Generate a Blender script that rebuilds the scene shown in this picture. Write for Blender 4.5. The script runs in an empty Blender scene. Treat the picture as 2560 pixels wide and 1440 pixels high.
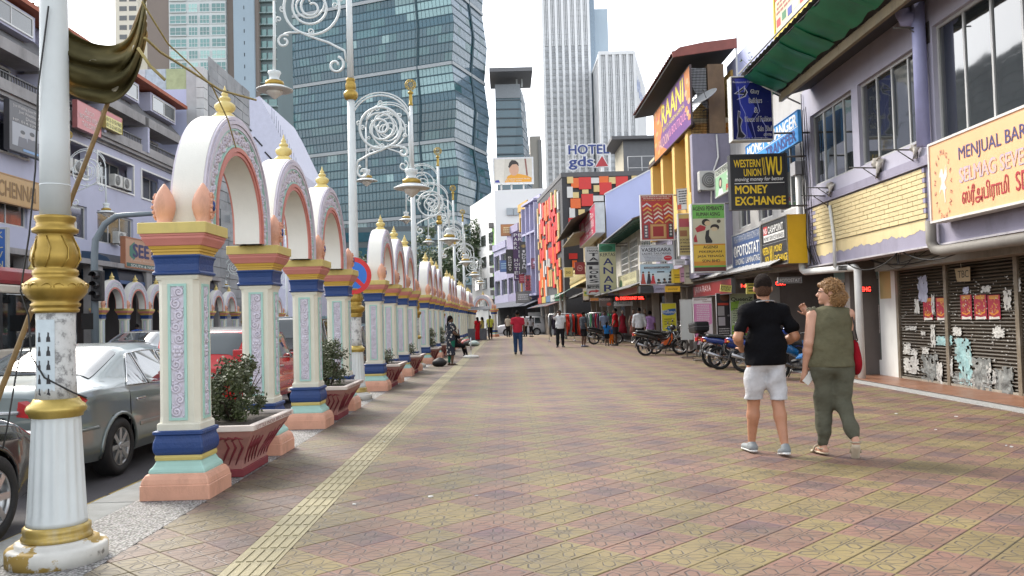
import bpy,bmesh,math,random
import numpy as np
from mathutils import Vector,Matrix,noise as mnoise
rnd=random.Random(7)
PI=math.pi
SC=bpy.context.scene
COL=SC.collection
# ---------------------------------------------------------------- camera
FPX,H0,VX,ROLL,CAMH=2130.0,798.0,1266.0,.026,1.40
_cr,_sr=math.cos(ROLL),math.sin(ROLL)
def _unroll(px,py):
    dx,dy=px-1280.0,py-720.0
    return dx*_cr-dy*_sr,dx*_sr+dy*_cr
_vx,_vy=_unroll(VX,H0)
PITCH=math.atan2(_vy,FPX)
YAW=math.atan2(_vx,math.hypot(FPX,_vy))
_M=Matrix.Rotation(YAW,3,'Z')@Matrix.Rotation(PITCH,3,'X')
def ray(px,py):
    x,y=_unroll(px,py)
    return _M@Vector((x,FPX,-y))
def G(px,py,z=.0):
    r=ray(px,py);t=(z-CAMH)/r.z
    return Vector((r.x*t,r.y*t,z))
def atY(px,py,Y):
    r=ray(px,py);t=Y/r.y
    return Vector((r.x*t,Y,CAMH+r.z*t))
def atX(px,py,X):
    r=ray(px,py);t=X/r.x
    return Vector((X,r.y*t,CAMH+r.z*t))
cam=bpy.data.cameras.new('camera');camo=bpy.data.objects.new('camera',cam);COL.objects.link(camo)
cam.sensor_width=36.0;cam.lens=FPX/2560.0*36.0
cam.clip_start=.05;cam.clip_end=4000.0
_R=_M@Vector((_cr,0,-_sr));_U=_M@Vector((_sr,0,_cr));_F=_M@Vector((0,1,0))
mw=Matrix.Identity(4)
for i in range(3):
    mw[i][0]=_R[i];mw[i][1]=_U[i];mw[i][2]=-_F[i]
mw.translation=Vector((0,0,CAMH))
camo.matrix_world=mw
SC.camera=camo
# ---------------------------------------------------------------- sky, sun, exposure
SUN_EL,SUN_AZ=math.radians(40),math.radians(-42)
W=bpy.data.worlds.new('World');SC.world=W;W.use_nodes=True
nt=W.node_tree;nt.nodes.clear()
sky=nt.nodes.new('ShaderNodeTexSky');sky.sky_type='NISHITA';sky.sun_disc=False
sky.sun_elevation=SUN_EL;sky.sun_rotation=SUN_AZ
sky.air_density=1.0;sky.dust_density=1.5;sky.ozone_density=1.0;sky.altitude=60
hs=nt.nodes.new('ShaderNodeHueSaturation');hs.inputs['Saturation'].default_value=.22
bg=nt.nodes.new('ShaderNodeBackground');bg.inputs['Strength'].default_value=.15
wo=nt.nodes.new('ShaderNodeOutputWorld')
nt.links.new(sky.outputs[0],hs.inputs['Color']);nt.links.new(hs.outputs[0],bg.inputs['Color'])
nt.links.new(bg.outputs[0],wo.inputs['Surface'])
sl=bpy.data.lights.new('sun','SUN');sl.energy=1.5;sl.angle=math.radians(24);sl.color=(1.0,.93,.82)
so=bpy.data.objects.new('sun',sl);COL.objects.link(so)
_sd=Vector((math.sin(SUN_AZ)*math.cos(SUN_EL),math.cos(SUN_AZ)*math.cos(SUN_EL),math.sin(SUN_EL)))
so.rotation_euler=_sd.to_track_quat('Z','Y').to_euler();so.location=(-30,40,60)
vs=SC.view_settings
vs.view_transform='Standard';vs.look='None';vs.exposure=1.65;vs.gamma=1.0;vs.use_curve_mapping=False
SC.cycles.max_bounces=6;SC.cycles.diffuse_bounces=3;SC.cycles.glossy_bounces=3
SC.cycles.transmission_bounces=4;SC.cycles.transparent_max_bounces=8
SC.cycles.caustics_reflective=False;SC.cycles.caustics_refractive=False
# ---------------------------------------------------------------- helpers: materials
_mc={}
def srgb(h):
    h=h.lstrip('#');c=[int(h[i:i+2],16)/255.0 for i in(0,2,4)]
    return tuple(x/12.92 if x<=.04045 else((x+.055)/1.055)**2.4 for x in c)
def C3(c):
    return srgb(c)if isinstance(c,str)else tuple(c)
def node(nt,typ,**kw):
    n=nt.nodes.new(typ)
    for k,v in kw.items():
        if k in n.inputs:n.inputs[k].default_value=v
        else:setattr(n,k,v)
    return n
def pm(color,rough=.6,metal=.0,var=.12,scale=3.0,bump=.0,bscale=40.0,coat=.0,emit=.0,dirt=.0,dirtc=(.06,.05,.045),dscale=1.3,spec=.5,ov=.0):
    """plain painted / plaster / metal surface with uneven tone, optional grime and fine relief"""
    color=C3(color)
    key=('pm',tuple(round(x,4)for x in color),rough,metal,var,scale,bump,bscale,coat,emit,dirt,tuple(dirtc),dscale,spec,ov)
    if key in _mc:return _mc[key]
    m=bpy.data.materials.new('surface');m.use_nodes=True;nt=m.node_tree
    b=nt.nodes['Principled BSDF']
    b.inputs['Roughness'].default_value=rough;b.inputs['Metallic'].default_value=metal
    b.inputs['Specular IOR Level'].default_value=spec
    if coat:b.inputs['Coat Weight'].default_value=coat;b.inputs['Coat Roughness'].default_value=.06
    tc=node(nt,'ShaderNodeTexCoord')
    colsock=None
    if var>0 or dirt>0:
        n1=node(nt,'ShaderNodeTexNoise',Scale=scale,Detail=6.0,Roughness=.62)
        nt.links.new(tc.outputs['Object'],n1.inputs['Vector'])
        mr=node(nt,'ShaderNodeMapRange');mr.inputs[1].default_value=.3;mr.inputs[2].default_value=.7
        mr.inputs[3].default_value=1.0-var;mr.inputs[4].default_value=1.0+var*.6
        nt.links.new(n1.outputs['Fac'],mr.inputs[0])
        mx=node(nt,'ShaderNodeVectorMath',operation='SCALE');mx.inputs[0].default_value=color
        nt.links.new(mr.outputs[0],mx.inputs['Scale']);colsock=mx.outputs[0]
        if ov>0:
            oi=node(nt,'ShaderNodeObjectInfo')
            mo=node(nt,'ShaderNodeMapRange');mo.inputs[3].default_value=1-ov;mo.inputs[4].default_value=1+ov
            nt.links.new(oi.outputs['Random'],mo.inputs[0])
            m2=node(nt,'ShaderNodeVectorMath',operation='SCALE')
            nt.links.new(colsock,m2.inputs[0]);nt.links.new(mo.outputs[0],m2.inputs['Scale']);colsock=m2.outputs[0]
        if dirt>0:
            n2=node(nt,'ShaderNodeTexNoise',Scale=dscale,Detail=9.0,Roughness=.7)
            mp=node(nt,'ShaderNodeMapping');mp.inputs['Scale'].default_value=(1.6,1.6,.55)
            nt.links.new(tc.outputs['Object'],mp.inputs['Vector']);nt.links.new(mp.outputs[0],n2.inputs['Vector'])
            m3=node(nt,'ShaderNodeMapRange');m3.inputs[1].default_value=.5;m3.inputs[2].default_value=.78
            m3.inputs[4].default_value=dirt
            nt.links.new(n2.outputs['Fac'],m3.inputs[0])
            mm=node(nt,'ShaderNodeMix',data_type='RGBA');mm.inputs[7].default_value=(*dirtc,1)
            nt.links.new(m3.outputs[0],mm.inputs[0]);nt.links.new(colsock,mm.inputs[6]);colsock=mm.outputs[2]
        nt.links.new(colsock,b.inputs['Base Color'])
        r2=node(nt,'ShaderNodeMapRange');r2.inputs[3].default_value=max(.02,rough-.08);r2.inputs[4].default_value=min(1,rough+.08)
        nt.links.new(n1.outputs['Fac'],r2.inputs[0]);nt.links.new(r2.outputs[0],b.inputs['Roughness'])
    else:
        b.inputs['Base Color'].default_value=(*color,1)
    if emit:
        b.inputs['Emission Color'].default_value=(*color,1);b.inputs['Emission Strength'].default_value=emit
    if bump>0:
        n3=node(nt,'ShaderNodeTexNoise',Scale=bscale,Detail=4.0)
        nt.links.new(tc.outputs['Object'],n3.inputs['Vector'])
        bp=node(nt,'ShaderNodeBump',Strength=bump,Distance=.02)
        nt.links.new(n3.outputs['Fac'],bp.inputs['Height']);nt.links.new(bp.outputs[0],b.inputs['Normal'])
    _mc[key]=m
    return m
def glass(color=(.03,.04,.045),rough=.06,wave=.0,spec=.8):
    key=('gl',tuple(color),rough,wave,spec)
    if key in _mc:return _mc[key]
    m=bpy.data.materials.new('glass');m.use_nodes=True;nt=m.node_tree;b=nt.nodes['Principled BSDF']
    b.inputs['Roughness'].default_value=rough;b.inputs['Specular IOR Level'].default_value=spec
    b.inputs['Coat Weight'].default_value=.6;b.inputs['Coat Roughness'].default_value=.03
    tc=node(nt,'ShaderNodeTexCoord');n=node(nt,'ShaderNodeTexNoise',Scale=1.7,Detail=3.0)
    nt.links.new(tc.outputs['Object'],n.inputs['Vector'])
    mr=node(nt,'ShaderNodeMapRange');mr.inputs[3].default_value=.55;mr.inputs[4].default_value=1.5
    oi=node(nt,'ShaderNodeObjectInfo')
    ad=node(nt,'ShaderNodeMath',operation='ADD');nt.links.new(n.outputs['Fac'],ad.inputs[0]);nt.links.new(oi.outputs['Random'],ad.inputs[1])
    hf=node(nt,'ShaderNodeMath',operation='MULTIPLY');nt.links.new(ad.outputs[0],hf.inputs[0]);hf.inputs[1].default_value=.5
    nt.links.new(hf.outputs[0],mr.inputs[0])
    v=node(nt,'ShaderNodeVectorMath',operation='SCALE');v.inputs[0].default_value=color
    nt.links.new(mr.outputs[0],v.inputs['Scale']);nt.links.new(v.outputs[0],b.inputs['Base Color'])
    if wave:
        w=node(nt,'ShaderNodeTexNoise',Scale=1.1,Detail=2.0);nt.links.new(tc.outputs['Object'],w.inputs['Vector'])
        bp=node(nt,'ShaderNodeBump',Strength=wave,Distance=.05)
        nt.links.new(w.outputs['Fac'],bp.inputs['Height']);nt.links.new(bp.outputs[0],b.inputs['Normal']);nt.links.new(bp.outputs[0],b.inputs['Coat Normal'])
    _mc[key]=m;return m
def clearglass(tint=(.75,.85,.85),mixf=.55):
    key=('cg',tuple(tint),mixf)
    if key in _mc:return _mc[key]
    m=bpy.data.materials.new('window_glass');m.use_nodes=True;nt=m.node_tree;nt.nodes.clear()
    t=node(nt,'ShaderNodeBsdfTransparent');t.inputs[0].default_value=(*tint,1)
    g=node(nt,'ShaderNodeBsdfGlossy');g.inputs['Roughness'].default_value=.04
    fr=node(nt,'ShaderNodeFresnel');fr.inputs['IOR'].default_value=1.45
    ad=node(nt,'ShaderNodeMath',operation='ADD');ad.use_clamp=True;ad.inputs[1].default_value=1-mixf-.35
    nt.links.new(fr.outputs[0],ad.inputs[0])
    mx=node(nt,'ShaderNodeMixShader');o=node(nt,'ShaderNodeOutputMaterial')
    nt.links.new(ad.outputs[0],mx.inputs[0]);nt.links.new(t.outputs[0],mx.inputs[1]);nt.links.new(g.outputs[0],mx.inputs[2]);nt.links.new(mx.outputs[0],o.inputs[0])
    _mc[key]=m;return m
# ---------------------------------------------------------------- helpers: objects
def tag(o,label=None,cat=None,group=None,kind=None):
    if label:o['label']=label
    if cat:o['category']=cat
    if group:o['group']=group
    if kind:o['kind']=kind
    return o
def thing(name,label,cat,loc=(0,0,0),rz=.0,group=None,kind=None):
    o=bpy.data.objects.new(name,None);COL.objects.link(o);o.location=loc;o.rotation_euler=(0,0,rz)
    o.empty_display_size=.1
    return tag(o,label,cat,group,kind)
def copy_tree(o,parent=None):
    c=o.copy();COL.objects.link(c)
    if parent is not None:c.parent=parent
    for ch in o.children:copy_tree(ch,c)
    return c
def inst(me,name,parent=None,loc=(0,0,0),rot=(0,0,0),scale=(1,1,1),mat=None):
    o=bpy.data.objects.new(name,me);COL.objects.link(o)
    o.location=loc;o.rotation_euler=rot;o.scale=scale
    if parent is not None:o.parent=parent
    return o
class MB:
    def __init__(s):
        s.v=[];s.f=[];s.mi=[];s.cur=0;s.sm=[];s.smooth=False
    def add(s,vs,fs):
        b=len(s.v);s.v.extend([tuple(p)for p in vs])
        for f in fs:
            s.f.append([b+i for i in f]);s.mi.append(s.cur);s.sm.append(s.smooth)
        return s
    def box(s,x0,x1,y0,y1,z0,z1):
        v=[(x0,y0,z0),(x1,y0,z0),(x1,y1,z0),(x0,y1,z0),(x0,y0,z1),(x1,y0,z1),(x1,y1,z1),(x0,y1,z1)]
        return s.add(v,[(0,3,2,1),(4,5,6,7),(0,1,5,4),(1,2,6,5),(2,3,7,6),(3,0,4,7)])
    def bbox(s,x0,x1,y0,y1,z0,z1,c=.01):
        """box with chamfered edges"""
        bm=bmesh.new();bmesh.ops.create_cube(bm,size=1.0)
        for p in bm.verts:
            p.co=Vector(((x0+x1)/2+p.co.x*(x1-x0),(y0+y1)/2+p.co.y*(y1-y0),(z0+z1)/2+p.co.z*(z1-z0)))
        bmesh.ops.bevel(bm,geom=bm.edges[:],offset=c,segments=2,affect='EDGES',profile=.6)
        return s.bm(bm)
    def bm(s,bm,M=None):
        bm.verts.index_update()
        vs=[(M@v.co)if M else v.co.copy()for v in bm.verts]
        s.add(vs,[[v.index for v in f.verts]for f in bm.faces]);bm.free();return s
    def cbox(s,c,d,R=None):
        c=Vector(c);hx,hy,hz=d[0]/2,d[1]/2,d[2]/2
        pts=[Vector((x,y,z))for z in(-hz,hz)for(x,y)in((-hx,-hy),(hx,-hy),(hx,hy),(-hx,hy))]
        if R is not None:pts=[R@p for p in pts]
        return s.add([c+p for p in pts],[(0,3,2,1),(4,5,6,7),(0,1,5,4),(1,2,6,5),(2,3,7,6),(3,0,4,7)])
    def beam(s,a,b,w,h=None):
        """box beam from a to b"""
        a=Vector(a);b=Vector(b);d=b-a;L=d.length
        if L<1e-6:return s
        R=d.to_track_quat('Y','Z').to_matrix()
        return s.cbox((a+b)/2,(w,L,h if h else w),R)
    def prism(s,poly,axis,a,b):
        """poly of 2-D points extruded along axis from a to b; axis X: (y,z), Y: (x,z), Z: (x,y)"""
        def P(p,t):
            return(t,p[0],p[1])if axis=='X' else(p[0],t,p[1])if axis=='Y' else(p[0],p[1],t)
        n=len(poly);vs=[P(p,a)for p in poly]+[P(p,b)for p in poly]
        fs=[tuple(range(n)),tuple(range(2*n-1,n-1,-1))]+[(i,i+n,(i+1)%n+n,(i+1)%n)for i in range(n)]
        return s.add(vs,fs)
    def tube(s,path,r,n=8,caps=True,closed=False):
        path=[Vector(p)for p in path];m=len(path)
        rs=r if isinstance(r,(list,tuple))else[r]*m
        t0=(path[1]-path[0]).normalized()
        nrm=t0.orthogonal().normalized();rings=[]
        for i,p in enumerate(path):
            if closed:t=path[(i+1)%m]-path[i-1]
            elif i==0:t=path[1]-path[0]
            elif i==m-1:t=path[-1]-path[-2]
            else:t=path[i+1]-path[i-1]
            if t.length<1e-9:t=t0
            t.normalize();nrm=nrm-t*nrm.dot(t)
            if nrm.length<1e-6:nrm=t.orthogonal()
            nrm.normalize();bn=t.cross(nrm)
            rings.append([p+(nrm*math.cos(2*PI*k/n)+bn*math.sin(2*PI*k/n))*rs[i]for k in range(n)])
        vs=[q for R_ in rings for q in R_];fs=[]
        for i in range(m if closed else m-1):
            j=(i+1)%m
            for k in range(n):fs.append((i*n+k,i*n+(k+1)%n,j*n+(k+1)%n,j*n+k))
        if caps and not closed:fs+=[tuple(range(n-1,-1,-1)),tuple(range((m-1)*n,m*n))]
        sm=s.smooth;s.smooth=True;s.add(vs,fs);s.smooth=sm;return s
    def lathe(s,prof,n=20,c=(0,0,0),flat=False,flute=None):
        """prof: list of (r, z)"""
        vs=[];fs=[]
        for(r,z)in prof:
            for k in range(n):
                rr=r
                if flute and flute[0]<=z<=flute[1]:rr=r*(1-flute[3]*(.5-.5*math.cos(k*2*PI*flute[2]/n)))
                vs.append((c[0]+rr*math.cos(2*PI*k/n),c[1]+rr*math.sin(2*PI*k/n),c[2]+z))
        for i in range(len(prof)-1):
            for k in range(n):fs.append((i*n+k,i*n+(k+1)%n,(i+1)*n+(k+1)%n,(i+1)*n+k))
        fs+=[tuple(range(n-1,-1,-1)),tuple(range((len(prof)-1)*n,len(prof)*n))]
        sm=s.smooth;s.smooth=not flat;s.add(vs,fs);s.smooth=sm;return s
    def sq(s,prof,c=(0,0,0),ch=.12,ay=1.0):
        """square stack with cut corners: prof of (half width, z); ch = cut as a share of the half width"""
        vs=[];fs=[]
        for(r,z)in prof:
            k=r*ch
            for(x,y)in((r,-r+k),(r,r-k),(r-k,r),(-r+k,r),(-r,r-k),(-r,-r+k),(-r+k,-r),(r-k,-r)):
                vs.append((c[0]+x,c[1]+y*ay,c[2]+z))
        n=8
        for i in range(len(prof)-1):
            for k in range(n):fs.append((i*n+k,i*n+(k+1)%n,(i+1)*n+(k+1)%n,(i+1)*n+k))
        fs+=[tuple(range(n-1,-1,-1)),tuple(range((len(prof)-1)*n,len(prof)*n))]
        return s.add(vs,fs)
    def ell(s,c,r,nu=12,nv=8,R=None):
        vs=[];fs=[];c=Vector(c)
        for i in range(nv+1):
            th=PI*i/nv
            for k in range(nu):
                p=Vector((r[0]*math.sin(th)*math.cos(2*PI*k/nu),r[1]*math.sin(th)*math.sin(2*PI*k/nu),r[2]*math.cos(th)))
                vs.append(c+(R@p if R is not None else p))
        for i in range(nv):
            for k in range(nu):fs.append((i*nu+k,(i+1)*nu+k,(i+1)*nu+(k+1)%nu,i*nu+(k+1)%nu))
        sm=s.smooth;s.smooth=True;s.add(vs,fs);s.smooth=sm;return s
    def quad(s,a,b,c,d):return s.add([a,b,c,d],[(0,1,2,3)])
    def slab(s,a,b,c,d,t):
        """thin plate: four corners, thickness t along its normal"""
        a,b,c,d=map(Vector,(a,b,c,d));n=(b-a).cross(d-a).normalized()*t
        return s.add([a,b,c,d,a-n,b-n,c-n,d-n],[(0,1,2,3),(7,6,5,4),(0,4,5,1),(1,5,6,2),(2,6,7,3),(3,7,4,0)])
    def grid(s,fn,nu,nv):
        vs=[fn(i/nu,j/nv)for j in range(nv+1)for i in range(nu+1)]
        fs=[(j*(nu+1)+i,j*(nu+1)+i+1,(j+1)*(nu+1)+i+1,(j+1)*(nu+1)+i)for j in range(nv)for i in range(nu)]
        sm=s.smooth;s.smooth=True;s.add(vs,fs);s.smooth=sm;return s
    def mesh(s,name='mesh',mats=()):
        me=bpy.data.meshes.new(name)
        me.from_pydata(s.v,[],s.f)
        for m in(mats if isinstance(mats,(list,tuple))else[mats]):
            me.materials.append(m)
        me.polygons.foreach_set('material_index',s.mi);me.polygons.foreach_set('use_smooth',s.sm)
        me.update();return me
    def build(s,name,mats,parent=None,loc=(0,0,0),rot=(0,0,0)):
        return inst(s.mesh(name,mats),name,parent,loc,rot)
def fixn(o):
    bm=bmesh.new();bm.from_mesh(o.data);bmesh.ops.recalc_face_normals(bm,faces=bm.faces[:]);bm.to_mesh(o.data);bm.free();return o
# ---------------------------------------------------------------- helpers: lettering
_tc={}
def text_mesh(body,bold=.0,shear=.0,space=1.0):
    key=(body,shear,space)
    if key in _tc:return _tc[key]
    cu=bpy.data.curves.new('lettering','FONT');cu.body=body;cu.size=1.0;cu.shear=shear
    cu.space_character=space;cu.resolution_u=3;cu.align_x='LEFT'
    ob=bpy.data.objects.new('lettering',cu)
    me=bpy.data.meshes.new_from_object(ob)
    bpy.data.objects.remove(ob);bpy.data.curves.remove(cu)
    n=len(me.vertices);co=np.empty(n*3);me.vertices.foreach_get('co',co);co=co.reshape(-1,3)
    fs=[tuple(p.vertices)for p in me.polygons]
    bpy.data.meshes.remove(me)
    _tc[key]=(co,fs);return _tc[key]
def text(parent,body,x0,z0,x1,z1,mat,y=-.004,bold=.012,shear=.0,space=1.0,keep=False,name='lettering',depth=.0):
    """lettering fitted into the box x0..x1, z0..z1 of the parent's face (facing local -Y)"""
    co,fs=text_mesh(body,bold,shear,space)
    if len(co)==0:return None
    lo=co.min(0);hi=co.max(0);w=max(hi[0]-lo[0],1e-6);h=max(hi[1]-lo[1],1e-6)
    sx=(x1-x0)/w;sz=(z1-z0)/h
    if keep:
        k=min(sx,sz);ox=(x0+x1)/2-k*w/2;oz=(z0+z1)/2-k*h/2;sx=sz=k
    else:ox,oz=x0,z0
    m=MB();b=max(bold,.0)*1.15;st=.0003 if not depth else .002
    for q,(bx,bz)in enumerate(((0,0),(b,0),(-b,0),(0,b*.7),(0,-b*.7))if b>.003 else((0,0),)):
        yy=y-q*st;vs=[(ox+(p[0]-lo[0]+bx)*sx,yy,oz+(p[1]-lo[1]+bz)*sz)for p in co]
        if depth:
            n=len(vs);ec={};b0=len(m.v)
            m.add(vs+[(p[0],y+depth-q*st,p[2])for p in vs],list(fs))
            for f in fs:
                for i in range(len(f)):ec[(f[i],f[(i+1)%len(f)])]=1
            for(e0,e1)in ec:
                if(e1,e0)not in ec:m.f.append([b0+e0,b0+e0+n,b0+e1+n,b0+e1]);m.mi.append(0);m.sm.append(False)
        else:m.add(vs,fs)
    return m.build(name,mat,parent)
def flat(parent,name,pts,mat,y=-.003):
    """flat printed shape on the parent's face: pts in (x, z)"""
    return MB().add([(p[0],y,p[1])for p in pts],[tuple(range(len(pts)))]).build(name,mat,parent)
def disc_pts(cx,cz,rx,rz=None,n=20,a0=0,a1=2*PI):
    rz=rx if rz is None else rz
    full=abs(a1-a0)>6.28
    return[(cx+rx*math.cos(a0+(a1-a0)*k/(n if full else n-1)),cz+rz*math.sin(a0+(a1-a0)*k/(n if full else n-1)))for k in range(n)]
class Sign:
    """a board: face in the local XZ plane looking to -Y; fractions u (left to right), v (top to bottom)"""
    def __init__(s,name,label,cat,loc,rz,w,h,d=.12,face='#ffffff',frame='#c8c8c8',fw=.03,group=None,facerough=.35,emit=.0,parent=None,dirt=.25,framemat=None):
        s.w,s.h,s.d=w,h,d
        if parent is None:s.o=thing(name,label,cat,loc,rz,group)
        else:
            s.o=bpy.data.objects.new(name,None);COL.objects.link(s.o);s.o.parent=parent;s.o.location=loc;s.o.rotation_euler=(0,0,rz)
        m=MB();m.box(-w/2,w/2,.004,d,0,h);m.build('cabinet',framemat or pm(frame,.5,dirt=dirt),s.o)
        if fw>0:
            m=MB()
            for(a,b,c,e)in((-w/2,w/2,0,fw),(-w/2,w/2,h-fw,h),(-w/2,-w/2+fw,fw,h-fw),(w/2-fw,w/2,fw,h-fw)):m.box(a,b,-.018,.0035,c,e)
            m.build('frame',framemat or pm(frame,.45,dirt=dirt),s.o)
        MB().box(-w/2+fw,w/2-fw,.0,.003,fw,h-fw).build('panel',pm(face,facerough,var=.06,dirt=dirt*.6,emit=emit),s.o)
        s.k=0
    def X(s,u):return-s.w/2+u*s.w
    def Z(s,v):return s.h*(1-v)
    def t(s,body,u0,v0,u1,v1,col='#111111',bold=.012,shear=.0,y=-.006,space=1.0,keep=False,depth=.0,emit=.0):
        return text(s.o,body,s.X(u0),s.Z(v1),s.X(u1),s.Z(v0),pm(col,.5,var=.05,emit=emit)if not hasattr(col,'node_tree')else col,y,bold,shear,space,keep,depth=depth)
    def r(s,name,u0,v0,u1,v1,col,y=None):
        s.k+=1
        y=-.0022-.0004*s.k if y is None else y
        return flat(s.o,name,[(s.X(u0),s.Z(v1)),(s.X(u1),s.Z(v1)),(s.X(u1),s.Z(v0)),(s.X(u0),s.Z(v0))],pm(col,.4,var=.08),y)
    def p(s,name,pts,col,y=None):
        s.k+=1
        y=-.0022-.0004*s.k if y is None else y
        return flat(s.o,name,[(s.X(a),s.Z(b))for(a,b)in pts],pm(col,.4,var=.08),y)
    def e(s,name,u,v,ru,rv,col,y=None,n=20):return s.p(name,[(u+ru*math.cos(2*PI*k/n),v+rv*math.sin(-2*PI*k/n))for k in range(n)],col,y)
def lines_of(sign,n,u0,v0,u1,v1,col,rs,fill=.55):
    """rows of print too small to read, as short bars of uneven length"""
    m=MB();hrow=(v1-v0)/n
    for i in range(n):
        u=u0+rs.uniform(0,.06)*(u1-u0)
        while u<u1-.03:
            L=min(rs.uniform(.05,.17)*(u1-u0)+.01,u1-u)
            za=sign.Z(v0+i*hrow);zb=sign.Z(v0+i*hrow+hrow*fill)
            m.quad((sign.X(u),-.0058,zb),(sign.X(u+L),-.0058,zb),(sign.X(u+L),-.0058,za),(sign.X(u),-.0058,za))
            u+=L+.02*(u1-u0)+.006
    return tag(m.build('small_print',pm(col,.5,var=.05),sign.o),None,None,None,'stuff')
def spiral(cx,cz,r0,r1,turns,a0=.0,n=40,y=.0,sgn=1):
    return[(cx+(r0+(r1-r0)*t/n)*math.cos(a0+sgn*2*PI*turns*t/n),y,cz+(r0+(r1-r0)*t/n)*math.sin(a0+sgn*2*PI*turns*t/n))for t in range(n+1)]
# ================================================================ GROUND, ROAD, PAVEMENT
ROADZ=-.13
def asphalt_mat():
    m=pm((.075,.07,.076),.8,var=.28,scale=.7,bump=.5,bscale=160,dirt=.45,dirtc=(.05,.047,.05),dscale=.35)
    return m
MB().box(-1500,1500,-200,2500,-.6,-.16).build('ground',pm((.16,.15,.14),.9,var=.3,scale=.05),None)
tag(bpy.data.objects['ground'],'grey open ground beyond the street',None,None,'structure')
rd=MB().box(-15.4,-3.42,-12,140,-.15,ROADZ).build('road',asphalt_mat());tag(rd,'dark asphalt road beside the arcade',None,None,'structure')
rd2=MB().box(-3.42,60,72.3,112,-.15,ROADZ+.001).build('cross_road',asphalt_mat());tag(rd2,'asphalt side road at the far end',None,None,'structure')
m=MB()
for k in range(44):
    y=-2+k*2.0
    m.box(-3.72+.02*math.sin(k),-3.60+.02*math.sin(k*2.1),y,y+1.93,ROADZ,ROADZ+.004)
m.build('yellow_line',pm((.42,.30,.07),.8,var=.3,scale=9,dirt=.85,dirtc=(.09,.085,.085),dscale=5),rd)
m=MB()
for k in range(18):m.box(-9.55,-9.42,-4+k*6,-1+k*6,ROADZ,ROADZ+.004)
m.build('lane_line',pm((.6,.6,.58),.8,var=.2,dirt=.6),rd)
# kerb stones, gravel strip
kerb=thing('kerb','grey concrete kerb along the road',None,(0,0,0),0,None,'structure');del kerb['label']
km=MB().bbox(-3.42,-3.06,.006,.994,-.15,.0,.012).mesh('kerb_stone',pm((.22,.23,.225),.85,var=.2,scale=5,bump=.4,bscale=90,dirt=.6,dirtc=(.12,.12,.115),ov=.1))
for k in range(-3,72):inst(km,'kerb_stone',kerb,(0,k,.0+.004*math.sin(k*1.7)))
def gravel_mat():
    m=bpy.data.materials.new('pebble_wash');m.use_nodes=True;nt=m.node_tree;b=nt.nodes['Principled BSDF']
    tc=node(nt,'ShaderNodeTexCoord');v=node(nt,'ShaderNodeTexVoronoi',Scale=62.0);nt.links.new(tc.outputs['Object'],v.inputs['Vector'])
    n=node(nt,'ShaderNodeTexNoise',Scale=1.6,Detail=5.0);nt.links.new(tc.outputs['Object'],n.inputs['Vector'])
    cr=node(nt,'ShaderNodeValToRGB');e=cr.color_ramp.elements
    e[0].position=.0;e[0].color=(.52,.51,.49,1);e[1].position=.75;e[1].color=(.10,.095,.09,1)
    nt.links.new(v.outputs['Distance'],cr.inputs[0])
    hsv=node(nt,'ShaderNodeHueSaturation',Saturation=.12);nt.links.new(v.outputs['Color'],hsv.inputs['Color'])
    mx=node(nt,'ShaderNodeMix',data_type='RGBA',blend_type='MULTIPLY');mx.inputs[0].default_value=.55
    nt.links.new(cr.outputs[0],mx.inputs[6]);nt.links.new(hsv.outputs[0],mx.inputs[7])
    m2=node(nt,'ShaderNodeMapRange');m2.inputs[3].default_value=.75;m2.inputs[4].default_value=1.45;nt.links.new(n.outputs['Fac'],m2.inputs[0])
    sc=node(nt,'ShaderNodeVectorMath',operation='SCALE');nt.links.new(mx.outputs[2],sc.inputs[0]);nt.links.new(m2.outputs[0],sc.inputs['Scale'])
    nt.links.new(sc.outputs[0],b.inputs['Base Color']);b.inputs['Roughness'].default_value=.8
    bp=node(nt,'ShaderNodeBump',Strength=.9,Distance=.006);bp.invert=True
    nt.links.new(v.outputs['Distance'],bp.inputs['Height']);nt.links.new(bp.outputs[0],b.inputs['Normal'])
    return m
gs=MB().box(-3.058,-2.462,-4,72.2,-.15,-.002).build('gravel_strip',gravel_mat());tag(gs,'pale pebble wash strip under the arcade',None,None,'structure')
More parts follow.
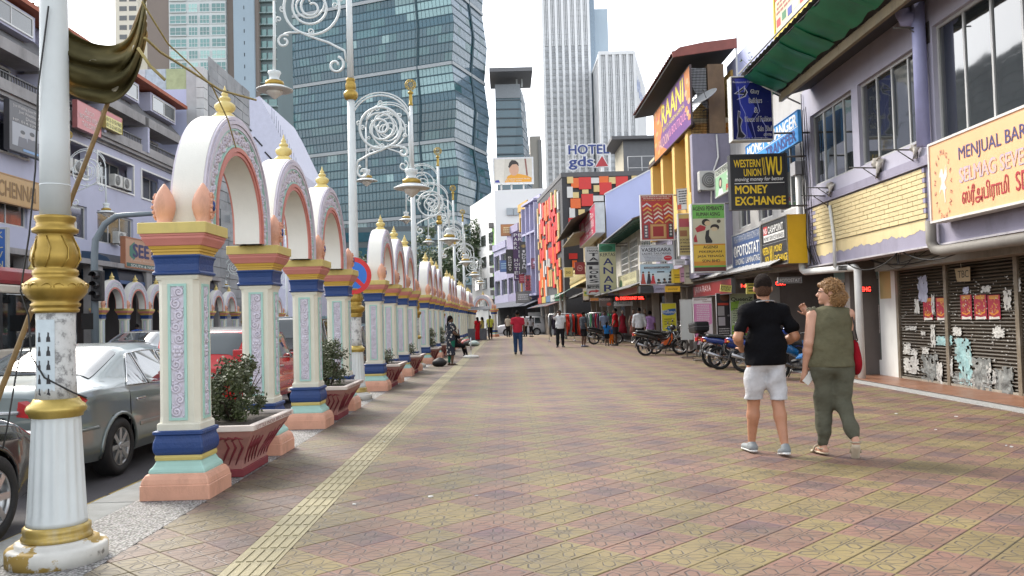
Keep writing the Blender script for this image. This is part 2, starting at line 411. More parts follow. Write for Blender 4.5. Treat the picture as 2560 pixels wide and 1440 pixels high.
# ---- stamped paving: squares laid on the diagonal, purple hearts in rose on ochre
TS=.30;HD=TS/math.sqrt(2)
def tile_mat(col,name):
    m=bpy.data.materials.new(name);m.use_nodes=True;nt=m.node_tree;b=nt.nodes['Principled BSDF']
    tc=node(nt,'ShaderNodeTexCoord');geo=node(nt,'ShaderNodeNewGeometry')
    uv=node(nt,'ShaderNodeUVMap')
    sx=node(nt,'ShaderNodeSeparateXYZ');nt.links.new(uv.outputs[0],sx.inputs[0])
    def M(op,a,c=None,clamp=False):
        n=node(nt,'ShaderNodeMath',operation=op);n.use_clamp=clamp
        for i,q in enumerate((a,c)):
            if q is None:continue
            if isinstance(q,(int,float)):n.inputs[i].default_value=q
            else:nt.links.new(q,n.inputs[i])
        return n.outputs[0]
    u=M('ABSOLUTE',M('SUBTRACT',sx.outputs[0],.5));v=M('ABSOLUTE',M('SUBTRACT',sx.outputs[1],.5))
    a=M('MAXIMUM',u,v);c=M('MINIMUM',u,v)
    def seg(ax,ay,bx,by):
        dx,dy=bx-ax,by-ay;L2=dx*dx+dy*dy
        px=M('SUBTRACT',a,ax);py=M('SUBTRACT',c,ay)
        t=M('DIVIDE',M('ADD',M('MULTIPLY',px,dx),M('MULTIPLY',py,dy)),L2,True)
        ex=M('SUBTRACT',px,M('MULTIPLY',t,dx));ey=M('SUBTRACT',py,M('MULTIPLY',t,dy))
        return M('SQRT',M('ADD',M('MULTIPLY',ex,ex),M('MULTIPLY',ey,ey)))
    d=None
    for s_ in((.02,.0,.5,.0),(.08,.08,.22,.065),(.22,.065,.38,.22),(.38,.22,.38,.38)):
        q=seg(*s_);d=q if d is None else M('MINIMUM',d,q)
    # stamped lines fade in and out where the stamp bit less deep
    nz=node(nt,'ShaderNodeTexNoise',Scale=5.0,Detail=3.0);nt.links.new(geo.outputs['Position'],nz.inputs['Vector'])
    wd=node(nt,'ShaderNodeMapRange');wd.inputs[1].default_value=.32;wd.inputs[2].default_value=.62;wd.inputs[3].default_value=.007;wd.inputs[4].default_value=.030
    nt.links.new(nz.outputs['Fac'],wd.inputs[0])
    g=M('SUBTRACT',1.0,M('DIVIDE',d,M('MULTIPLY',wd.outputs[0],1.0)),True)
    n1=node(nt,'ShaderNodeTexNoise',Scale=1.1,Detail=7.0,Roughness=.65);nt.links.new(geo.outputs['Position'],n1.inputs['Vector'])
    mr=node(nt,'ShaderNodeMapRange');mr.inputs[1].default_value=.3;mr.inputs[2].default_value=.7;mr.inputs[3].default_value=.66;mr.inputs[4].default_value=1.22
    nt.links.new(n1.outputs['Fac'],mr.inputs[0])
    # colour dusting: wear towards a common tan
    n2=node(nt,'ShaderNodeTexNoise',Scale=3.4,Detail=5.0);nt.links.new(geo.outputs['Position'],n2.inputs['Vector'])
    w=node(nt,'ShaderNodeMapRange');w.inputs[1].default_value=.35;w.inputs[2].default_value=.75;w.inputs[3].default_value=.12;w.inputs[4].default_value=.6
    nt.links.new(n2.outputs['Fac'],w.inputs[0])
    mx=node(nt,'ShaderNodeMix',data_type='RGBA');mx.inputs[6].default_value=(*col,1);mx.inputs[7].default_value=(.178,.132,.078,1)
    nt.links.new(w.outputs[0],mx.inputs[0])
    oi=node(nt,'ShaderNodeObjectInfo');ov=node(nt,'ShaderNodeMapRange');ov.inputs[3].default_value=.93;ov.inputs[4].default_value=1.07;nt.links.new(oi.outputs['Random'],ov.inputs[0])
    s1=node(nt,'ShaderNodeVectorMath',operation='SCALE');nt.links.new(mx.outputs[2],s1.inputs[0]);nt.links.new(M('MULTIPLY',mr.outputs[0],ov.outputs[0]),s1.inputs['Scale'])
    # footfall grime where the paving meets the planters and the drain side
    sp=node(nt,'ShaderNodeSeparateXYZ');nt.links.new(geo.outputs['Position'],sp.inputs[0])
    ed=node(nt,'ShaderNodeMapRange');ed.inputs[1].default_value=-.9;ed.inputs[2].default_value=-2.5;ed.inputs[3].default_value=.0;ed.inputs[4].default_value=.62
    nt.links.new(M('ADD',sp.outputs[0],M('MULTIPLY',M('SUBTRACT',n1.outputs['Fac'],.5),1.6)),ed.inputs[0])
    mg=node(nt,'ShaderNodeMix',data_type='RGBA');mg.inputs[7].default_value=(.115,.098,.078,1);nt.links.new(ed.outputs[0],mg.inputs[0]);nt.links.new(s1.outputs[0],mg.inputs[6])
    gl=node(nt,'ShaderNodeMix',data_type='RGBA');gl.inputs[7].default_value=(.035,.03,.03,1);nt.links.new(M('MULTIPLY',M('POWER',g,.6),.92),gl.inputs[0]);nt.links.new(mg.outputs[2],gl.inputs[6])
    # gum and litter specks
    vo=node(nt,'ShaderNodeTexVoronoi',Scale=1.3);nt.links.new(geo.outputs['Position'],vo.inputs['Vector'])
    vo.inputs['Scale'].default_value=1.9;sp2=node(nt,'ShaderNodeMapRange');sp2.inputs[1].default_value=.05;sp2.inputs[2].default_value=.035;sp2.inputs[3].default_value=.0;sp2.inputs[4].default_value=.55;nt.links.new(vo.outputs['Distance'],sp2.inputs[0])
    n5=node(nt,'ShaderNodeTexNoise',Scale=.33,Detail=8.0,Roughness=.7);nt.links.new(geo.outputs['Position'],n5.inputs['Vector']);st5=node(nt,'ShaderNodeMapRange');st5.inputs[1].default_value=.54;st5.inputs[2].default_value=.70;st5.inputs[3].default_value=.0;st5.inputs[4].default_value=.38;nt.links.new(n5.outputs['Fac'],st5.inputs[0])
    gg=node(nt,'ShaderNodeMix',data_type='RGBA');gg.inputs[7].default_value=(.05,.043,.038,1);nt.links.new(M('MAXIMUM',sp2.outputs[0],st5.outputs[0]),gg.inputs[0]);nt.links.new(gl.outputs[2],gg.inputs[6])
    nt.links.new(gg.outputs[2],b.inputs['Base Color'])
    rr=node(nt,'ShaderNodeMapRange');rr.inputs[3].default_value=.42;rr.inputs[4].default_value=.75;nt.links.new(n1.outputs['Fac'],rr.inputs[0]);nt.links.new(rr.outputs[0],b.inputs['Roughness'])
    n3=node(nt,'ShaderNodeTexNoise',Scale=70.0,Detail=3.0);nt.links.new(geo.outputs['Position'],n3.inputs['Vector'])
    hh=M('SUBTRACT',M('MULTIPLY',n3.outputs['Fac'],.25),g)
    bp=node(nt,'ShaderNodeBump',Strength=.55,Distance=.006);nt.links.new(hh,bp.inputs['Height']);nt.links.new(bp.outputs[0],b.inputs['Normal'])
    return m
TM=[tile_mat((.205,.160,.060),'paving_ochre'),tile_mat((.195,.100,.076),'paving_rose'),tile_mat((.115,.060,.072),'paving_purple')]
def tcol(i,j):
    # express as rows: s = i - j (0..5), column parity from i + j
    s=(i-j)%6
    q=(i+j-((i-j)//6)*0)
    if s==0:return 2 if((i+j)%4==0)==True else 0
    if s in(1,5):return 1
    if s==3:return 0
    return 1 if(i+j)%4==(0 if s==2 or s==4 else 2)else 0
PVX0,PVX1=-2.458,6.70
TAC0,TAC1=-1.665,-1.385
def clip(poly,axis,val,keep_less):
    out=[]
    for k in range(len(poly)):
        p,q=poly[k],poly[(k+1)%len(poly)]
        ip=(p[axis]<=val)if keep_less else(p[axis]>=val);iq=(q[axis]<=val)if keep_less else(q[axis]>=val)
        if ip:out.append(p)
        if ip!=iq:
            t=(val-p[axis])/(q[axis]-p[axis]);out.append((p[0]+(q[0]-p[0])*t,p[1]+(q[1]-p[1])*t))
    return out
pave=MB().box(PVX0,PVX1,-4,72.2,-.15,-.007).build('pavement',pm((.06,.052,.045),.9));tag(pave,'stamped paving of ochre rose and purple squares',None,None,'structure')
near=[];far=MB();fuv=[]
gp=.0034
def add_tile(mb,uvl,poly,cx,cy,z):
    """flat-topped paver with a small arris; poly in world xy"""
    n=len(poly);inn=[]
    mx_=sum(p[0]for p in poly)/n;my_=sum(p[1]for p in poly)/n
    for p in poly:
        dx,dy=mx_-p[0],my_-p[1];L=math.hypot(dx,dy)or 1;inn.append((p[0]+dx/L*.006,p[1]+dy/L*.006))
    vs=[(p[0],p[1],z-.005)for p in poly]+[(p[0],p[1],z)for p in inn]
    fs=[tuple(range(n,2*n))]+[(k,(k+1)%n,n+(k+1)%n,n+k)for k in range(n)]
    mb.add(vs,fs)
    for f in fs:
        for q in f:
            dx,dy=vs[q][0]-cx,vs[q][1]-cy
            uvl.append(((dx+dy)/math.sqrt(2)/TS+.5,(dy-dx)/math.sqrt(2)/TS+.5))
cells=[]
for s in range(-8,int(62/HD)):
    for tt in range(-16,40):
        if(s+tt)%2:continue
        cx,cy=.76-2*HD*0+tt*HD,5.62+s*HD-3.0*0
        if cx<PVX0-HD or cx>PVX1+HD or cy<2.6 or cy>62:continue
        # colour lattice: purple every 4 half-diagonals across, every 6 along
        s6=s%6;t4=tt%4
        k6=0
        if s6==0:c=2 if t4==0 else 0
        elif s6 in(1,5):c=1
        elif s6 in(2,4):c=1 if t4==0 else 0
        else:c=0
        base=[(cx,cy-HD+gp),(cx+HD-gp,cy),(cx,cy+HD-gp),(cx-HD+gp,cy)]
        base=clip(clip(base,0,PVX0,False),0,PVX1,True)
        parts=[]
        if base:
            l=clip(base,0,TAC0,True);r=clip(base,0,TAC1,False)
            for q in(l,r):
                if len(q)>=3 and abs(sum(q[k][0]*q[(k+1)%len(q)][1]-q[(k+1)%len(q)][0]*q[k][1]for k in range(len(q))))>.004:parts.append(q)
        for q in parts:cells.append((cx,cy,c,q))
def vis(c):
    v=Vector((c[0],c[1],-CAMH));d=v.dot(_F);x=v.dot(_R)/d*FPX if d>0 else 1e9;y=-v.dot(_U)/d*FPX if d>0 else 1e9
    return abs(x)<1330 and y<760
order=sorted([c for c in cells if vis(c)],key=lambda c:c[0]**2+c[1]**2)[:300]
oset=set(id(c)for c in order);shared={}
for c in cells:
    cx,cy,k,q=c
    if id(c)in oset:
        z=-.001+rnd.uniform(-.0012,.0012)
        whole=len(q)==4 and abs(q[0][0]-cx)<1e-6 and abs(q[2][0]-cx)<1e-6 and abs(q[1][1]-cy)<1e-6 and abs(q[3][1]-cy)<1e-6 and abs(q[1][0]-cx-HD+gp)<1e-6 and abs(cx-q[3][0]-HD+gp)<1e-6
        if whole and k in shared:inst(shared[k],'paver',pave,(cx,cy,z));continue
        mb=MB();ul=[];add_tile(mb,ul,[(p[0]-cx,p[1]-cy)for p in q],0,0,0)
        me=mb.mesh('paver',TM[k]);uvd=me.uv_layers.new(name='UVMap').data;uvd.foreach_set('uv',[x for p in ul for x in p])
        if whole:shared[k]=me
        inst(me,'paver',pave,(cx,cy,z))
    else:
        far.cur=k;add_tile(far,fuv,q,cx,cy,-.001)
me=far.mesh('far_pavers',TM);uvd=me.uv_layers.new(name='UVMap').data;uvd.foreach_set('uv',[x for p in fuv for x in p])
tag(inst(me,'paver_field',pave),None,None,None,'stuff')
MB().box(PVX0,PVX1,61.9,72.2,-.0065,-.001).build('far_paving',pm((.24,.175,.11),.7,var=.2,scale=1.5),pave)
# tactile guide strip
tm=MB();w_=TAC1-TAC0
tm.box(TAC0+.003,TAC1-.003,.002,.298,-.006,.001)
for k in range(4):
    xx=TAC0+.022+k*(w_-.03)/4;tm.bbox(xx,xx+.040,.018,.282,.0,.007,.0022)
tme=tm.mesh('tactile_block',pm((.29,.255,.15),.65,var=.2,scale=6,bump=.25,bscale=80,dirt=.5,dirtc=(.16,.14,.10),dscale=3,ov=.1))
for k in range(10,205):inst(tme,'tactile_block',pave,(0,.3*k,.0))
# right hand edge: granite strip and the raised walkway in front of the shops
gr=MB();gr.box(6.703,6.95,-4,72.2,-.15,.012)
tag(gr.build('granite_strip',pm((.36,.36,.35),.6,var=.45,scale=45,bump=.2,bscale=120)),'grey granite edging strip before the shop fronts',None,None,'structure')
wk=thing('walkway',None,None,(0,0,0),0,None,'structure')
MB().box(6.952,9.2,-4,72.2,-.15,.028).build('walkway_bed',pm((.10,.08,.07),.9),wk)
wt=MB().bbox(.003,.447,.003,.447,.02,.034,.003).mesh('walkway_tile',pm((.25,.115,.066),.38,var=.25,scale=2.5,dirt=.5,dirtc=(.16,.11,.08),dscale=2,ov=.1))
for i in range(3):
    for j in range(100):inst(wt,'walkway_tile',wk,(6.955+i*.45,4+j*.45,0))
# litter on the paving
for k,(px,py)in enumerate(((2240,1035),(2340,1075),(2530,1118),(2390,1042),(1075,1243),(1527,851),(1190,1240),(886,1262),(2065,998),(2515,1115),(1415,868),(960,1105))):
    p=G(px,py);m=MB();a=rnd.uniform(0,3);s_=rnd.uniform(.012,.028)
    pts=[(s_*math.cos(a+q*1.26)*rnd.uniform(.5,1.3),s_*.6*math.sin(a+q*1.26),.006+rnd.uniform(0,.006))for q in range(5)]
    m.add(pts+[(x,y,.001)for(x,y,z)in pts],[(0,1,2,3,4)]+[(q,q+5,(q+1)%5+5,(q+1)%5)for q in range(5)])
    tag(m.build('litter',pm((.7,.69,.66),.8),None,(p.x,p.y,0)),'small pale scrap of litter lying on the paving','litter','scraps of litter on the paving')
# ================================================================ ARCADE
CREAM=pm((.70,.68,.57),.6,var=.07,scale=2.2,bump=.15,bscale=70,dirt=.4,dirtc=(.36,.34,.27),dscale=1.6)
WHITEP=pm((.80,.785,.72),.6,var=.05,scale=2,bump=.12,bscale=70,dirt=.14,dirtc=(.45,.43,.36),dscale=2)
PEACH=pm((.70,.37,.255),.6,var=.10,scale=3,bump=.15,bscale=60,dirt=.55,dirtc=(.26,.14,.09),dscale=3.2)
PINK=pm((.62,.235,.195),.55,var=.08,scale=3,dirt=.25,dirtc=(.35,.16,.13))
YEL=pm((.62,.50,.16),.55,var=.10,scale=3,dirt=.4,dirtc=(.34,.30,.12),dscale=3)
YEL2=pm((.60,.38,.06),.5,var=.08,scale=3,dirt=.2)
BLUE=pm((.016,.052,.190),.5,var=.15,scale=4,bump=.25,bscale=50,dirt=.15,dirtc=(.06,.08,.14))
MINT=pm((.38,.61,.54),.55,var=.08,scale=3,dirt=.3,dirtc=(.25,.36,.32))
LILAC=pm((.64,.60,.68),.55,var=.08,scale=6,dirt=.3,dirtc=(.28,.25,.30),dscale=6)
CABO=pm((.03,.06,.22),.25,var=.1)
FINY=pm((.68,.54,.20),.5,var=.08,dirt=.2,dirtc=(.4,.33,.15))
SP=2.23
def relief_panel_mesh(z0,z1,w):
    """scroll relief in the XZ plane looking to -Y: S-scrolls either side, a flower in the middle"""
    m=MB();zc=(z0+z1)/2;r=w*.37
    m.box(-w/2,w/2,.0,.004,z0,z1)
    n=5;seg=(zc-.06-z0)/n
    for half in(0,1):
        for k in range(n):
            z=(z0+seg*(k+.5))if half==0 else(z1-seg*(k+.5))
            sx=(1 if k%2 else-1)*(1 if half==0 else-1);cx=sx*w*.13
            m.tube(spiral(cx,z,.004,r,1.7,.4*k,24,-.001,sx),[.0095+.003*math.sin(t/25*PI)for t in range(25)],5)
            m.tube([(cx+sx*r*.7,0,z+r*.5),(cx-sx*r*.2,-.004,z+r*1.12),(-sx*w*.36,0,z+seg*.72)],[.008,.008,.004],5)
            m.tube([(cx-sx*r*.9,0,z-r*.3),(cx-sx*r*1.0,-.004,z+r*.5),(cx-sx*r*.5,0,z+r*1.0)],[.004,.008,.005],5)
            m.ell((-sx*w*.38,-.002,z-seg*.35),(.011,.009,.011),6,4)
            m.ell((sx*w*.40,-.002,z+seg*.40),(.009,.008,.010),6,4)
    for k in range(6):
        a=k*PI/3;m.ell((.030*math.cos(a),-.003,zc+.033*math.sin(a)),(.020,.011,.020),8,5)
    m.ell((0,-.008,zc),(.016,.011,.016),8,5)
    return m.mesh('relief',LILAC)
PZ0,PZ1,PW=.655,1.745,.112
REL=relief_panel_mesh(PZ0,PZ1,PW)
def frame_mesh(z0,z1,w,t):
    m=MB();a=w/2
    for b in((-a-t,a+t,z1,z1+t),(-a-t,a+t,z0-t,z0),(-a-t,-a,z0,z1),(a,a+t,z0,z1)):m.box(b[0],b[1],-.010,.003,b[2],b[3])
    return m.mesh('panel_frame',MINT)
FRM=frame_mesh(PZ0,PZ1,PW,.021)
SH=.172
def M_(prof,ch=.03):return MB().sq(prof,ch=ch)
PIL={
 'plinth':M_([(.285,0),(.285,.115),(.279,.12),(.279,.13),(.270,.165),(.252,.195),(.232,.208)],.04).mesh('plinth',PEACH),
 'plinth_moulding':M_([(.232,.208),(.232,.222),(.225,.24),(.205,.262),(.19,.29),(.184,.308)],.04).mesh('plinth_moulding',MINT),
 'lower_ring':M_([(.192,.308),(.196,.33),(.192,.35)],.05).mesh('lower_ring',YEL),
 'lower_band':M_([(.190,.352),(.204,.375),(.210,.41),(.206,.455),(.194,.49),(.192,.51),(.208,.522),(.208,.545),(.19,.552)],.06).mesh('lower_band',BLUE),
 'shaft':MB().sq([(SH+.008,.552),(SH+.008,.60),(SH,.612)],ch=.05).sq([(SH,.612),(SH-.004,.66),(SH-.004,1.76),(SH,1.80)],ch=.24).sq([(SH,1.80),(SH+.006,1.82),(SH+.006,1.838)],ch=.05).mesh('shaft',CREAM),
 'upper_band':M_([(.186,1.838),(.20,1.848),(.20,1.862),(.186,1.875),(.184,1.93),(.193,1.975),(.205,1.995),(.20,2.008)],.06).mesh('upper_band',BLUE),
 'upper_ring':M_([(.193,2.008),(.193,2.03),(.204,2.034),(.204,2.052),(.214,2.056),(.222,2.08)],.05).mesh('upper_ring',YEL2),
 'cornice':M_([(.222,2.08),(.232,2.084),(.245,2.11),(.262,2.14),(.262,2.158),(.27,2.162),(.27,2.18)],.04).mesh('cornice',PINK),
 'capital_slab':M_([(.283,2.18),(.283,2.265),(.278,2.27)],.03).mesh('capital_slab',YEL),
}
def make_pillar(parent,y,full=True):
    root=inst(PIL['shaft'],'pillar',parent,(0,y,0))
    for k in('plinth','plinth_moulding','lower_ring','lower_band','upper_band','upper_ring','cornice','capital_slab'):inst(PIL[k],k,root)
    for rz in((0,PI/2,-PI/2)if full else(0,PI/2)):
        d=SH-.002
        off={0:(0,-d,0),PI/2:(d,0,0),-PI/2:(-d,0,0)}[rz]
        inst(FRM,'panel_frame',root,off,(0,0,rz));inst(REL,'relief',root,off,(0,0,rz))
    return root
# arch: stilted half ring spanning SP along Y, thickness in X
RO,RI,AZ,TH=1.045,.66,2.27,.13
STILT=.14
def ring_pts(r,n=36,z0=AZ):
    pts=[(-r,z0)]
    for k in range(n+1):
        a=PI-PI*k/n;pts.append((r*math.cos(a),z0+STILT+r*1.0*math.sin(a)))
    pts.append((r,z0));return pts
def ring_mesh(r0,r1,xa,xb,mat,name,sm=True):
    A=ring_pts(r0);B=ring_pts(r1);n=len(A);m=MB();m.smooth=sm
    vs=[(xa,y,z)for y,z in A]+[(xb,y,z)for y,z in A]+[(xb,y,z)for y,z in B]+[(xa,y,z)for y,z in B]
    fs=[]
    for k in range(n-1):
        fs+=[(k,k+1,n+k+1,n+k),(n+k,n+k+1,2*n+k+1,2*n+k),(2*n+k,2*n+k+1,3*n+k+1,3*n+k),(3*n+k,3*n+k+1,k+1,k)]
    m.add(vs,fs)
    me=m.mesh(name,mat)
    bm=bmesh.new();bm.from_mesh(me);bmesh.ops.recalc_face_normals(bm,faces=bm.faces[:])
    for e in bm.edges:
        if len(e.link_faces)==2 and e.calc_face_angle(0)>.7:e.smooth=False
    bm.to_mesh(me);bm.free();return me
ARCH=[('arch_ring',ring_mesh(RI,RO,-TH,TH,[WHITEP],'arch_ring')),]
def face_rings(sgn):
    out=[]
    for(r0,r1,d,mat,nm)in((1.005,1.035,.020,LILAC,'outer_moulding'),(.965,1.0,.032,LILAC,'outer_moulding'),(.925,.96,.022,LILAC,'outer_moulding'),(.905,.922,.016,MINT,'mint_moulding'),
                                 (.745,.765,.018,MINT,'mint_moulding'),(.70,.742,.030,PINK,'inner_moulding'),(.662,.697,.018,PINK,'inner_moulding')):
        a,b=(TH-.004,TH+d)if sgn>0 else(-TH-d,-TH+.004)
        out.append((nm,ring_mesh(r0,r1,a,b,[mat],nm)))
    m=MB();rs=random.Random(3)
    x0=sgn*(TH+.004);n=30
    for k in range(n):
        a=PI*(k+.5)/n;r=.835
        y,z=r*math.cos(a),AZ+STILT+r*math.sin(a)
        rad=Vector((0,math.cos(a),math.sin(a)));tan=Vector((0,-math.sin(a),math.cos(a)));c=Vector((x0,y,z))
        sg=1 if k%2 else-1
        path=[c+rad*(.006+.044*t/14)*math.cos(sg*t*.62+k)+tan*(.006+.044*t/14)*math.sin(sg*t*.62+k)for t in range(15)]
        m.tube(path,[.013]*15,5)
        m.ell(c+rad*.055*sg+tan*.03,(.018,.022,.022),6,4);m.ell(c-rad*.055*sg-tan*.03,(.018,.02,.02),6,4)
        m.ell(c+Vector((sgn*.006,0,0)),(.020,.013,.013),6,4)
    for zz in(AZ+.03,AZ+.10):
        for s_ in(-1,1):m.ell((x0,s_*.835,zz),(.02,.05,.04),8,5)
    out.append(('scroll_relief',m.mesh('scroll_relief',LILAC)))
    return out
ARCH+=face_rings(1)+face_rings(-1)
FIN=MB().sq([(.135,0),(.135,.03),(.115,.045),(.095,.07)],ch=.2).lathe([(.08,.07),(.075,.085),(.115,.11),(.135,.145),(.13,.175),(.09,.205),(.06,.22),(.07,.235),(.078,.25),(.06,.27),(.035,.285),(.045,.30),(.04,.315),(.02,.345),(.012,.38),(.002,.41)],16).mesh('finial',FINY)
# peach lotus buds at the springing of the arches, with blue stone
def bud_mesh():
    m=MB();prof=[(.10,.0),(.10,.035),(.088,.05),(.115,.10),(.138,.17),(.135,.23),(.105,.30),(.06,.36),(.015,.41),(.0,.415)]
    n=18;vs=[];fs=[]
    for(r,z)in prof:
        for k in range(n):
            a=2*PI*k/n;vs.append((r*.85*math.cos(a),r*math.sin(a),z))
    for i in range(len(prof)-1):
        for k in range(n):fs.append((i*n+k,i*n+(k+1)%n,(i+1)*n+(k+1)%n,(i+1)*n+k))
    m.smooth=True;m.add(vs,fs)
    return m.mesh('bud',PEACH)
BUD=bud_mesh()
def budgem():
    m=MB()
    for k in range(14):
        a=2*PI*k/14;m.ell((.112-.018*abs(math.sin(a)),.062*math.cos(a),.18+.105*math.sin(a)+.02*max(0,math.sin(a))),(.018,.016,.020),6,4)
    return m.mesh('bud_beading',PEACH)
BGEM=budgem();BSTONE=MB().ell((.118,0,.185),(.016,.032,.052),10,6).mesh('blue_stone',CABO)
def make_arch(parent,y,buds=(1,-1)):
    root=inst(ARCH[0][1],'arch',parent,(0,y,0))
    for nm,me in ARCH[1:]:inst(me,nm,root)
    inst(FIN,'finial',root,(0,0,AZ+STILT+RO-.012),(0,0,0),(.76,.76,.84))
    return root
def make_bud(parent,y,s):
    b=inst(BUD,'bud',parent,(s*(TH+.035),y,AZ),(0,0,0 if s>0 else PI),(.78,.66,.88));inst(BGEM,'bud_beading',b);inst(BSTONE,'blue_stone',b)
def make_arcade(name,label,loc,rz,n=4,group='painted arcades along the road',full=True):
    t=thing(name,label,'arcade',loc,rz,group)
    for k in range(n):make_pillar(t,k*SP,full)
    for k in range(n-1):make_arch(t,(k+.5)*SP)
    for k in range(n):
        for s_ in(1,-1):make_bud(t,k*SP,s_)
    return t
AX,AY0,PERIOD=-2.735,7.28,10.45
names=['nearest painted arcade of three arches beside the grey sedan','second painted arcade of three arches just behind the no-stopping sign','third painted arcade of arches along the pavement edge',
         'fourth painted arcade beside the seated woman in black','fifth painted arcade seen end-on far along the pavement','farthest painted arcade in the row along the pavement']
arc0=None
for k in range(6):
    if arc0 is None:arc0=make_arcade('arcade',names[0],(AX,AY0,0),0)
    else:
        c=copy_tree(arc0);c.location=(AX,AY0+k*PERIOD,0);c['label']=names[k]
# arches turned across the far end of the pavement
p=G(1238,838)
t=make_arcade('arcade','pair of painted arches turned across the far end beside the white car',(-1.0,69.5,0),math.radians(52),3)
# the row on the other side of the road
for k,(y0,lb)in enumerate(((23.8,'painted arcade across the road behind the parked bus'),(34.25,'painted arcade across the road behind the traffic light'),(44.7,'painted arcade across the road beyond the red car'),(55.15,'farthest painted arcade on the other side of the road'))):
    c=copy_tree(arc0);c.location=(-16.3,y0,0);c['label']=lb
# ---------------------------------------------------------------- planters with shrubs
PLM=pm((.46,.235,.205),.7,var=.15,scale=3,bump=.2,bscale=50,dirt=.4,dirtc=(.28,.12,.11),dscale=2.5)
PLD=pm((.22,.035,.045),.7,var=.2,scale=4)
RIMM=pm((.68,.60,.55),.6,var=.1,dirt=.5,dirtc=(.38,.30,.27),dscale=4)
SOIL=pm((.05,.038,.03),.95,var=.4,scale=20,bump=.8,bscale=30)
LEAF=pm((.050,.065,.020),.6,var=.45,scale=8)
def planter_meshes():
    L2,X1=.70,.36
    m=MB();prof=[(.20,.40,.09),(.215,.43,.20),(.27,.52,.34),(.345,.645,.50),(.365,.685,.575)]
    vs=[];fs=[]
    for(hx,hy,z)in prof:vs+=[(hx,-hy,z),(hx,hy,z),(-hx,hy,z),(-hx,-hy,z)]
    for i in range(len(prof)-1):
        for k in range(4):fs.append((i*4+k,i*4+(k+1)%4,i*4+4+(k+1)%4,i*4+4+k))
    fs.append((3,2,1,0));m.add(vs,fs);bowl=m.mesh('bowl',PLM)
    foot=MB().bbox(-.215,.215,-.42,.42,.0,.092,.01).mesh('foot',PLD)
    r=MB();a,b,w=.395,.715,.06
    r.bbox(-a,a,-b,-b+w,.57,.635,.008);r.bbox(-a,a,b-w,b,.57,.635,.008);r.bbox(-a,-a+w,-b+w,b-w,.57,.635,.008);r.bbox(a-w,a,-b+w,b-w,.57,.635,.008)
    rim=r.mesh('rim',RIMM)
    soil=MB().box(-.35,.35,-.66,.66,.56,.60).mesh('soil',SOIL)
    # raised leaf ornament on the street side and ends, in dark red
    o=MB()
    def side(yy,zz):
        for i in range(len(prof)-1):
            if prof[i][2]<=zz<=prof[i+1][2]:
                t_=(zz-prof[i][2])/(prof[i+1][2]-prof[i][2]);return Vector((prof[i][0]+(prof[i+1][0]-prof[i][0])*t_+.004,yy,zz))
        return Vector((.36,yy,zz))
    def endp(xx,zz):
        for i in range(len(prof)-1):
            if prof[i][2]<=zz<=prof[i+1][2]:
                t_=(zz-prof[i][2])/(prof[i+1][2]-prof[i][2]);return Vector((xx,-(prof[i][1]+(prof[i+1][1]-prof[i][1])*t_+.004),zz))
        return Vector((xx,-.6,zz))
    for sg in(-1,1):
        for k in range(4):
            y0=sg*(.05+k*.10)
            o.tube([side(y0,.14),side(y0+sg*.03,.24),side(y0+sg*.10,.34),side(y0+sg*(.10+.03*k),.44+.02*k)],[.003,.010,.012,.003],5)
            o.tube([side(y0+sg*.05,.30),side(y0+sg*.09,.37),side(y0+sg*.06,.43)],[.003,.014,.003],5)
        for k in range(3):
            x0=sg*(.03+.06*k)
            o.tube([endp(x0,.14),endp(x0+sg*.05,.26),endp(x0+sg*.10,.36),endp(x0+sg*.09,.47)],[.003,.011,.012,.003],5)
            o.tube([endp(x0+sg*.02,.44),endp(x0+sg*.07,.49),endp(x0+sg*.13,.47)],[.003,.016,.004],5)
    orn=o.mesh('leaf_ornament',PLD)
    return bowl,foot,rim,soil,orn
PLN=planter_meshes()
def shrub_meshes(seed,sx=.30,sy=.46,h=.56,n=5200):
    rs=random.Random(seed);st=MB();lf=MB()
    for k in range(11):
        a=rs.uniform(0,2*PI);q=rs.uniform(.3,.95)
        st.tube([(.03*math.cos(a),.05*math.sin(a),0),(sx*.5*q*math.cos(a),sy*.5*q*math.sin(a),h*.4),(sx*q*math.cos(a),sy*q*math.sin(a),h*rs.uniform(.6,.95))],[.011,.007,.003],5)
    clumps=[]
    for k in range(60):
        a=rs.uniform(0,2*PI);u=rs.random()**.5;z=rs.uniform(.10,1.0)
        w=math.sqrt(max(.05,1-abs(z-.5)**2*3.2));clumps.append((sx*u*w*math.cos(a),sy*u*w*math.sin(a),h*z,rs.uniform(.045,.10)))
    for k in range(n):
        c=clumps[k%60];d=Vector((rs.gauss(0,1),rs.gauss(0,1),rs.gauss(0,1)));d.normalize()
        p=Vector(c[:3])+d*c[3]*rs.uniform(.4,1.25);p.z=max(p.z,.02)
        ax=Vector((rs.gauss(0,1),rs.gauss(0,1),rs.gauss(0,.6)+.4)).normalized();bx=ax.orthogonal().normalized();s_=rs.uniform(.014,.027)
        lf.add([p-bx*s_*.5,p+ax*s_*.9+bx*.001,p+bx*s_*.5,p-ax*s_*.9],[(0,1,2,3)])
    return st.mesh('stems',pm((.07,.05,.035),.9)),lf.mesh('foliage',LEAF)
SHR=[shrub_meshes(1),shrub_meshes(2,.26,.40,.62,4200),shrub_meshes(5,.2,.3,.3,700)]
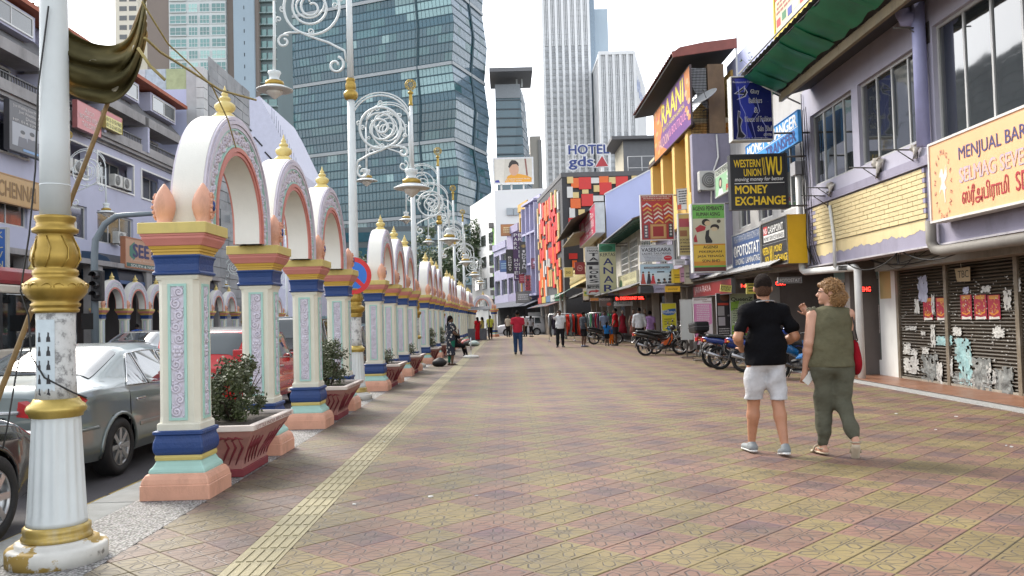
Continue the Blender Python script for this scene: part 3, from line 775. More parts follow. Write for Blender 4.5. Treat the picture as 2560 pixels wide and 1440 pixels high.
def planter(x,y,kind,pl,sl):
    t=thing('planter',pl,'planter',(x,y,0),0,'painted planters between the pillars');t.scale=(1.06,1.0,.80)
    for nm,me in zip(('bowl','foot','rim','soil','leaf_ornament'),PLN):inst(me,nm,t)
    # lettering on the street side of the rim
    co,fs=text_mesh('LITTLE INDIA BRICKFIELDS',.02);lo=co.min(0);hi=co.max(0)
    vs=[(.3965,-.62+(p_[0]-lo[0])/(hi[0]-lo[0])*1.24,.582+(p_[1]-lo[1])/(hi[1]-lo[1])*.038)for p_ in co]
    MB().add(vs,fs).build('lettering',PLD,t)
    if kind is not None:
        s_=thing('shrub',sl,'shrub',(x+.02,y,.475),0,'shrubs in the planters')
        inst(SHR[kind][0],'stems',s_);inst(SHR[kind][1],'foliage',s_)
ordn=['first','second','third','fourth','fifth']
for k in range(4):
    for j,kk in((0,0),(2,1)):
        y=AY0+k*PERIOD+(j+.5)*SP
        if k==0:
            planter(AX+.03,y,kk,['nearest pink planter with lettered white rim beside the red car','pink planter at the third opening of the nearest arcade'][kk],['broad dark bushy shrub in the nearest planter','rounded dark shrub in front of the black car'][kk])
        else:
            planter(AX+.03,y,2 if(k+j)%2 else 1,'%s pink planter of the %s arcade along the pavement'%(('near','far')[kk],ordn[k]),'small shrub in the %s planter of the %s arcade'%(('near','far')[kk],ordn[k]))
# ================================================================ LAMP POSTS
GOLD=pm((.40,.265,.055),.38,metal=.55,var=.22,scale=7,dirt=.5,dirtc=(.16,.11,.03),dscale=4)
LWHITE=pm((.64,.68,.68),.5,var=.06,scale=3,dirt=.18,dirtc=(.4,.41,.39),dscale=3)
WORN=None
def worn_mat():
    m=bpy.data.materials.new('worn_gold_paint');m.use_nodes=True;nt=m.node_tree;b=nt.nodes['Principled BSDF']
    tc=node(nt,'ShaderNodeTexCoord');n=node(nt,'ShaderNodeTexNoise',Scale=5.5,Detail=9.0,Roughness=.6);nt.links.new(tc.outputs['Object'],n.inputs['Vector'])
    cr=node(nt,'ShaderNodeValToRGB');e=cr.color_ramp.elements
    e[0].position=.47;e[0].color=(.36,.24,.06,1);e[1].position=.50;e[1].color=(.62,.61,.57,1)
    x=e.new(.68);x.color=(.55,.54,.50,1);y=e.new(.72);y.color=(.2,.19,.17,1)
    nt.links.new(n.outputs['Fac'],cr.inputs[0]);nt.links.new(cr.outputs[0],b.inputs['Base Color']);b.inputs['Roughness'].default_value=.6
    bp=node(nt,'ShaderNodeBump',Strength=.5,Distance=.004);nt.links.new(n.outputs['Fac'],bp.inputs['Height']);nt.links.new(bp.outputs[0],b.inputs['Normal']);return m
def shaft_mat():
    """white paint with torn paper and grey glue marks"""
    m=bpy.data.materials.new('pasted_shaft');m.use_nodes=True;nt=m.node_tree;b=nt.nodes['Principled BSDF']
    tc=node(nt,'ShaderNodeTexCoord');n=node(nt,'ShaderNodeTexNoise',Scale=9.0,Detail=9.0,Roughness=.7);nt.links.new(tc.outputs['Object'],n.inputs['Vector'])
    cr=node(nt,'ShaderNodeValToRGB');e=cr.color_ramp.elements
    e[0].position=.38;e[0].color=(.22,.22,.22,1);e[1].position=.46;e[1].color=(.58,.59,.58,1)
    x=e.new(.60);x.color=(.66,.67,.66,1);y=e.new(.66);y.color=(.36,.38,.40,1)
    nt.links.new(n.outputs['Fac'],cr.inputs[0]);nt.links.new(cr.outputs[0],b.inputs['Base Color']);b.inputs['Roughness'].default_value=.75;return m
WORN=worn_mat();SHM=shaft_mat()
LP={}
LP['foot']=MB().lathe([(.285,-.002),(.285,.085),(.272,.10),(.235,.105),(.235,.125),(.205,.132)],32).mesh('foot',WORN)
LP['lower_ring']=MB().lathe([(.195,.132),(.20,.15),(.19,.165),(.186,.17),(.192,.19),(.19,.21),(.175,.222)],32).mesh('lower_ring',pm((.46,.33,.09),.42,metal=.4,var=.2,scale=9,dirt=.6,dirtc=(.5,.48,.42),dscale=7))
LP['fluted_column']=MB().lathe([(.172,.222),(.170,.25),(.166,.30),(.150,.60),(.138,.84),(.136,.862),(.138,.87)],96,flute=(.26,.85,16,.075)).mesh('fluted_column',LWHITE)
LP['middle_ring']=MB().lathe([(.138,.87),(.150,.875),(.153,.892),(.168,.905),(.172,.925),(.162,.945),(.142,.96),(.128,.985)],32).mesh('middle_ring',pm((.50,.37,.10),.36,metal=.5,var=.2,scale=8,dirt=.3,dirtc=(.3,.22,.08)))
LP['pasted_shaft']=MB().lathe([(.118,.985),(.112,1.10),(.110,1.45),(.112,1.51)],24).mesh('pasted_shaft',SHM)
_u=MB().lathe([(.112,1.51),(.13,1.515),(.135,1.53),(.122,1.54),(.138,1.55),(.142,1.565),(.125,1.578),(.15,1.60),(.178,1.635),(.184,1.67),(.170,1.70),(.135,1.725),(.122,1.735),(.132,1.75),(.128,1.775),(.112,1.785),(.125,1.80),(.138,1.83),(.136,1.88),(.118,1.94),(.100,1.995),(.104,2.0),(.130,2.01),(.132,2.03),(.110,2.045),(.106,2.07),(.118,2.095),(.116,2.11),(.09,2.115)],32)
for k in range(8):
    a=k*PI/4;c=Vector((math.cos(a),math.sin(a),0));tn=Vector((-math.sin(a),math.cos(a),0))
    for s_ in(-1,1):
        _u.tube([c*(.178-.0016*t)+tn*s_*(.048-.036*math.cos(t*.55)*(1-t/14))*.9+Vector((0,0,1.668+.026*math.sin(t*.55)*(1-t/16)))for t in range(12)],.0055,5)
    _u.tube([c*.122+Vector((0,0,1.79)),c*.142+tn*.03+Vector((0,0,1.84)),c*.128+tn*.035+Vector((0,0,1.91)),c*.108+Vector((0,0,1.985))],[.003,.006,.006,.003],5)
LP['gold_urn']=_u.mesh('gold_urn',GOLD)
LP['pole']=MB().lathe([(.088,2.115),(.086,2.60),(.080,3.5),(.068,5.55)],20).lathe([(.0885,2.30),(.0885,2.308)],20).mesh('pole',LWHITE)
LP['collar']=MB().lathe([(.07,5.55),(.10,5.56),(.125,5.60),(.135,5.66),(.12,5.70),(.09,5.72),(.088,5.74),(.10,5.76),(.098,5.84),(.078,5.90),(.085,5.91),(.085,5.95),(.06,5.96)],20).mesh('collar',GOLD)
LP['upper_pole']=MB().lathe([(.062,5.96),(.052,8.08)],14).mesh('upper_pole',LWHITE)
f=MB().lathe([(.055,8.08),(.068,8.10),(.068,8.14),(.05,8.16),(.055,8.30),(.048,8.42),(.05,8.44),(.085,8.47),(.09,8.50),(.05,8.54),(.012,8.58)],14)
for k in range(2):f.tube([(.165*(1-.35*k)*math.cos(a*PI/12),0,8.74+.165*(1-.35*k)*math.sin(a*PI/12))for a in range(24)],.013,5,closed=True)
for k in range(8):
    a=k*PI/4;f.tube([(.02*math.cos(a),0,8.74+.02*math.sin(a)),(.165*math.cos(a),0,8.74+.165*math.sin(a))],.009,4)
    f.ell((.135*math.cos(a+.39),0,8.74+.135*math.sin(a+.39)),(.025,.012,.025),6,4)
LP['finial']=f.mesh('finial',pm((.42,.29,.05),.4,metal=.4,var=.2))
def arm_mesh(s,R,zc,xl,zlamp):
    """scroll bracket in the XZ plane; s = side, R = radius of the outer arc, xl = distance of the lamp stem"""
    m=MB();cx=s*xl/2;k=R/.52;rt=.021*(.8+.2*k)
    # outer arc from the pole over the top and down as the lamp stem
    arc=[(s*(xl/2-xl/2*math.cos(PI*t/20)),0,zc+.10*k+R*.98*math.sin(PI*t/20))for t in range(21)]
    m.tube([(s*.05,0,zc-.45*k)]+arc,rt*.9,6)
    m.tube([(s*(xl/2-(xl/2+.03)*math.cos(PI*t/20)),0,zc+.13*k+R*1.02*math.sin(PI*t/20))for t in range(2,19)],rt*.7,6)
    m.tube([arc[-1],(s*xl,0,zc-.3*k),(s*(xl+.015),0,zlamp+.34)],[rt,rt*1.25,rt*1.5],8)
    # main ring and inner spiral
    rr=.385*k;c0=(s*(xl*.5),zc)
    m.tube([(c0[0]+rr*math.cos(a*PI/18),0,c0[1]+rr*math.sin(a*PI/18))for a in range(36)],rt*1.1,6,closed=True)
    m.tube(spiral(c0[0],c0[1],.045*k,.30*k,2.1,2.0,56,0,s),rt,6)
    m.tube(spiral(c0[0]+s*.07*k,c0[1]+.05*k,.05*k,.33*k,1.25,.6,36,0,-s),rt*.8,6)
    # tail scrolls under the ring
    m.tube([(c0[0]+s*.20*k,0,c0[1]-.33*k),(c0[0],0,c0[1]-.42*k),(c0[0]-s*.22*k,0,c0[1]-.50*k),(s*.10,0,zc-.62*k),(s*.07,0,zc-.78*k)],rt,6)
    m.tube(spiral(s*.20*k,zc-.82*k,.03*k,.125*k,1.2,(PI if s>0 else 0),24,0,-s),rt*1.1,6)
    m.tube(spiral(s*(xl-.13*k),zc-.47*k,.03*k,.10*k,1.1,PI/2,20,0,s),rt,6)
    m.tube([(c0[0]+s*.15*k,0,c0[1]-.35*k),(c0[0]+s*.32*k,0,c0[1]-.35*k),(s*(xl-.13*k),0,zc-.37*k)],rt*.9,6)
    for(dx,dz,q)in((-.40,.10,1),(.40,-.02,-1),(.36,.22,1),(.0,.47,-1),(-.06,.36,1),(.02,-.34,-1),(-.33,.02,1),(.46,-.16,1)):
        m.tube(spiral(c0[0]+s*dx*k,c0[1]+dz*k,.012*k,.045*k,1.15,dx*7,14,0,q),rt*.62,5)
    return m.mesh('scroll_arm',LWHITE)
def lampheads():
    c=MB().lathe([(.05,.36),(.11,.345),(.125,.32),(.10,.27),(.085,.22),(.09,.20),(.11,.19),(.115,.17)],20).mesh('lamp_cap',LWHITE)
    g=MB().lathe([(.115,.17),(.165,.15),(.175,.115),(.165,.085),(.15,.075)],20).mesh('lamp_collar',GOLD)
    d=MB().lathe([(.15,.075),(.19,.066),(.27,.03),(.335,.0),(.338,-.012),(.30,-.02),(.20,-.025)],28).mesh('lamp_shade',LWHITE)
    b=MB().lathe([(.16,-.022),(.15,-.06),(.11,-.10),(.05,-.145),(.02,-.175),(.002,-.18)],16).mesh('lamp_bulb',pm((.62,.60,.56),.2,var=.1))
    return(('lamp_cap',c),('lamp_collar',g),('lamp_shade',d),('lamp_bulb',b))
LHEAD=lampheads()
ARMS=((1,.52,5.02,1.08,3.88),(-1,.70,7.32,1.40,5.78))
ARMM=[arm_mesh(*a)for a in ARMS]
def make_lamp(label,x,y,rz=.0):
    t=thing('street_lamp',label,'street lamp',(x,y,0),rz,'white and gold scrollwork street lamps')
    for k in('foot','lower_ring','fluted_column','middle_ring','pasted_shaft','gold_urn','pole','collar','upper_pole','finial'):inst(LP[k],k,t)
    for a,me in zip(ARMS,ARMM):
        ao=inst(me,'scroll_arm',t)
        for nm,hm in LHEAD:inst(hm,nm,ao,(a[0]*(a[3]+.015),0,a[4]))
    return t
ll=['nearest street lamp post with bamboo pole and pasted papers at the left','second street lamp post carrying the round no-stopping sign','third street lamp post along the arcade','fourth street lamp post along the arcade','fifth street lamp post along the arcade','sixth and smallest street lamp post at the far end of the arcade']
LX=-2.79;lamps=[]
for k in range(6):
    lamps.append(make_lamp(ll[k],LX,5.30+PERIOD*k))
for k,(y,lb)in enumerate(((31.9,'scrollwork street lamp across the road above the bus'),(42.7,'scrollwork street lamp across the road beside the orange restaurant sign'),(53.0,'scrollwork street lamp far across the road behind the second pillar'),(63.5,'farthest scrollwork street lamp across the road'))):
    make_lamp(lb,-16.3,y,PI)
# pasted paper on the nearest post
for i,(z0,z1,a0,a1)in enumerate(((1.02,1.47,-2.25,-1.15),)):
    r=.1145;n=10;m=MB()
    m.grid(lambda u,v:(r*math.cos(a0+(a1-a0)*u),r*math.sin(a0+(a1-a0)*u),z0+(z1-z0)*v),n,6)
    m.build('pasted_paper',pm((.58,.66,.70),.8,var=.12,scale=14),lamps[0])
    fm=MB();rs=random.Random(4)
    for rr in range(5):
        for cc in range(2):
            ua=a0+(a1-a0)*(.12+cc*.48);za=z1-.08-rr*.085;r2=r+.0015
            def P(da,dz):return(r2*math.cos(ua+da),r2*math.sin(ua+da),za+dz)
            fm.add([P(.03,-.055),P(.24,-.055),P(.22,-.028),P(.17,-.02),P(.18,.0),P(.10,.004),P(.09,-.02),P(.04,-.03)],[tuple(range(8))])
    tag(fm.build('printed_faces',pm((.05,.05,.055),.8,var=.5,scale=60),lamps[0]),None,None,None,'stuff')
# round no-stopping sign on the second post
sg=thing('no_stopping_sign','round blue no-stopping sign with red ring and slash on second lamp post','road sign',(LX,5.30+PERIOD,0),0)
def dsk(name,r0,r1,y,mat,n=40,t=.004):
    m=MB();vs=[];fs=[]
    for k in range(n):
        c,s_=math.cos(2*PI*k/n),math.sin(2*PI*k/n);vs+=[(r0*c,y,r0*s_),(r1*c,y,r1*s_),(r1*c,y+t,r1*s_),(r0*c,y+t,r0*s_)]
    for k in range(n):
        a,b=4*k,4*((k+1)%n);fs+=[(a,b,b+1,a+1),(a+1,b+1,b+2,a+2),(a+3,a+2,b+2,b+3)]
    m.add(vs,fs);return m.build(name,mat,sg)
RED=pm((.62,.012,.018),.4,var=.05);BLU=pm((.015,.16,.62),.4,var=.05)
for o in(dsk('sign_plate',.0,.345,-.176,pm((.35,.35,.35),.5)),dsk('blue_disc',.0,.27,-.179,BLU,t=.002),dsk('red_ring',.262,.345,-.181,RED,t=.003)):
    o.location=(-.05,.05,2.27);o.rotation_euler=(0,0,math.radians(12))
o=MB().cbox((0,-.183,0),(.07,.003,.56),Matrix.Rotation(math.radians(-45),3,'Y')).build('red_slash',RED,sg,(-.05,.05,2.27),(0,0,math.radians(12)))
m=MB();m.tube([(.095*math.cos(a*PI/8),.095*math.sin(a*PI/8),2.30)for a in range(16)],.012,5,closed=True);m.beam((.02,-.08,2.3),(.045,-.13,2.3),.03)
m.build('clamp',pm((.4,.4,.4),.4,metal=.8),sg)
# bamboo pole, hanging cloth, cords
p0=G(0,1000,.0);a_=atY(-60,1150,5.47);b_=atY(366,-10,5.47)
st=MB();n=14;pts=[Vector(a_).lerp(Vector(b_),k/n)+Vector((0,.0,.012*math.sin(k*1.1)))for k in range(n+1)]
pts[0].z=.0;pts[0]=Vector((a_[0]-.12,5.45,.0))
st.tube(pts,[.019-.0004*k for k in range(n+1)],8)
tag(st.build('bamboo_pole',pm((.23,.145,.055),.6,var=.3,scale=12,dirt=.4)),'brown bamboo pole leaning across the nearest lamp post','pole')
def cloth_mat():
    m=bpy.data.materials.new('banner_cloth');m.use_nodes=True;nt=m.node_tree;b=nt.nodes['Principled BSDF']
    tc=node(nt,'ShaderNodeTexCoord');n=node(nt,'ShaderNodeTexNoise',Scale=2.6,Detail=5.0);nt.links.new(tc.outputs['Object'],n.inputs['Vector'])
    cr=node(nt,'ShaderNodeValToRGB');e=cr.color_ramp.elements
    e[0].position=.36;e[0].color=(.10,.088,.042,1);e[1].position=.56;e[1].color=(.19,.165,.08,1);x=e.new(.66);x.color=(.42,.29,.12,1)
    nt.links.new(n.outputs['Fac'],cr.inputs[0]);nt.links.new(cr.outputs[0],b.inputs['Base Color']);b.inputs['Roughness'].default_value=.95;b.inputs['Specular IOR Level'].default_value=.1
    tr=node(nt,'ShaderNodeBsdfTranslucent');nt.links.new(cr.outputs[0],tr.inputs[0]);mx=node(nt,'ShaderNodeMixShader');mx.inputs[0].default_value=.4
    out=nt.nodes['Material Output'];nt.links.new(b.outputs[0],mx.inputs[1]);nt.links.new(tr.outputs[0],mx.inputs[2]);nt.links.new(mx.outputs[0],out.inputs[0]);return m
top=[(150,55),(185,85),(235,108),(285,112),(320,95),(345,45),(362,-30)]
bot=[(150,215),(185,238),(230,252),(275,258),(315,232),(345,180),(368,90)]
def cs(P,u):
    x=u*(len(P)-1);i=min(int(x),len(P)-2);t=x-i
    p0_,p1,p2,p3=P[max(i-1,0)],P[i],P[i+1],P[min(i+2,len(P)-1)]
    return[.5*((2*p1[k])+(-p0_[k]+p2[k])*t+(2*p0_[k]-5*p1[k]+4*p2[k]-p3[k])*t*t+(-p0_[k]+3*p1[k]-3*p2[k]+p3[k])*t**3)for k in range(2)]
def cl(u,v):
    a,b=cs(top,u),cs(bot,u);px,py=a[0]+(b[0]-a[0])*v,a[1]+(b[1]-a[1])*v
    fold=.04*math.sin(v*34+u*9)*.4+.05*math.sin(v*19+u*4+1.5*math.sin(u*6))*(.3+.7*math.sin(PI*u))+.10*math.sin(PI*v)
    return atY(px,py,5.44-fold)
m=MB();m.grid(cl,44,36);cl_o=m.build('hanging_cloth',cloth_mat())
tag(cl_o,'old brown banner cloth sagging between lamp post and bamboo pole','cloth')
sm_=cl_o.modifiers.new('thickness','SOLIDIFY');sm_.thickness=.004
lm=MB();rs=random.Random(11)
for(u,v,w,h)in((.55,.78,.075,.05),(.62,.72,.05,.035),(.72,.50,.03,.05),(.76,.36,.03,.045),(.69,.68,.035,.05),(.66,.83,.03,.03),(.33,.33,.06,.06)):
    c=cl(u,v);ps=[]
    for k in range(9):
        a=2*PI*k/9;q=rs.uniform(.55,1.25);uu,vv=u+w*.55*q*math.cos(a),v+h*q*math.sin(a);pt=cl(uu,vv);ps.append((pt.x,pt.y-.008,pt.z))
    lm.add(ps,[tuple(range(9))])
lm.build('printed_letters',pm((.62,.58,.46),.7),cl_o)
cd=MB()
def cord(mb,pix,Y,r=.005):
    mb.tube([atY(px,py,Y if not isinstance(Y,(list,tuple))else Y[i])for i,(px,py)in enumerate(pix)],r,5)
cord(cd,[(355,5),(420,110),(480,165),(530,215),(570,300),(590,370)],[5.2,5.6,6.0,6.4,6.9,7.2],.006)
cord(cd,[(362,95),(400,130),(480,180),(550,225),(640,250)],[5.2,5.5,6.0,6.5,7.0],.009)
cord(cd,[(345,120),(375,165),(412,200)],5.2,.010)
tag(cd.build('tattered_cords',pm((.36,.29,.11),.8,var=.3,scale=20)),'straw coloured cords trailing from the pole to the first arch','cord')
wr=MB()
wr.tube([Vector((LX,5.30,0))+Vector(q)for q in((.02,-.10,3.4),(-.055,-.085,2.9),(-.105,-.03,2.4),(-.145,-.03,2.0),(-.20,-.03,1.65),(-.14,-.05,1.5),(-.12,-.06,1.25),(.0,-.135,1.12),(.13,-.05,1.02),(.17,.03,.98))],.0055,5)
wr.tube([Vector((LX,5.30,0))+Vector(q)for q in((-.17,-.05,1.35),(-.20,-.08,1.15),(-.24,-.1,.85),(-.26,-.12,.70))],.005,5)
tag(wr.build('loose_cable',pm((.02,.02,.02),.6)),'black cable hanging loosely down the nearest lamp post','cable')
# ================================================================ RIGHT HAND SHOP ROW
FX=6.95
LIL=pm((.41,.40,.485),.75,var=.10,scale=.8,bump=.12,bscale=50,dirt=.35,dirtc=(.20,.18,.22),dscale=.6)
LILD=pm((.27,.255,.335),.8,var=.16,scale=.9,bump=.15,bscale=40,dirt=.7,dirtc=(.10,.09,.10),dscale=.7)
LILP=pm((.46,.50,.74),.75,var=.07,scale=.5,dirt=.2,dirtc=(.3,.32,.45),dscale=.4)
ALU=pm((.50,.50,.49),.4,metal=.35,var=.1,dirt=.25)
DARKG=glass((.018,.022,.024),.04,wave=.06)
DARK=pm((.018,.017,.017),.85,var=.3)
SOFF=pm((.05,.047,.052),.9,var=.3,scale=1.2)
STEEL=pm((.10,.095,.09),.55,metal=.4,var=.3,scale=6,dirt=.5,dirtc=(.14,.07,.04))
WHT=pm((.72,.72,.69),.65,var=.08,scale=1.2,dirt=.35,dirtc=(.34,.32,.28),dscale=1.0)
WPIPE=pm((.70,.70,.68),.45,var=.06,dirt=.35,dirtc=(.35,.33,.3),dscale=2)
YWALL=pm((.70,.45,.13),.7,var=.08,scale=1.0,dirt=.25,dirtc=(.42,.28,.1),dscale=.8)
CREAMW=pm((.62,.52,.34),.75,var=.1,dirt=.25)
def wall(mb,x0,x1,z0,z1,y0,y1,holes=()):
    """upright slab x0..x1 / z0..z1, y0..y1 thick, with rectangular openings (xa, xb, za, zb)"""
    xs=sorted(set([x0,x1]+[v for h in holes for v in h[:2]]));zs=sorted(set([z0,z1]+[v for h in holes for v in h[2:]]))
    xs=[x for x in xs if x0<=x<=x1];zs=[z for z in zs if z0<=z<=z1]
    for i in range(len(xs)-1):
        j=0
        while j<len(zs)-1:
            cx,cz=(xs[i]+xs[i+1])/2,(zs[j]+zs[j+1])/2
            if any(h[0]<cx<h[1]and h[2]<cz<h[3]for h in holes):j+=1;continue
            k=j+1
            while k<len(zs)-1 and not any(h[0]<cx<h[1]and h[2]<(zs[k]+zs[k+1])/2<h[3]for h in holes):k+=1
            mb.box(xs[i],xs[i+1],y0,y1,zs[j],zs[k]);j=k
    return mb
def window(parent,x0,x1,z0,z1,n=1,y=.08,fw=.05,fm=None,gm=None,rows=1,name='window',mw=None,panes=True,sill=False,ratios=None):
    """framed window set in an opening: frame mesh with mullions; each pane its own piece"""
    fm=fm or ALU;gm=gm or DARKG;mw=mw or fw*.8
    m=MB();m.box(x0,x1,y-.03,y+.03,z0,z0+fw);m.box(x0,x1,y-.03,y+.03,z1-fw,z1);m.box(x0,x0+fw,y-.03,y+.03,z0+fw,z1-fw);m.box(x1-fw,x1,y-.03,y+.03,z0+fw,z1-fw)
    W_=(x1-x0-2*fw);H_=z1-z0-2*fw
    for k in range(1,n):xx=x0+fw+W_*k/n;m.box(xx-mw/2,xx+mw/2,y-.025,y+.025,z0+fw,z1-fw)
    for k in range(1,rows):zz=z0+fw+H_*k/rows;m.box(x0+fw,x1-fw,y-.022,y+.022,zz-mw/2,zz+mw/2)
    o=m.build(name,fm,parent)
    if panes:
        for i in range(n):
            for j in range(rows):
                xa,xb=x0+fw+W_*i/n,x0+fw+W_*(i+1)/n;za,zb=z0+fw+H_*j/rows,z0+fw+H_*(j+1)/rows
                p=MB().box(-(xb-xa)/2,(xb-xa)/2,-.004,.004,-(zb-za)/2,(zb-za)/2).build('pane',gm,o,((xa+xb)/2,y,(za+zb)/2),(0,0,rnd.uniform(-.006,.006)))
    else:MB().box(x0+fw,x1-fw,y-.004,y+.004,z0+fw,z1-fw).build('pane',gm,o)
    if sill:MB().box(x0-.08,x1+.08,-.10,.02,z0-.09,z0-.003).build('sill',WHT,o)
    return o
def corr(mb,P00,P10,P01,P11,n=40,amp=.018):
    """corrugated sheet: P00-P10 along the ridge, P00-P01 along the fall"""
    P00,P10,P01,P11=map(Vector,(P00,P10,P01,P11));nr=(P10-P00).cross(P01-P00).normalized()
    vs=[];fs=[]
    for i in range(n+1):
        t=i/n;o=nr*(amp if i%2 else-amp);vs+=[P00.lerp(P10,t)+o,P01.lerp(P11,t)+o,P01.lerp(P11,t)+o-nr*.006,P00.lerp(P10,t)+o-nr*.006]
    for i in range(n):a,b=4*i,4*i+4;fs+=[(a,b,b+1,a+1),(a+3,a+2,b+2,b+3),(a+1,b+1,b+2,a+2)]
    return mb.add(vs,fs)
def frame_at(x,y,rz):return Matrix.Translation((x,y,0))@Matrix.Rotation(rz,4,'Z')
# ---------------------------------------------------------------- R1 lilac building with brick parapet panel
R1Y=19.45
R1=thing('shop_building','lilac two-storey shop building with dark windows and yellow brick panel','building',(FX,R1Y,0),-PI/2)
def lx(px,py,X=FX):return R1Y-atX(px,py,X).y
def lz(px,py,X=FX):return atX(px,py,X).z
L1=R1Y-4.0
wc=(lx(2028,380),lx(2131,330),4.18,5.78);wb=(lx(2146,300),lx(2309,210),4.18,5.78);wa=(lx(2337,250),lx(2640,100),4.02,5.92);wd=(lx(2640,100)+.2,L1-.3,4.02,5.92)
m=MB();wall(m,.0,L1,3.87,6.45,.0,.25,[wc,wb,wa,wd]);m.build('upper_wall',LIL,R1)
m=MB();m.box(.0,L1,-.05,.0,3.74,3.90);m.build('string_course',LILD,R1)
bx0,bx1=lx(2030,600),lx(2316,520)+.02
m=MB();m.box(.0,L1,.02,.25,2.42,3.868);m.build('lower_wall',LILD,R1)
for w_,n in((wc,4),(wb,4),(wa,4),(wd,4)):window(R1,*w_,n=n,y=.10,fw=.055)
m=MB();m.box(.0,L1,.6,.62,3.0,6.2);m.build('room_back',DARK,R1)
# bricks of the yellow panel
BRM=pm((.62,.51,.28),.7,var=.10,scale=2.5,bump=.2,bscale=60,dirt=.3,dirtc=(.36,.28,.12),dscale=1.2,ov=.05)
BRL=pm((.30,.28,.40),.75,var=.12,scale=2.5,bump=.2,bscale=60,dirt=.4,ov=.05)
bl,bh=.36,.084;zt=3.72;nrow=10
bme={}
for r in range(nrow):
    z=zt-(r+1)*bh;x=.06-(bl/2 if r%2 else 0)
    while x<bx1:
        a,b=max(x,.06),min(x+bl,bx1-.02)
        if b-a>.06:
            mt=BRL if(a+b)/2<.50 or(a+b)/2>bx1-.10 else BRM
            k=(round(b-a,3),mt.name)
            if k not in bme:bme[k]=MB().bbox(-(b-a)/2+.005,(b-a)/2-.005,-.012,.03,.005,bh-.005,.004).mesh('brick',mt)
            inst(bme[k],'brick',R1,((a+b)/2,rnd.uniform(-.002,.002),z))
        x+=bl
# smooth yellow paint below the bricks with a ragged brushed edge
rs=random.Random(21);pts=[];zb0=zt-nrow*bh
nn=120;up=[(.50,zb0-.004),(bx1-.10,zb0-.004)];low=[]
for k in range(nn+1):
    x=.50+(bx1-.60)*k/nn;low.append((x,2.60+.02*math.sin(x*5)+.05*abs(math.sin(x*9.3))*rs.uniform(.3,1)+.06*(x/bx1)))
m=MB();m.add([(x,.0165,z)for x,z in low]+[(x,.0165,zb0-.004)for x,z in low],[(k,k+1,nn+2+k,nn+1+k)for k in range(nn)]);m.build('yellow_paint',BRM,R1)
m=MB();m.box(-.02,L1,-.02,.30,2.395,2.425);m.build('drip_edge',pm((.45,.43,.46),.6,dirt=.5),R1)
# eave: tan fascia and dark soffit
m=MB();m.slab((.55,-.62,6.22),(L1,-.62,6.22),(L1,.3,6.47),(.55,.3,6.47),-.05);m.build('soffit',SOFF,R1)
m=MB()
for k in range(12):m.box(.5+k*1.15,.5+(k+1)*1.15-.006,-.70,-.625,6.12,6.30)
tag(m.build('fascia_gutter',pm((.20,.155,.085),.6,var=.2,dirt=.5,dscale=2),R1),None,None,None,'stuff')
m=MB();corr(m,(.5,3.4,7.5),(L1,3.4,7.5),(.5,-.68,6.32),(L1,-.68,6.32),90,.025);m.build('roof',pm((.14,.10,.085),.8,var=.3,dirt=.5),R1)
m=MB();m.box(-.06,.0,.0,6.0,2.5,6.4);m.build('party_wall',LILD,R1)
# thick lilac downpipe
dpx=lx(2322,200)
m=MB();m.tube([(dpx,-.13,6.9),(dpx,-.13,4.02)],.105,14);m.tube([(dpx-.16,-.30,6.9),(dpx-.16,-.30,6.25),(dpx-.14,-.28,6.15),(dpx-.02,-.16,6.12)],.12,12);m.build('downpipe',pm((.33,.34,.56),.5,var=.08,dirt=.25),R1)
m=MB();m.tube([(-.08,-.12,4.6),(-.08,-.12,2.44),(-.06,-.12,2.36),(.05,-.10,2.30),(2.35,.10,2.26),(2.42,.12,2.20),(2.42,.12,.03)],.075,12);m.build('white_pipe',WPIPE,R1)
m=MB();m.box(-.26,.06,-.24,.02,4.55,4.85);m.tube([(.18,-.05,4.5),(.18,-.05,2.45)],.022,6);m.tube([(.05,-.04,6.4),(.05,-.04,2.45)],.018,6);m.build('rainwater_head',pm((.33,.33,.35),.6,dirt=.5),R1)
m=MB();m.tube([(lx(2082,560),-.05,3.62),(lx(2092,640),-.04,2.9),(lx(2092,675),-.04,2.30)],.035,8);m.build('white_hose',WPIPE,R1)
MB().tube([(dpx+.05,-.10,2.80),(dpx+.05,-.10,2.46),(dpx+.12,-.08,2.34),(dpx+.3,-.05,2.30),(dpx+6,-.02,2.28)],.085,10).build('elbow_pipe',pm((.20,.185,.165),.7,dirt=.6),R1)
# bracket arms with rags of old banners
for(px,py)in((2200,420),(2082,470),(2320,70),(2070,490),(2290,375)):
    m=MB();x,z=lx(px,py),lz(px,py);m.tube([(x,.0,z),(x-.05,-.55,z+.03)],.014,6);m.tube([(x,0,z-.22),(x-.02,-.3,z+.0)],.01,5);m.box(x-.05,x+.05,-.012,.0,z-.25,z+.1);m.build('wall_bracket',STEEL,R1)
for(px,py,s_)in((2205,410,.20),(2085,470,.15),(2300,378,.13)):
    x,z=lx(px,py),lz(px,py);m=MB();rs=random.Random(px)
    m.grid(lambda u,v:(x+(u-.5)*s_*1.6+.03*math.sin(v*9),-.08-.05*math.sin(u*7+v*5),z+.12-v*s_*2*(.6+.4*math.sin(u*5))),8,10);m.build('rag',pm((.55,.52,.47),.9,var=.4,scale=15),R1)
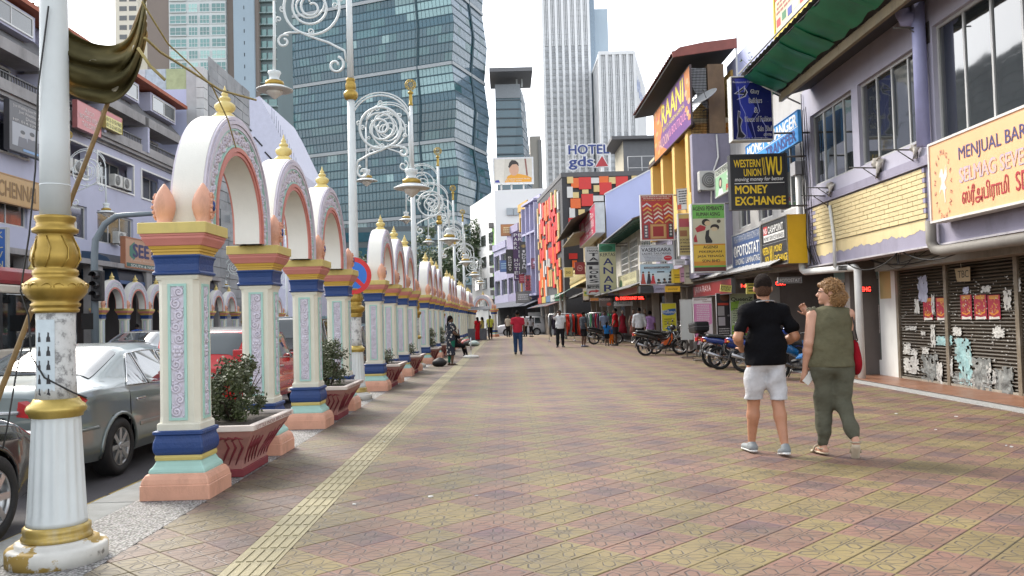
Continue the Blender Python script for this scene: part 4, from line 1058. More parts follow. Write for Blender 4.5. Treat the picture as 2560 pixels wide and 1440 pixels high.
# ---- ground floor of R1: walkway ceiling, shutters, pier, door
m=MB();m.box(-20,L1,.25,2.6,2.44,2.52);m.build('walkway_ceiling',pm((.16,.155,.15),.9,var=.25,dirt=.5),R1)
sx0,sx1=lx(2250,800,7.83),L1
SHUT=pm((.040,.028,.015),.55,var=.25,scale=2.0,dirt=.55,dirtc=(.03,.022,.015),dscale=1.0)
yb=.88
smid=lx(2372,800,7.83);send=lx(2551,800,7.83)
slat={}
def shutter(xa,xb,nm='roller_shutter'):
    o=MB().box(xa,xb,yb+.03,yb+.05,.03,2.42).build(nm,DARK,R1)
    n=40;h=2.33/n;w=xb-xa
    me=MB().prism([(-.0,.004),(-.022,.016),(-.03,h*.5),(-.022,h-.016),(.0,h-.004),(.012,h*.5)],'X',0,w).mesh('slat',SHUT)
    for k in range(n):inst(me,'slat',o,(xa,yb+.012,.07+k*h))
    MB().box(xa,xb,yb-.04,yb+.02,.028,.072).build('bottom_rail',pm((.30,.27,.22),.6,dirt=.5),o)
    return o
shutter(sx0+.03,smid-.05);shutter(smid+.05,send-.05);shutter(send+.05,send+2.4)
for x in(sx0,smid,send):MB().box(x-.05,x+.05,yb-.05,yb+.04,.03,2.42).build('shutter_post',pm((.20,.165,.12),.5,metal=.3,dirt=.6,dirtc=(.45,.43,.4),dscale=6),R1)
m=MB();m.box(sx0-.1,L1,yb-.42,yb+.3,2.16,2.44);m.build('shutter_box',pm((.24,.22,.19),.7,dirt=.7),R1)
# white pier with tan patch
pr0=lx(2190,800,7.72)
m=MB();m.box(pr0,sx0-.05,yb-.02,yb+.25,.03,2.44);m.build('pier',WHT,R1)
m=MB();m.box(pr0+.05,pr0+.55,yb-.024,yb-.02,1.62,2.2);m.build('tan_patch',pm((.52,.38,.17),.8,var=.08),R1)
# glass door with stickers beside the pipe
gd0,gd1=lx(2098,800,7.9),pr0-.02
GDOOR=pm((.135,.155,.145),.15,var=.2,scale=1.2,spec=.7)
m=MB();m.box(gd0,gd1,yb+.05,yb+.08,.34,2.05);m.build('glass_door',GDOOR,R1)
m=MB();m.box(gd0+.02,gd1,yb+.02,yb+.09,.03,.34);m.build('door_kick_panel',WHT,R1)
m=MB()
for x in(gd0,(gd0+gd1)/2):m.box(x-.03,x+.03,yb+.03,yb+.10,.34,2.06)
m.box(gd0,gd1,yb+.03,yb+.1,2.05,2.12);m.build('door_frame',pm((.35,.37,.36),.4,metal=.3),R1)
m=MB();m.box(gd0-.1,gd1,yb+.02,yb+.05,2.12,2.34);m.build('door_header',pm((.22,.34,.34),.5,dirt=.3),R1)
for k,(u,z,w,h)in enumerate(((.15,1.72,.2,.10),(.18,1.45,.08,.12),(.62,1.42,.17,.30),(.66,.95,.2,.42),(.88,.9,.12,.6),(.4,1.2,.1,.2))):
    x=gd0+u*(gd1-gd0);MB().box(x,x+w,yb+.045,yb+.048,z,z+h).build('notice',pm((.42+.1*(k%3),.44,.42),.7,var=.5,scale=25),R1)
# papers and posters on the shutters (flat print)
def on_shutter(px,py):return lx(px,py,7.79),lz(px,py,7.79)
POST=pm((.30,.012,.035),.5,var=.15,scale=9)
for k,(x0,y0,x1,y1)in enumerate(((2305,745,2329,800),(2337,745,2362,800),(2398,738,2426,798),(2432,738,2463,798),(2466,738,2497,798))):
    t_=thing('festival_poster',['red poster with ornate gold figure leftmost on the shutter','red poster second from left on the shutter','red poster third from left right of the shutter post','red poster fourth from left on the shutter','red poster rightmost on the shutter'][k],'poster',(0,0,0),0,'red posters on the shutter')
    a,zt_=on_shutter(x0,y0);b,_z=on_shutter(x1,y0);_x,zb_=on_shutter(x0,y1);t_.matrix_world=frame_at(FX,R1Y,-PI/2)@Matrix.Translation((0,yb-.026,0))
    MB().box(a,b,0,.002,zb_,zt_).build('sheet',POST,t_)
    w,h=b-a,zt_-zb_;cx,cz=(a+b)/2,zb_+h*.5;rs=random.Random(k)
    for j in range(3):flat(t_,'gold_line',[(a+w*.12,zt_-h*(.06+.05*j)),(b-w*.12,zt_-h*(.06+.05*j)),(b-w*.12,zt_-h*(.035+.05*j)),(a+w*.12,zt_-h*(.035+.05*j))],pm((.55,.36,.04),.5),-.001)
    g=MB()
    for j in range(26):
        an=rs.uniform(0,2*PI);r=rs.uniform(.1,.40)*w;s_=rs.uniform(.02,.06)*w;c_=(cx+r*math.cos(an),cz+r*1.3*math.sin(an));g.add([(c_[0]-s_,-.0012-j*2e-5,c_[1]),(c_[0],-.0012-j*2e-5,c_[1]-s_*1.6),(c_[0]+s_,-.0012-j*2e-5,c_[1]),(c_[0],-.0012-j*2e-5,c_[1]+s_*1.6)],[(0,1,2,3)])
    tag(g.build('gold_ornament',pm((.50,.26,.05),.5,var=.6,scale=30),t_),None,None,None,'stuff')
    flat(t_,'yellow_scroll',[(cx-w*.38,cz-h*.2),(cx,cz-h*.28),(cx+w*.38,cz-h*.16),(cx+w*.38,cz-h*.22),(cx,cz-h*.34),(cx-w*.38,cz-h*.26)],pm((.6,.22,.02),.5),-.0024)
    flat(t_,'white_border',[(a+w*.08,zb_-h*.01),(b-w*.05,zb_+h*.01),(b-w*.1,zb_+h*.12),(cx,zb_+h*.08),(a+w*.1,zb_+h*.13)],pm((.62,.6,.55),.7,var=.3,scale=30),-.0022)
    # torn edge below
PAPER=pm((.46,.455,.43),.85,var=.25,scale=14,bump=.4,bscale=25);PTEAL=pm((.25,.42,.43),.8,var=.5,scale=5,dirt=.7,dirtc=(.55,.54,.5),dscale=5,bump=.5,bscale=18);PGREY=pm((.16,.17,.165),.8,var=.7,scale=9,dirt=.7,dirtc=(.5,.5,.47),dscale=7,bump=.6,bscale=18);PBLUE=pm((.34,.35,.45),.8,var=.3,scale=6)
scr=thing('torn_papers','torn white and teal bill papers pasted on the brown shutters','torn papers');scr.matrix_world=frame_at(FX,R1Y,-PI/2)@Matrix.Translation((0,yb-.024,0));scr['kind']='stuff'
def torn(px0,py0,px1,py1,mat,seed,curl=.02,name='torn_sheet',n=9):
    rs=random.Random(seed);a,zt_=on_shutter(px0,py0);b,_=on_shutter(px1,py0);_,zb_=on_shutter(px0,py1)
    nu,nv=n,n;vs=[];keep=[]
    for j in range(nv+1):
        for i in range(nu+1):
            u,v=i/nu,j/nv;e=.10
            e=.055;uu=u+rs.uniform(-e,e);vv=v+rs.uniform(-e,e)
            vs.append((a+(b-a)*uu,-.004-.4*curl*rs.random()*(1 if v>.4 else .4),zt_+(zb_-zt_)*vv))
    fs=[]
    for j in range(nv):
        for i in range(nu):
            edge=min(i,nu-1-i,j,nv-1-j)
            if edge==0 and rs.random()<.30:continue
            if rs.random()<.06:continue
            q=j*(nu+1)+i;fs.append((q,q+1,q+nu+2,q+nu+1))
    m=MB();m.add(vs,fs);return m.build(name,mat,scr)
k=0
for(r_,mt,cu)in(((2395,882,2428,960),PTEAL,.05),((2385,845,2425,905),PTEAL,.03),((2338,838,2378,862),PTEAL,.01),((2428,895,2475,975),PGREY,.06),((2382,930,2478,960),PGREY,.05),((2485,915,2530,985),PGREY,.06),((2300,885,2342,948),PGREY,.05),((2258,895,2295,930),PAPER,.03),((2256,858,2275,885),PAPER,.03),((2275,872,2292,905),PAPER,.03),((2340,905,2354,960),PAPER,.06),((2372,890,2380,940),PAPER,.05),((2284,748,2296,785),PAPER,.005),((2506,727,2526,775),PAPER,.02),((2292,692,2316,755),PBLUE,.01),((2326,735,2334,785),PAPER,.02),((2325,812,2336,868),PAPER,.03),((2480,820,2510,845),PAPER,.04),((2486,815,2500,835),PAPER,.02),((2304,868,2320,885),PAPER,.03),((2262,815,2290,825),PAPER,.01),((2300,828,2312,838),PAPER,.01),((2380,818,2402,840),PAPER,.03),((2450,715,2475,732),PAPER,.01),((2405,718,2420,735),PBLUE,.01),((2535,695,2550,730),PAPER,.03),((2480,925,2490,960),PAPER,.06),((2425,935,2436,970),PAPER,.05),((2465,905,2476,965),PAPER,.06)):
    k+=1;torn(*r_,mt,k,cu)
m=MB();rs=random.Random(9)
for q in range(330):
    px,py=rs.uniform(2250,2548),rs.uniform(690,930);x,z=on_shutter(px,py);w,h=rs.uniform(.01,.05),rs.uniform(.006,.018)
    m.add([(x,-.006,z),(x+w,-.006,z+rs.uniform(-.01,.01)),(x+w*.8,-.006,z+h),(x+w*.1,-.006,z+h*1.3)],[(0,1,2,3)])
tag(m.build('paper_scraps',PAPER,scr),None,None,None,'stuff')
tb=thing('cardboard_notice','brown cardboard notice hung on the shutter with handwritten letters','notice');tb.matrix_world=frame_at(FX,R1Y,-PI/2)@Matrix.Translation((0,yb-.10,0))
a,z1_=on_shutter(2395,672);b,_=on_shutter(2434,672);_,z0_=on_shutter(2395,706)
MB().prism([(a,z1_),(b,z1_+.01),(b-.01,z0_),(a+.06,z0_+.01)],'Y',.0,.004).build('card',pm((.33,.25,.15),.85,var=.12),tb)
text(tb,'TBC',a+.1,z0_+.07,b-.05,z1_-.04,DARK,-.002,.0)
MB().tube([((a+b)/2-.05,.01,z1_),((a+b)/2-.02,-.02,z1_+.35)],.004,4).build('string',PAPER,tb)
# sagging cables under the walkway ceiling
m=MB();rs=random.Random(31)
for k in range(9):
    x0,x1=rs.uniform(1.5,5.5),rs.uniform(3.5,7.5);s_=rs.uniform(.1,.3);yy=rs.uniform(-.03,.4)
    m.tube([(x0+(x1-x0)*t/10,yy,2.42-s_*4*(t/10)*(1-t/10))for t in range(11)],rs.uniform(.006,.014),5)
for k in range(6):
    x0=rs.uniform(.0,.5);m.tube([(x0,-.06-.02*k,6.0),(x0+rs.uniform(-.1,.1),-.09,4.2),(x0+rs.uniform(-.15,.15),-.08,2.9),(x0+.3,.0,2.4)],.008,5)
tag(m.build('cables',DARK,R1),None,None,None,'stuff')
# ---------------------------------------------------------------- R2 white building behind the signboards
R2Y0,R2Y1=19.45,26.0
R2=thing('shop_building','white shop building behind the black and blue signboards','building',(FX,R2Y1,0),-PI/2);L2_=R2Y1-R2Y0
holes=[(.7,1.9,3.9,5.5),(2.7,3.9,3.9,5.5),(4.6,5.8,3.9,5.5)]
m=MB();wall(m,.02,L2_-.08,2.44,7.2,.06,.3,holes);m.build('upper_wall',pm((.44,.43,.42),.8,var=.2,scale=.8,dirt=.8,dirtc=(.13,.12,.115),dscale=.7),R2)
for h in holes:window(R2,*h,n=2,y=.15,fw=.06,fm=pm((.6,.6,.58),.5))
q0,q1=L2_+.25,L2_+7.6
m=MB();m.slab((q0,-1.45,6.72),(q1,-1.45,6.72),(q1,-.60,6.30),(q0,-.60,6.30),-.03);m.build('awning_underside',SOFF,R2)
m=MB();corr(m,(q0,-.55,6.62),(q1,-.55,6.62),(q0,-1.5,6.80),(q1,-1.5,6.80),56,.02);m.build('awning',pm((.09,.085,.085),.7,dirt=.4),R2)
for k in range(8):
    x0=q0+.05+k*.9;MB().grid(lambda u,v:(x0+u*1.0,-1.50+v*.72+.02*math.sin(u*9+k),6.66-.36*v+.03*math.sin(u*6+k*2)-.02*math.sin(v*5)),6,6).build('green_tarpaulin',pm((.015,.19,.095),.45,var=.25,scale=3),R2)
MB().tube([(q0+.2,-1.4,6.68),(q0+.5,-.3,6.0)],.02,6).build('awning_strut',pm((.5,.5,.48),.5,metal=.4),R2);MB().tube([(q0,-1.5,6.86),(q1,-1.5,6.86)],.022,6).build('awning_rail',pm((.5,.5,.48),.5,metal=.4),R2)
# lilac wall rising behind, white chimney pipe
m=MB();m.box(-1.0,4.4,.32,4.5,7.2,9.3);m.build('rear_wall',LILP,R2)
m=MB();m.tube([(1.7,.1,7.2),(1.7,.1,8.1)],.07,8);m.tube([(.25,.3,6.0),(.25,.3,9.9)],.04,6);m.build('vent_pipe',WPIPE,R2)
# shop awning over the walkway: grey corrugated lean-to
m=MB();corr(m,(-7.2,-.05,2.92),(L2_+.0,-.05,2.86),(-7.2,-.95,2.50),(L2_-.35,-.75,2.50),90,.014);m.build('lean_to_roof',pm((.30,.30,.30),.6,var=.2,dirt=.7,dirtc=(.1,.095,.09),dscale=.8),R2)
m=MB()
for k in range(5):x=-6.5+k*3.0;m.tube([(x,-.90,2.47),(x,.1,2.62)],.02,5)
m.beam((-7.2,-.95,2.48),(L2_-.35,-.78,2.48),.04);m.build('lean_to_frame',STEEL,R2)
# shop interiors of the ground floor, dim
m=MB();m.box(-22,L2_+1.9,4.2,4.3,.03,2.44);m.build('shop_back_wall',pm((.22,.19,.16),.9,var=.5,scale=1.4),R2)
for x in(-6.9,-3.4,.1,3.3,L2_+1.35):MB().box(x-.12,x+.12,.33,4.2,.03,2.44).build('shop_partition',pm((.14,.12,.11),.85,dirt=.6),R2)
for x in(-6.9,-3.4,.1,3.3):MB().box(x-.16,x+.16,.05,.32,.03,2.44).build('column',pm((.26,.245,.23),.8,dirt=.7),R2)
m=MB();rs=random.Random(17)
cols=[pm(c,.6,var=.3,scale=12)for c in((.35,.05,.05),(.5,.45,.4),(.08,.12,.25),(.45,.28,.06),(.1,.1,.1),(.2,.3,.22))]
for x0 in(-6.6,-5.2,-3.1,-1.8,.4,1.8,3.6,5.0,6.4):
    sh=MB()
    for z in(.4,.85,1.3,1.75):sh.box(x0,x0+1.2,1.3,1.6,z,z+.025)
    for xx in(x0,x0+1.18):sh.box(xx,xx+.025,1.3,1.6,.03,1.95)
    so_=sh.build('goods_shelf',pm((.25,.22,.19),.7),R2)
    for z in(.425,.875,1.325,1.775):
        xx=x0+.05;g=MB()
        while xx<x0+1.1:w=rs.uniform(.06,.18);g.cur=rs.randrange(6);g.box(xx,xx+w-.01,1.32+rs.uniform(0,.05),1.55,z,z+rs.uniform(.12,.36));xx+=w
        tag(g.build('goods',cols,so_),None,None,None,'stuff')
# ---------------------------------------------------------------- R3 yellow building with the orange banner, dirty lilac end wall
R3X,R3Y0,R3Y1=5.85,26.0,33.6
R3=thing('shop_building','yellow shop building under black eaves with orange and purple banner','building',(R3X,R3Y1,0),-PI/2);L3=R3Y1-R3Y0
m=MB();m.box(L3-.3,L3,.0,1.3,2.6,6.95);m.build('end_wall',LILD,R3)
m=MB();m.box(L3-.3,L3+.02,.55,1.05,6.95,9.1);m.build('brown_pilaster',pm((.20,.13,.075),.8,var=.35,scale=1.5,dirt=.5),R3)
m=MB()
for k in range(13):m.tube([(L3+.0,.0+.042*k,6.95),(L3,.0+.042*k,9.0)],.008,4)
for k in range(24):m.tube([(L3,0,7.0+k*.085),(L3,.53,7.0+k*.085)],.008,4)
tag(m.build('grille',DARK,R3),None,None,None,'stuff')
m=MB();m.grid(lambda u,v:(L3-.06+.03*math.sin(u*8),.02+u*.5,9.0-v*(.8+.5*u-.35*(1-u)**2)),6,6);m.build('white_sheet',pm((.55,.56,.56),.8,var=.15),R3)
m=MB();m.box(-.1,L3-.3,1.35,1.6,2.6,9.0);m.build('rear_wall',YWALL,R3)
m=MB();m.box(-.1,L3-.3,-.05,1.35,4.3,4.45);m.box(-.1,L3-.3,-.02,.12,4.45,5.2);m.build('balcony',YWALL,R3)
for k in range(4):x=.15+k*2.15;MB().box(x,x+.42,.0,.42,4.46,7.4).build('column',YWALL,R3)
m=MB();m.box(-.1,L3-.3,.0,1.35,7.35,7.5);m.build('ceiling',CREAMW,R3)
m=MB();m.slab((-.25,-.52,9.30),(L3+.25,-.52,9.30),(L3+.25,1.4,9.56),(-.25,1.4,9.56),-.06);m.build('eaves',pm((.022,.02,.019),.95,var=.3),R3)
m=MB();corr(m,(-.25,1.45,9.75),(L3+.25,1.45,9.75),(-.25,-.58,9.42),(L3+.25,-.58,9.42),60,.03);m.build('roof',pm((.20,.06,.045),.75,var=.3,scale=3,dirt=.5),R3)
m=MB();m.prism([(-.56,9.26),(1.4,9.50),(1.4,9.80),(.4,9.70),(-.35,9.56),(-.58,9.40)],'X',L3+.26,L3+.32);m.build('barge_board',pm((.22,.07,.055),.7,var=.25),R3)
m=MB();m.box(-.2,L3-.2,-.03,.15,7.22,7.36);m.build('banner_beam',pm((.05,.03,.025),.8),R3)
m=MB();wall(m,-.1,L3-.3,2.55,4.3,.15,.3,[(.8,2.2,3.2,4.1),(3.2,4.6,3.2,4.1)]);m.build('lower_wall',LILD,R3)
for h in((.8,2.2,3.2,4.1),(3.2,4.6,3.2,4.1)):window(R3,*h,n=3,y=.22)
# white pipe stack with peeling paint on the end wall
m=MB();rs=random.Random(8)
m.tube([(L3+.05,.75,6.9),(L3+.05,.78,6.2),(L3+.06,.55,5.6),(L3+.05,.5,4.4)],.03,6);m.build('drain_pipe',WPIPE,R3)
def ac_unit(parent,x,y,z,rz=.0,name='air_conditioner',label=None):
    if parent is None:t_=thing(name,label,'air conditioner',(x,y,z),rz,'outdoor air conditioner units')
    else:t_=bpy.data.objects.new(name,None);COL.objects.link(t_);t_.parent=parent;t_.location=(x,y,z);t_.rotation_euler=(0,0,rz)
    MB().bbox(-.42,.42,.0,.30,.0,.58,.015).build('casing',pm((.50,.50,.47),.5,var=.1,dirt=.5),t_)
    g=MB();g.lathe([(.0,.0),(.24,.0),(.24,.012),(.0,.012)],20);o=g.build('fan_guard',pm((.16,.16,.155),.6),t_,(-.12,-.001,.29),(PI/2,0,0))
    g=MB()
    for k in range(4):g.tube([(.06*(k+1)*math.cos(a*PI/10),.06*(k+1)*math.sin(a*PI/10),.016)for a in range(20)],.005,4,closed=True)
    g.build('guard_rings',pm((.5,.5,.48),.5),t_,(-.12,-.001,.29),(PI/2,0,0))
    MB().box(-.40,-.36,-.02,.34,-.05,-.001).box(.36,.40,-.02,.34,-.05,-.001).build('bracket',STEEL,t_)
    return t_
p=atY(1785,465,25.55);ac_unit(None,p.x,25.6,p.z-.1,0,label='air conditioner on the dirty lilac end wall behind the green sign')
# satellite dish on the end wall
d=thing('satellite_dish','grey satellite dish on the end wall above the blue sign','satellite dish',atY(1765,248,25.6),.3)
prof=[(.001,.0)]+[(.42*k/8,.10*(k/8)**2)for k in range(1,9)]+[(.425,.105),(.41,.115)]+[(.42*k/8,.10*(k/8)**2+.014)for k in range(7,0,-1)]+[(.001,.014)]
MB().lathe(prof,26).build('dish',pm((.42,.43,.43),.5,dirt=.4),d,(0,0,0),(math.radians(8),math.radians(-38),0))
MB().tube([(0,0,0),(.08,.02,-.25),(.05,.3,-.3)],.02,6).tube([(.02,0,0),(-.12,-.02,.32)],.01,5).build('mount',STEEL,d)
# small weeds on the parapet
wd_=thing('weeds','small leafy weed growing from the roof edge beside the vent pipe','plant',atX(1893,205,6.6))
st=MB();lf=MB();rs=random.Random(2)
for k in range(7):
    a=rs.uniform(0,6.28);e=Vector((.5*math.cos(a),.5*math.sin(a),rs.uniform(.1,.6)));st.tube([(0,0,-.3),e*.5+Vector((0,0,.1)),e],[.01,.006,.002],4)
    for j in range(8):
        c=e*rs.uniform(.5,1.1)+Vector((rs.gauss(0,.05),rs.gauss(0,.05),rs.gauss(0,.05)));ax=Vector((rs.gauss(0,1),rs.gauss(0,1),rs.gauss(0,.5))).normalized();b_=ax.orthogonal();s_=.045
        lf.add([c-b_*s_*.4,c+ax*s_,c+b_*s_*.4,c-ax*s_],[(0,1,2,3)])
st.build('stems',pm((.09,.08,.03),.8),wd_);lf.build('leaves',pm((.08,.14,.035),.6,var=.3),wd_)
# ---------------------------------------------------------------- R4 low building with green eaves and white barred windows
R4Y0,R4Y1=33.6,48.0
R4=thing('shop_building','low shop building with dark green eaves and white grid windows','building',(R3X,R4Y1,0),-PI/2);L4=R4Y1-R4Y0
GRN=pm((.018,.075,.05),.6,var=.2)
hs_=[(3.3,6.0,3.35,5.05),(6.4,9.0,3.35,5.05),(10.0,12.8,3.35,5.05)]
m=MB();wall(m,0,L4,2.6,5.3,.25,.45,hs_);m.build('upper_wall',pm((.55,.52,.44),.8,dirt=.5),R4)
for h in hs_:window(R4,*h,n=6,rows=5,y=.3,fw=.09,mw=.05,fm=pm((.72,.72,.70),.5),panes=False)
m=MB();m.slab((-.3,-.7,5.15),(L4+.1,-.7,5.15),(L4+.1,.6,5.55),(-.3,.6,5.55),-.04)
for k in range(22):m.beam((.2+k*.65,-.6,5.08),(.2+k*.65,.4,5.38),.05,.08)
tag(m.build('green_eaves',GRN,R4),None,None,None,'stuff')
m=MB();corr(m,(-.3,5.5,7.2),(L4+.1,5.5,7.2),(-.3,-.8,5.22),(L4+.1,-.8,5.22),120,.03);m.build('roof',pm((.30,.31,.36),.7,var=.2,dirt=.4),R4)
m=MB();corr(m,(0,.2,2.95),(L4,.2,2.95),(0,-.9,2.55),(L4,-.9,2.55),110,.02);m.build('lean_to_roof',pm((.16,.16,.16),.7,dirt=.6),R4)
m=MB();m.box(0,L4+7.6,.3,6.0,2.46,2.54);m.build('walkway_ceiling',pm((.12,.11,.10),.9),R4)
m=MB();m.box(0,L4+7.6,3.4,3.5,.0,2.46);m.build('shop_back_wall',pm((.20,.17,.15),.9,var=.6,scale=1.1),R4)
for k in range(7):MB().box(.3+k*3.4,.6+k*3.4,1.15,1.45,.0,2.46).build('column',pm((.42,.40,.37),.8,dirt=.5),R4)
# lilac gable (end wall of the next, taller house)
R5=thing('shop_house','shop house with tall lilac gable wall and yellow balustrade','building',(5.3,62.6,0),-PI/2);L5=14.6
zl=atY(1523,482,48.0).z;
m=MB();m.prism([(.5,2.6),(.5,zl),(4.7,zl+4.2*.50),(8.7,zl-.4),(8.7,2.6)],'X',L5-.25,L5);m.build('gable_wall',LILP,R5)
m=MB();m.slab((L5+.06,.45,zl-.02),(L5+.06,4.7,zl+2.11),(L5-.4,4.7,zl+2.11),(L5-.4,.45,zl-.02),.07);m.build('coping',pm((.68,.68,.68),.6),R5)
m=MB();corr(m,(-.3,4.3,zl+1.2),(L5-.35,4.3,zl+1.2),(-.3,-1.5,zl-1.45),(L5-.35,-1.5,zl-1.45),60,.03);m.build('roof',pm((.10,.085,.08),.8,var=.3),R5)
m=MB();wall(m,0,L5-.3,2.5,zl-.6,.5,.7,[(1,2.4,4.6,6.2),(4.4,5.8,4.6,6.2),(8,9.6,4.6,6.2),(11.5,13,4.6,6.2)]);m.build('upper_wall',CREAMW,R5)
for h in((1,2.4,4.6,6.2),(4.4,5.8,4.6,6.2),(8,9.6,4.6,6.2),(11.5,13,4.6,6.2)):window(R5,*h,n=3,y=.6)
m=MB();m.box(0,L5-.3,-.55,.5,3.55,3.7);m.box(0,L5-.3,-.6,-.45,4.45,4.6);m.box(0,L5-.3,-.5,-.42,3.7,4.45);m.build('balcony',pm((.60,.47,.20),.7,dirt=.3),R5)
MB().slab((1.5,-1.15,6.5),(L5-3,-1.15,6.5),(L5-3,.5,6.75),(1.5,.5,6.75),.08).build('tan_canopy',pm((.30,.26,.20),.8,dirt=.5),R5)
MB().box(0,L5,3.4,3.5,0,2.6).build('shop_back_wall',pm((.20,.16,.14),.9,var=.6,scale=1.0),R5);MB().box(0,L5,.3,3.4,2.5,2.58).build('walkway_ceiling',SOFF,R5)
for k in range(5):MB().box(.4+k*3.4,.7+k*3.4,.9,1.2,0,2.5).build('column',pm((.42,.40,.37),.8,dirt=.5),R5)
for k in range(22):MB().lathe([(.06,0),(.09,.15),(.05,.35),(.06,.7)],8).build('baluster',pm((.66,.55,.28),.7),R5,(.3+k*.63,-.52,3.72))
m=MB();corr(m,(0,.4,3.3),(L5,.4,3.3),(-.4,-1.3,2.6),(L5,-1.3,2.6),50,.02);m.build('lean_to_roof',pm((.10,.10,.10),.7,dirt=.5),R5)
# green and white striped awning below
aw=thing('striped_awning','dark green awning with white edge over the clothes shop','awning',(4.9,60.5,0),-PI/2)
m=MB();m.slab((0,0,3.6),(6.0,0,3.6),(6.0,-1.6,2.75),(0,-1.6,2.75),.03);m.build('canopy',pm((.012,.07,.05),.7,var=.2),aw)
m=MB();m.slab((0,-1.02,3.082),(6.0,-1.02,3.082),(6.0,-1.45,2.852),(0,-1.45,2.852),.012);m.build('white_stripe',WHT,aw)
m=MB()
for x in(.05,2.0,4.0,5.95):m.tube([(x,.05,2.75),(x,-1.58,2.73)],.02,5)
m.build('awning_frame',STEEL,aw)
# a pair of white posts with gold rings before the awning
for k,(px,top)in enumerate(((1388,724),(1398,715))):
    p=G(px,842);MB().lathe([(.10,0),(.10,.5),(.085,.55),(.075,2.9),(.09,2.92),(.09,3.0)],12).build('bollard_post',LWHITE,None,(p.x,56,0))
    o=bpy.context.scene.objects[-1]if False else None
for i,o in enumerate([o for o in COL.objects if o.name.startswith('bollard_post')]):tag(o,['left one of two tall white posts behind the man in white','right one of two tall white posts behind the man in white'][i],'post','tall white posts before the hotel')
# ---------------------------------------------------------------- hotel with coloured panels
HA,HB,HH=Vector((4.45,64.0,0)),Vector((3.15,78.0,0)),12.0
HT=thing('hotel_building','dark hotel front with scattered red orange and cream panels','building',(0,0,0))
DKG=pm((.055,.055,.06),.7,var=.15)
m=MB();b4=[HA,Vector((16,64,0)),Vector((16,78,0)),HB]
m.add([tuple(p)for p in b4]+[(p.x,p.y,HH)for p in b4],[(0,1,5,4),(1,2,6,5),(2,3,7,6),(3,0,4,7),(4,5,6,7)]);fixn(m.build('wall',DKG,HT))
m=MB();m.add([(HA.x-.05,63.95,HH),(16.05,63.95,HH),(16.05,78.05,HH),(HB.x-.05,78.05,HH),(HA.x-.05,63.95,HH+.35),(16.05,63.95,HH+.35),(16.05,78.05,HH+.35),(HB.x-.05,78.05,HH+.35)],[(0,1,5,4),(1,2,6,5),(2,3,7,6),(3,0,4,7),(4,5,6,7),(3,2,1,0)]);fixn(m.build('parapet',pm((.12,.12,.125),.7),HT))
pc=[pm(c,.45,var=.06)for c in((.66,.035,.03),(.80,.15,.025),(.72,.55,.24),(.70,.69,.66))]
pmesh={}
def panel(parent,P,ux,w,h,ci,d):
    k=(round(w,2),round(h,2),ci)
    if k not in pmesh:pmesh[k]=MB().bbox(0,w,-.12,.0,0,h,.008).mesh('panel',pc[ci])
    return inst(pmesh[k],'panel',parent,P,(0,0,ux))
s_=2130/64.0
fr=[(75,95,65,70,2),(118,108,92,105,1),(200,100,130,128,0),(328,105,85,60,3),(414,90,100,70,1),(518,98,70,72,2),(590,92,130,110,0),(757,84,70,50,2),(75,200,62,118,3),(135,258,65,62,2),(234,230,68,45,2),(356,183,65,72,2),(418,155,130,130,0),(228,278,125,128,0),(112,325,108,105,1),(350,295,112,60,3),(100,420,60,108,3),(195,440,68,60,2),(90,530,60,60,0),(85,620,112,38,0),(105,660,60,80,3),(80,740,70,60,2),(95,905,90,60,0),(130,980,50,80,1)]
for(x,y,w,h,ci)in fr:
    p1=atY(1400+x/4.234,420+(y+h)/4.234,63.97);panel(HT,(p1.x,63.985-.004*(ci%4)-.02*(w>100),p1.z),0,w/4.234/s_,h/4.234/s_,ci,0)
rs=random.Random(12);sv=(HA-HB);sl_=sv.length;sang=math.atan2(sv.y,sv.x)
for c_ in range(12):
    z=HH-.3-rs.uniform(0,.6)
    while z>3.2:
        ci=rs.choices((0,1,2,3),(5,3,3,2))[0];w=.5 if ci>1 else rs.choice((.8,.95));h=rs.choice((.9,1.3,1.7))if ci<2 else rs.choice((.7,1.4))
        z-=h
        if z<3.0:break
        d=.2+c_*(sl_-1.2)/12+rs.uniform(0,.3);P=HB+sv.normalized()*d+Vector((-.012-.003*ci,0,z))
        panel(HT,P,sang,w,h,ci,0);z-=rs.choice((.0,.25,.5))
rs=random.Random(55)
for k in range(5):
    d=.6+k*2.6;P=HB+sv.normalized()*d;hx=Matrix.Rotation(sang,3,'Z')
    o=MB().box(0,2.4,-.06,.05,0,2.7).build('shop_bay',pm(((.10,.09,.08),(.20,.16,.12),(.07,.08,.10))[k%3],.5,var=.6,scale=1.2),HT,P,(0,0,sang))
    MB().box(.02,2.38,-.30,.0,2.72,3.25).build('shop_fascia',pm(((.45,.05,.04),(.50,.40,.10),(.10,.18,.30),(.5,.5,.48),(.05,.2,.1))[k],.5,var=.1),HT,P,(0,0,sang))
    MB().slab((0,0,2.7),(2.4,0,2.7),(2.4,-1.3,2.3),(0,-1.3,2.3),.04).build('shop_awning',pm(((.03,.05,.09),(.10,.03,.03),(.05,.06,.05))[k%3],.7),HT,P,(0,0,sang))
hs2=thing('hotel_sign','rooftop hotel sign in blue letters with a red triangle','sign',(0,64.3,0))
pA,pB=atY(1422,386,64.3),atY(1522,361,64.3)
WHL=pm((.75,.76,.78),.5);BLL=pm((.02,.045,.22),.4)
text(hs2,'HOTEL',pA.x-.05,pA.z-.06,pB.x+.05,pB.z+.04,WHL,.0,.075,depth=.08);text(hs2,'HOTEL',pA.x,pA.z,pB.x,pB.z,BLL,-.03,.02,depth=.02)
pA,pB=atY(1423,424,64.3),atY(1482,391,64.3)
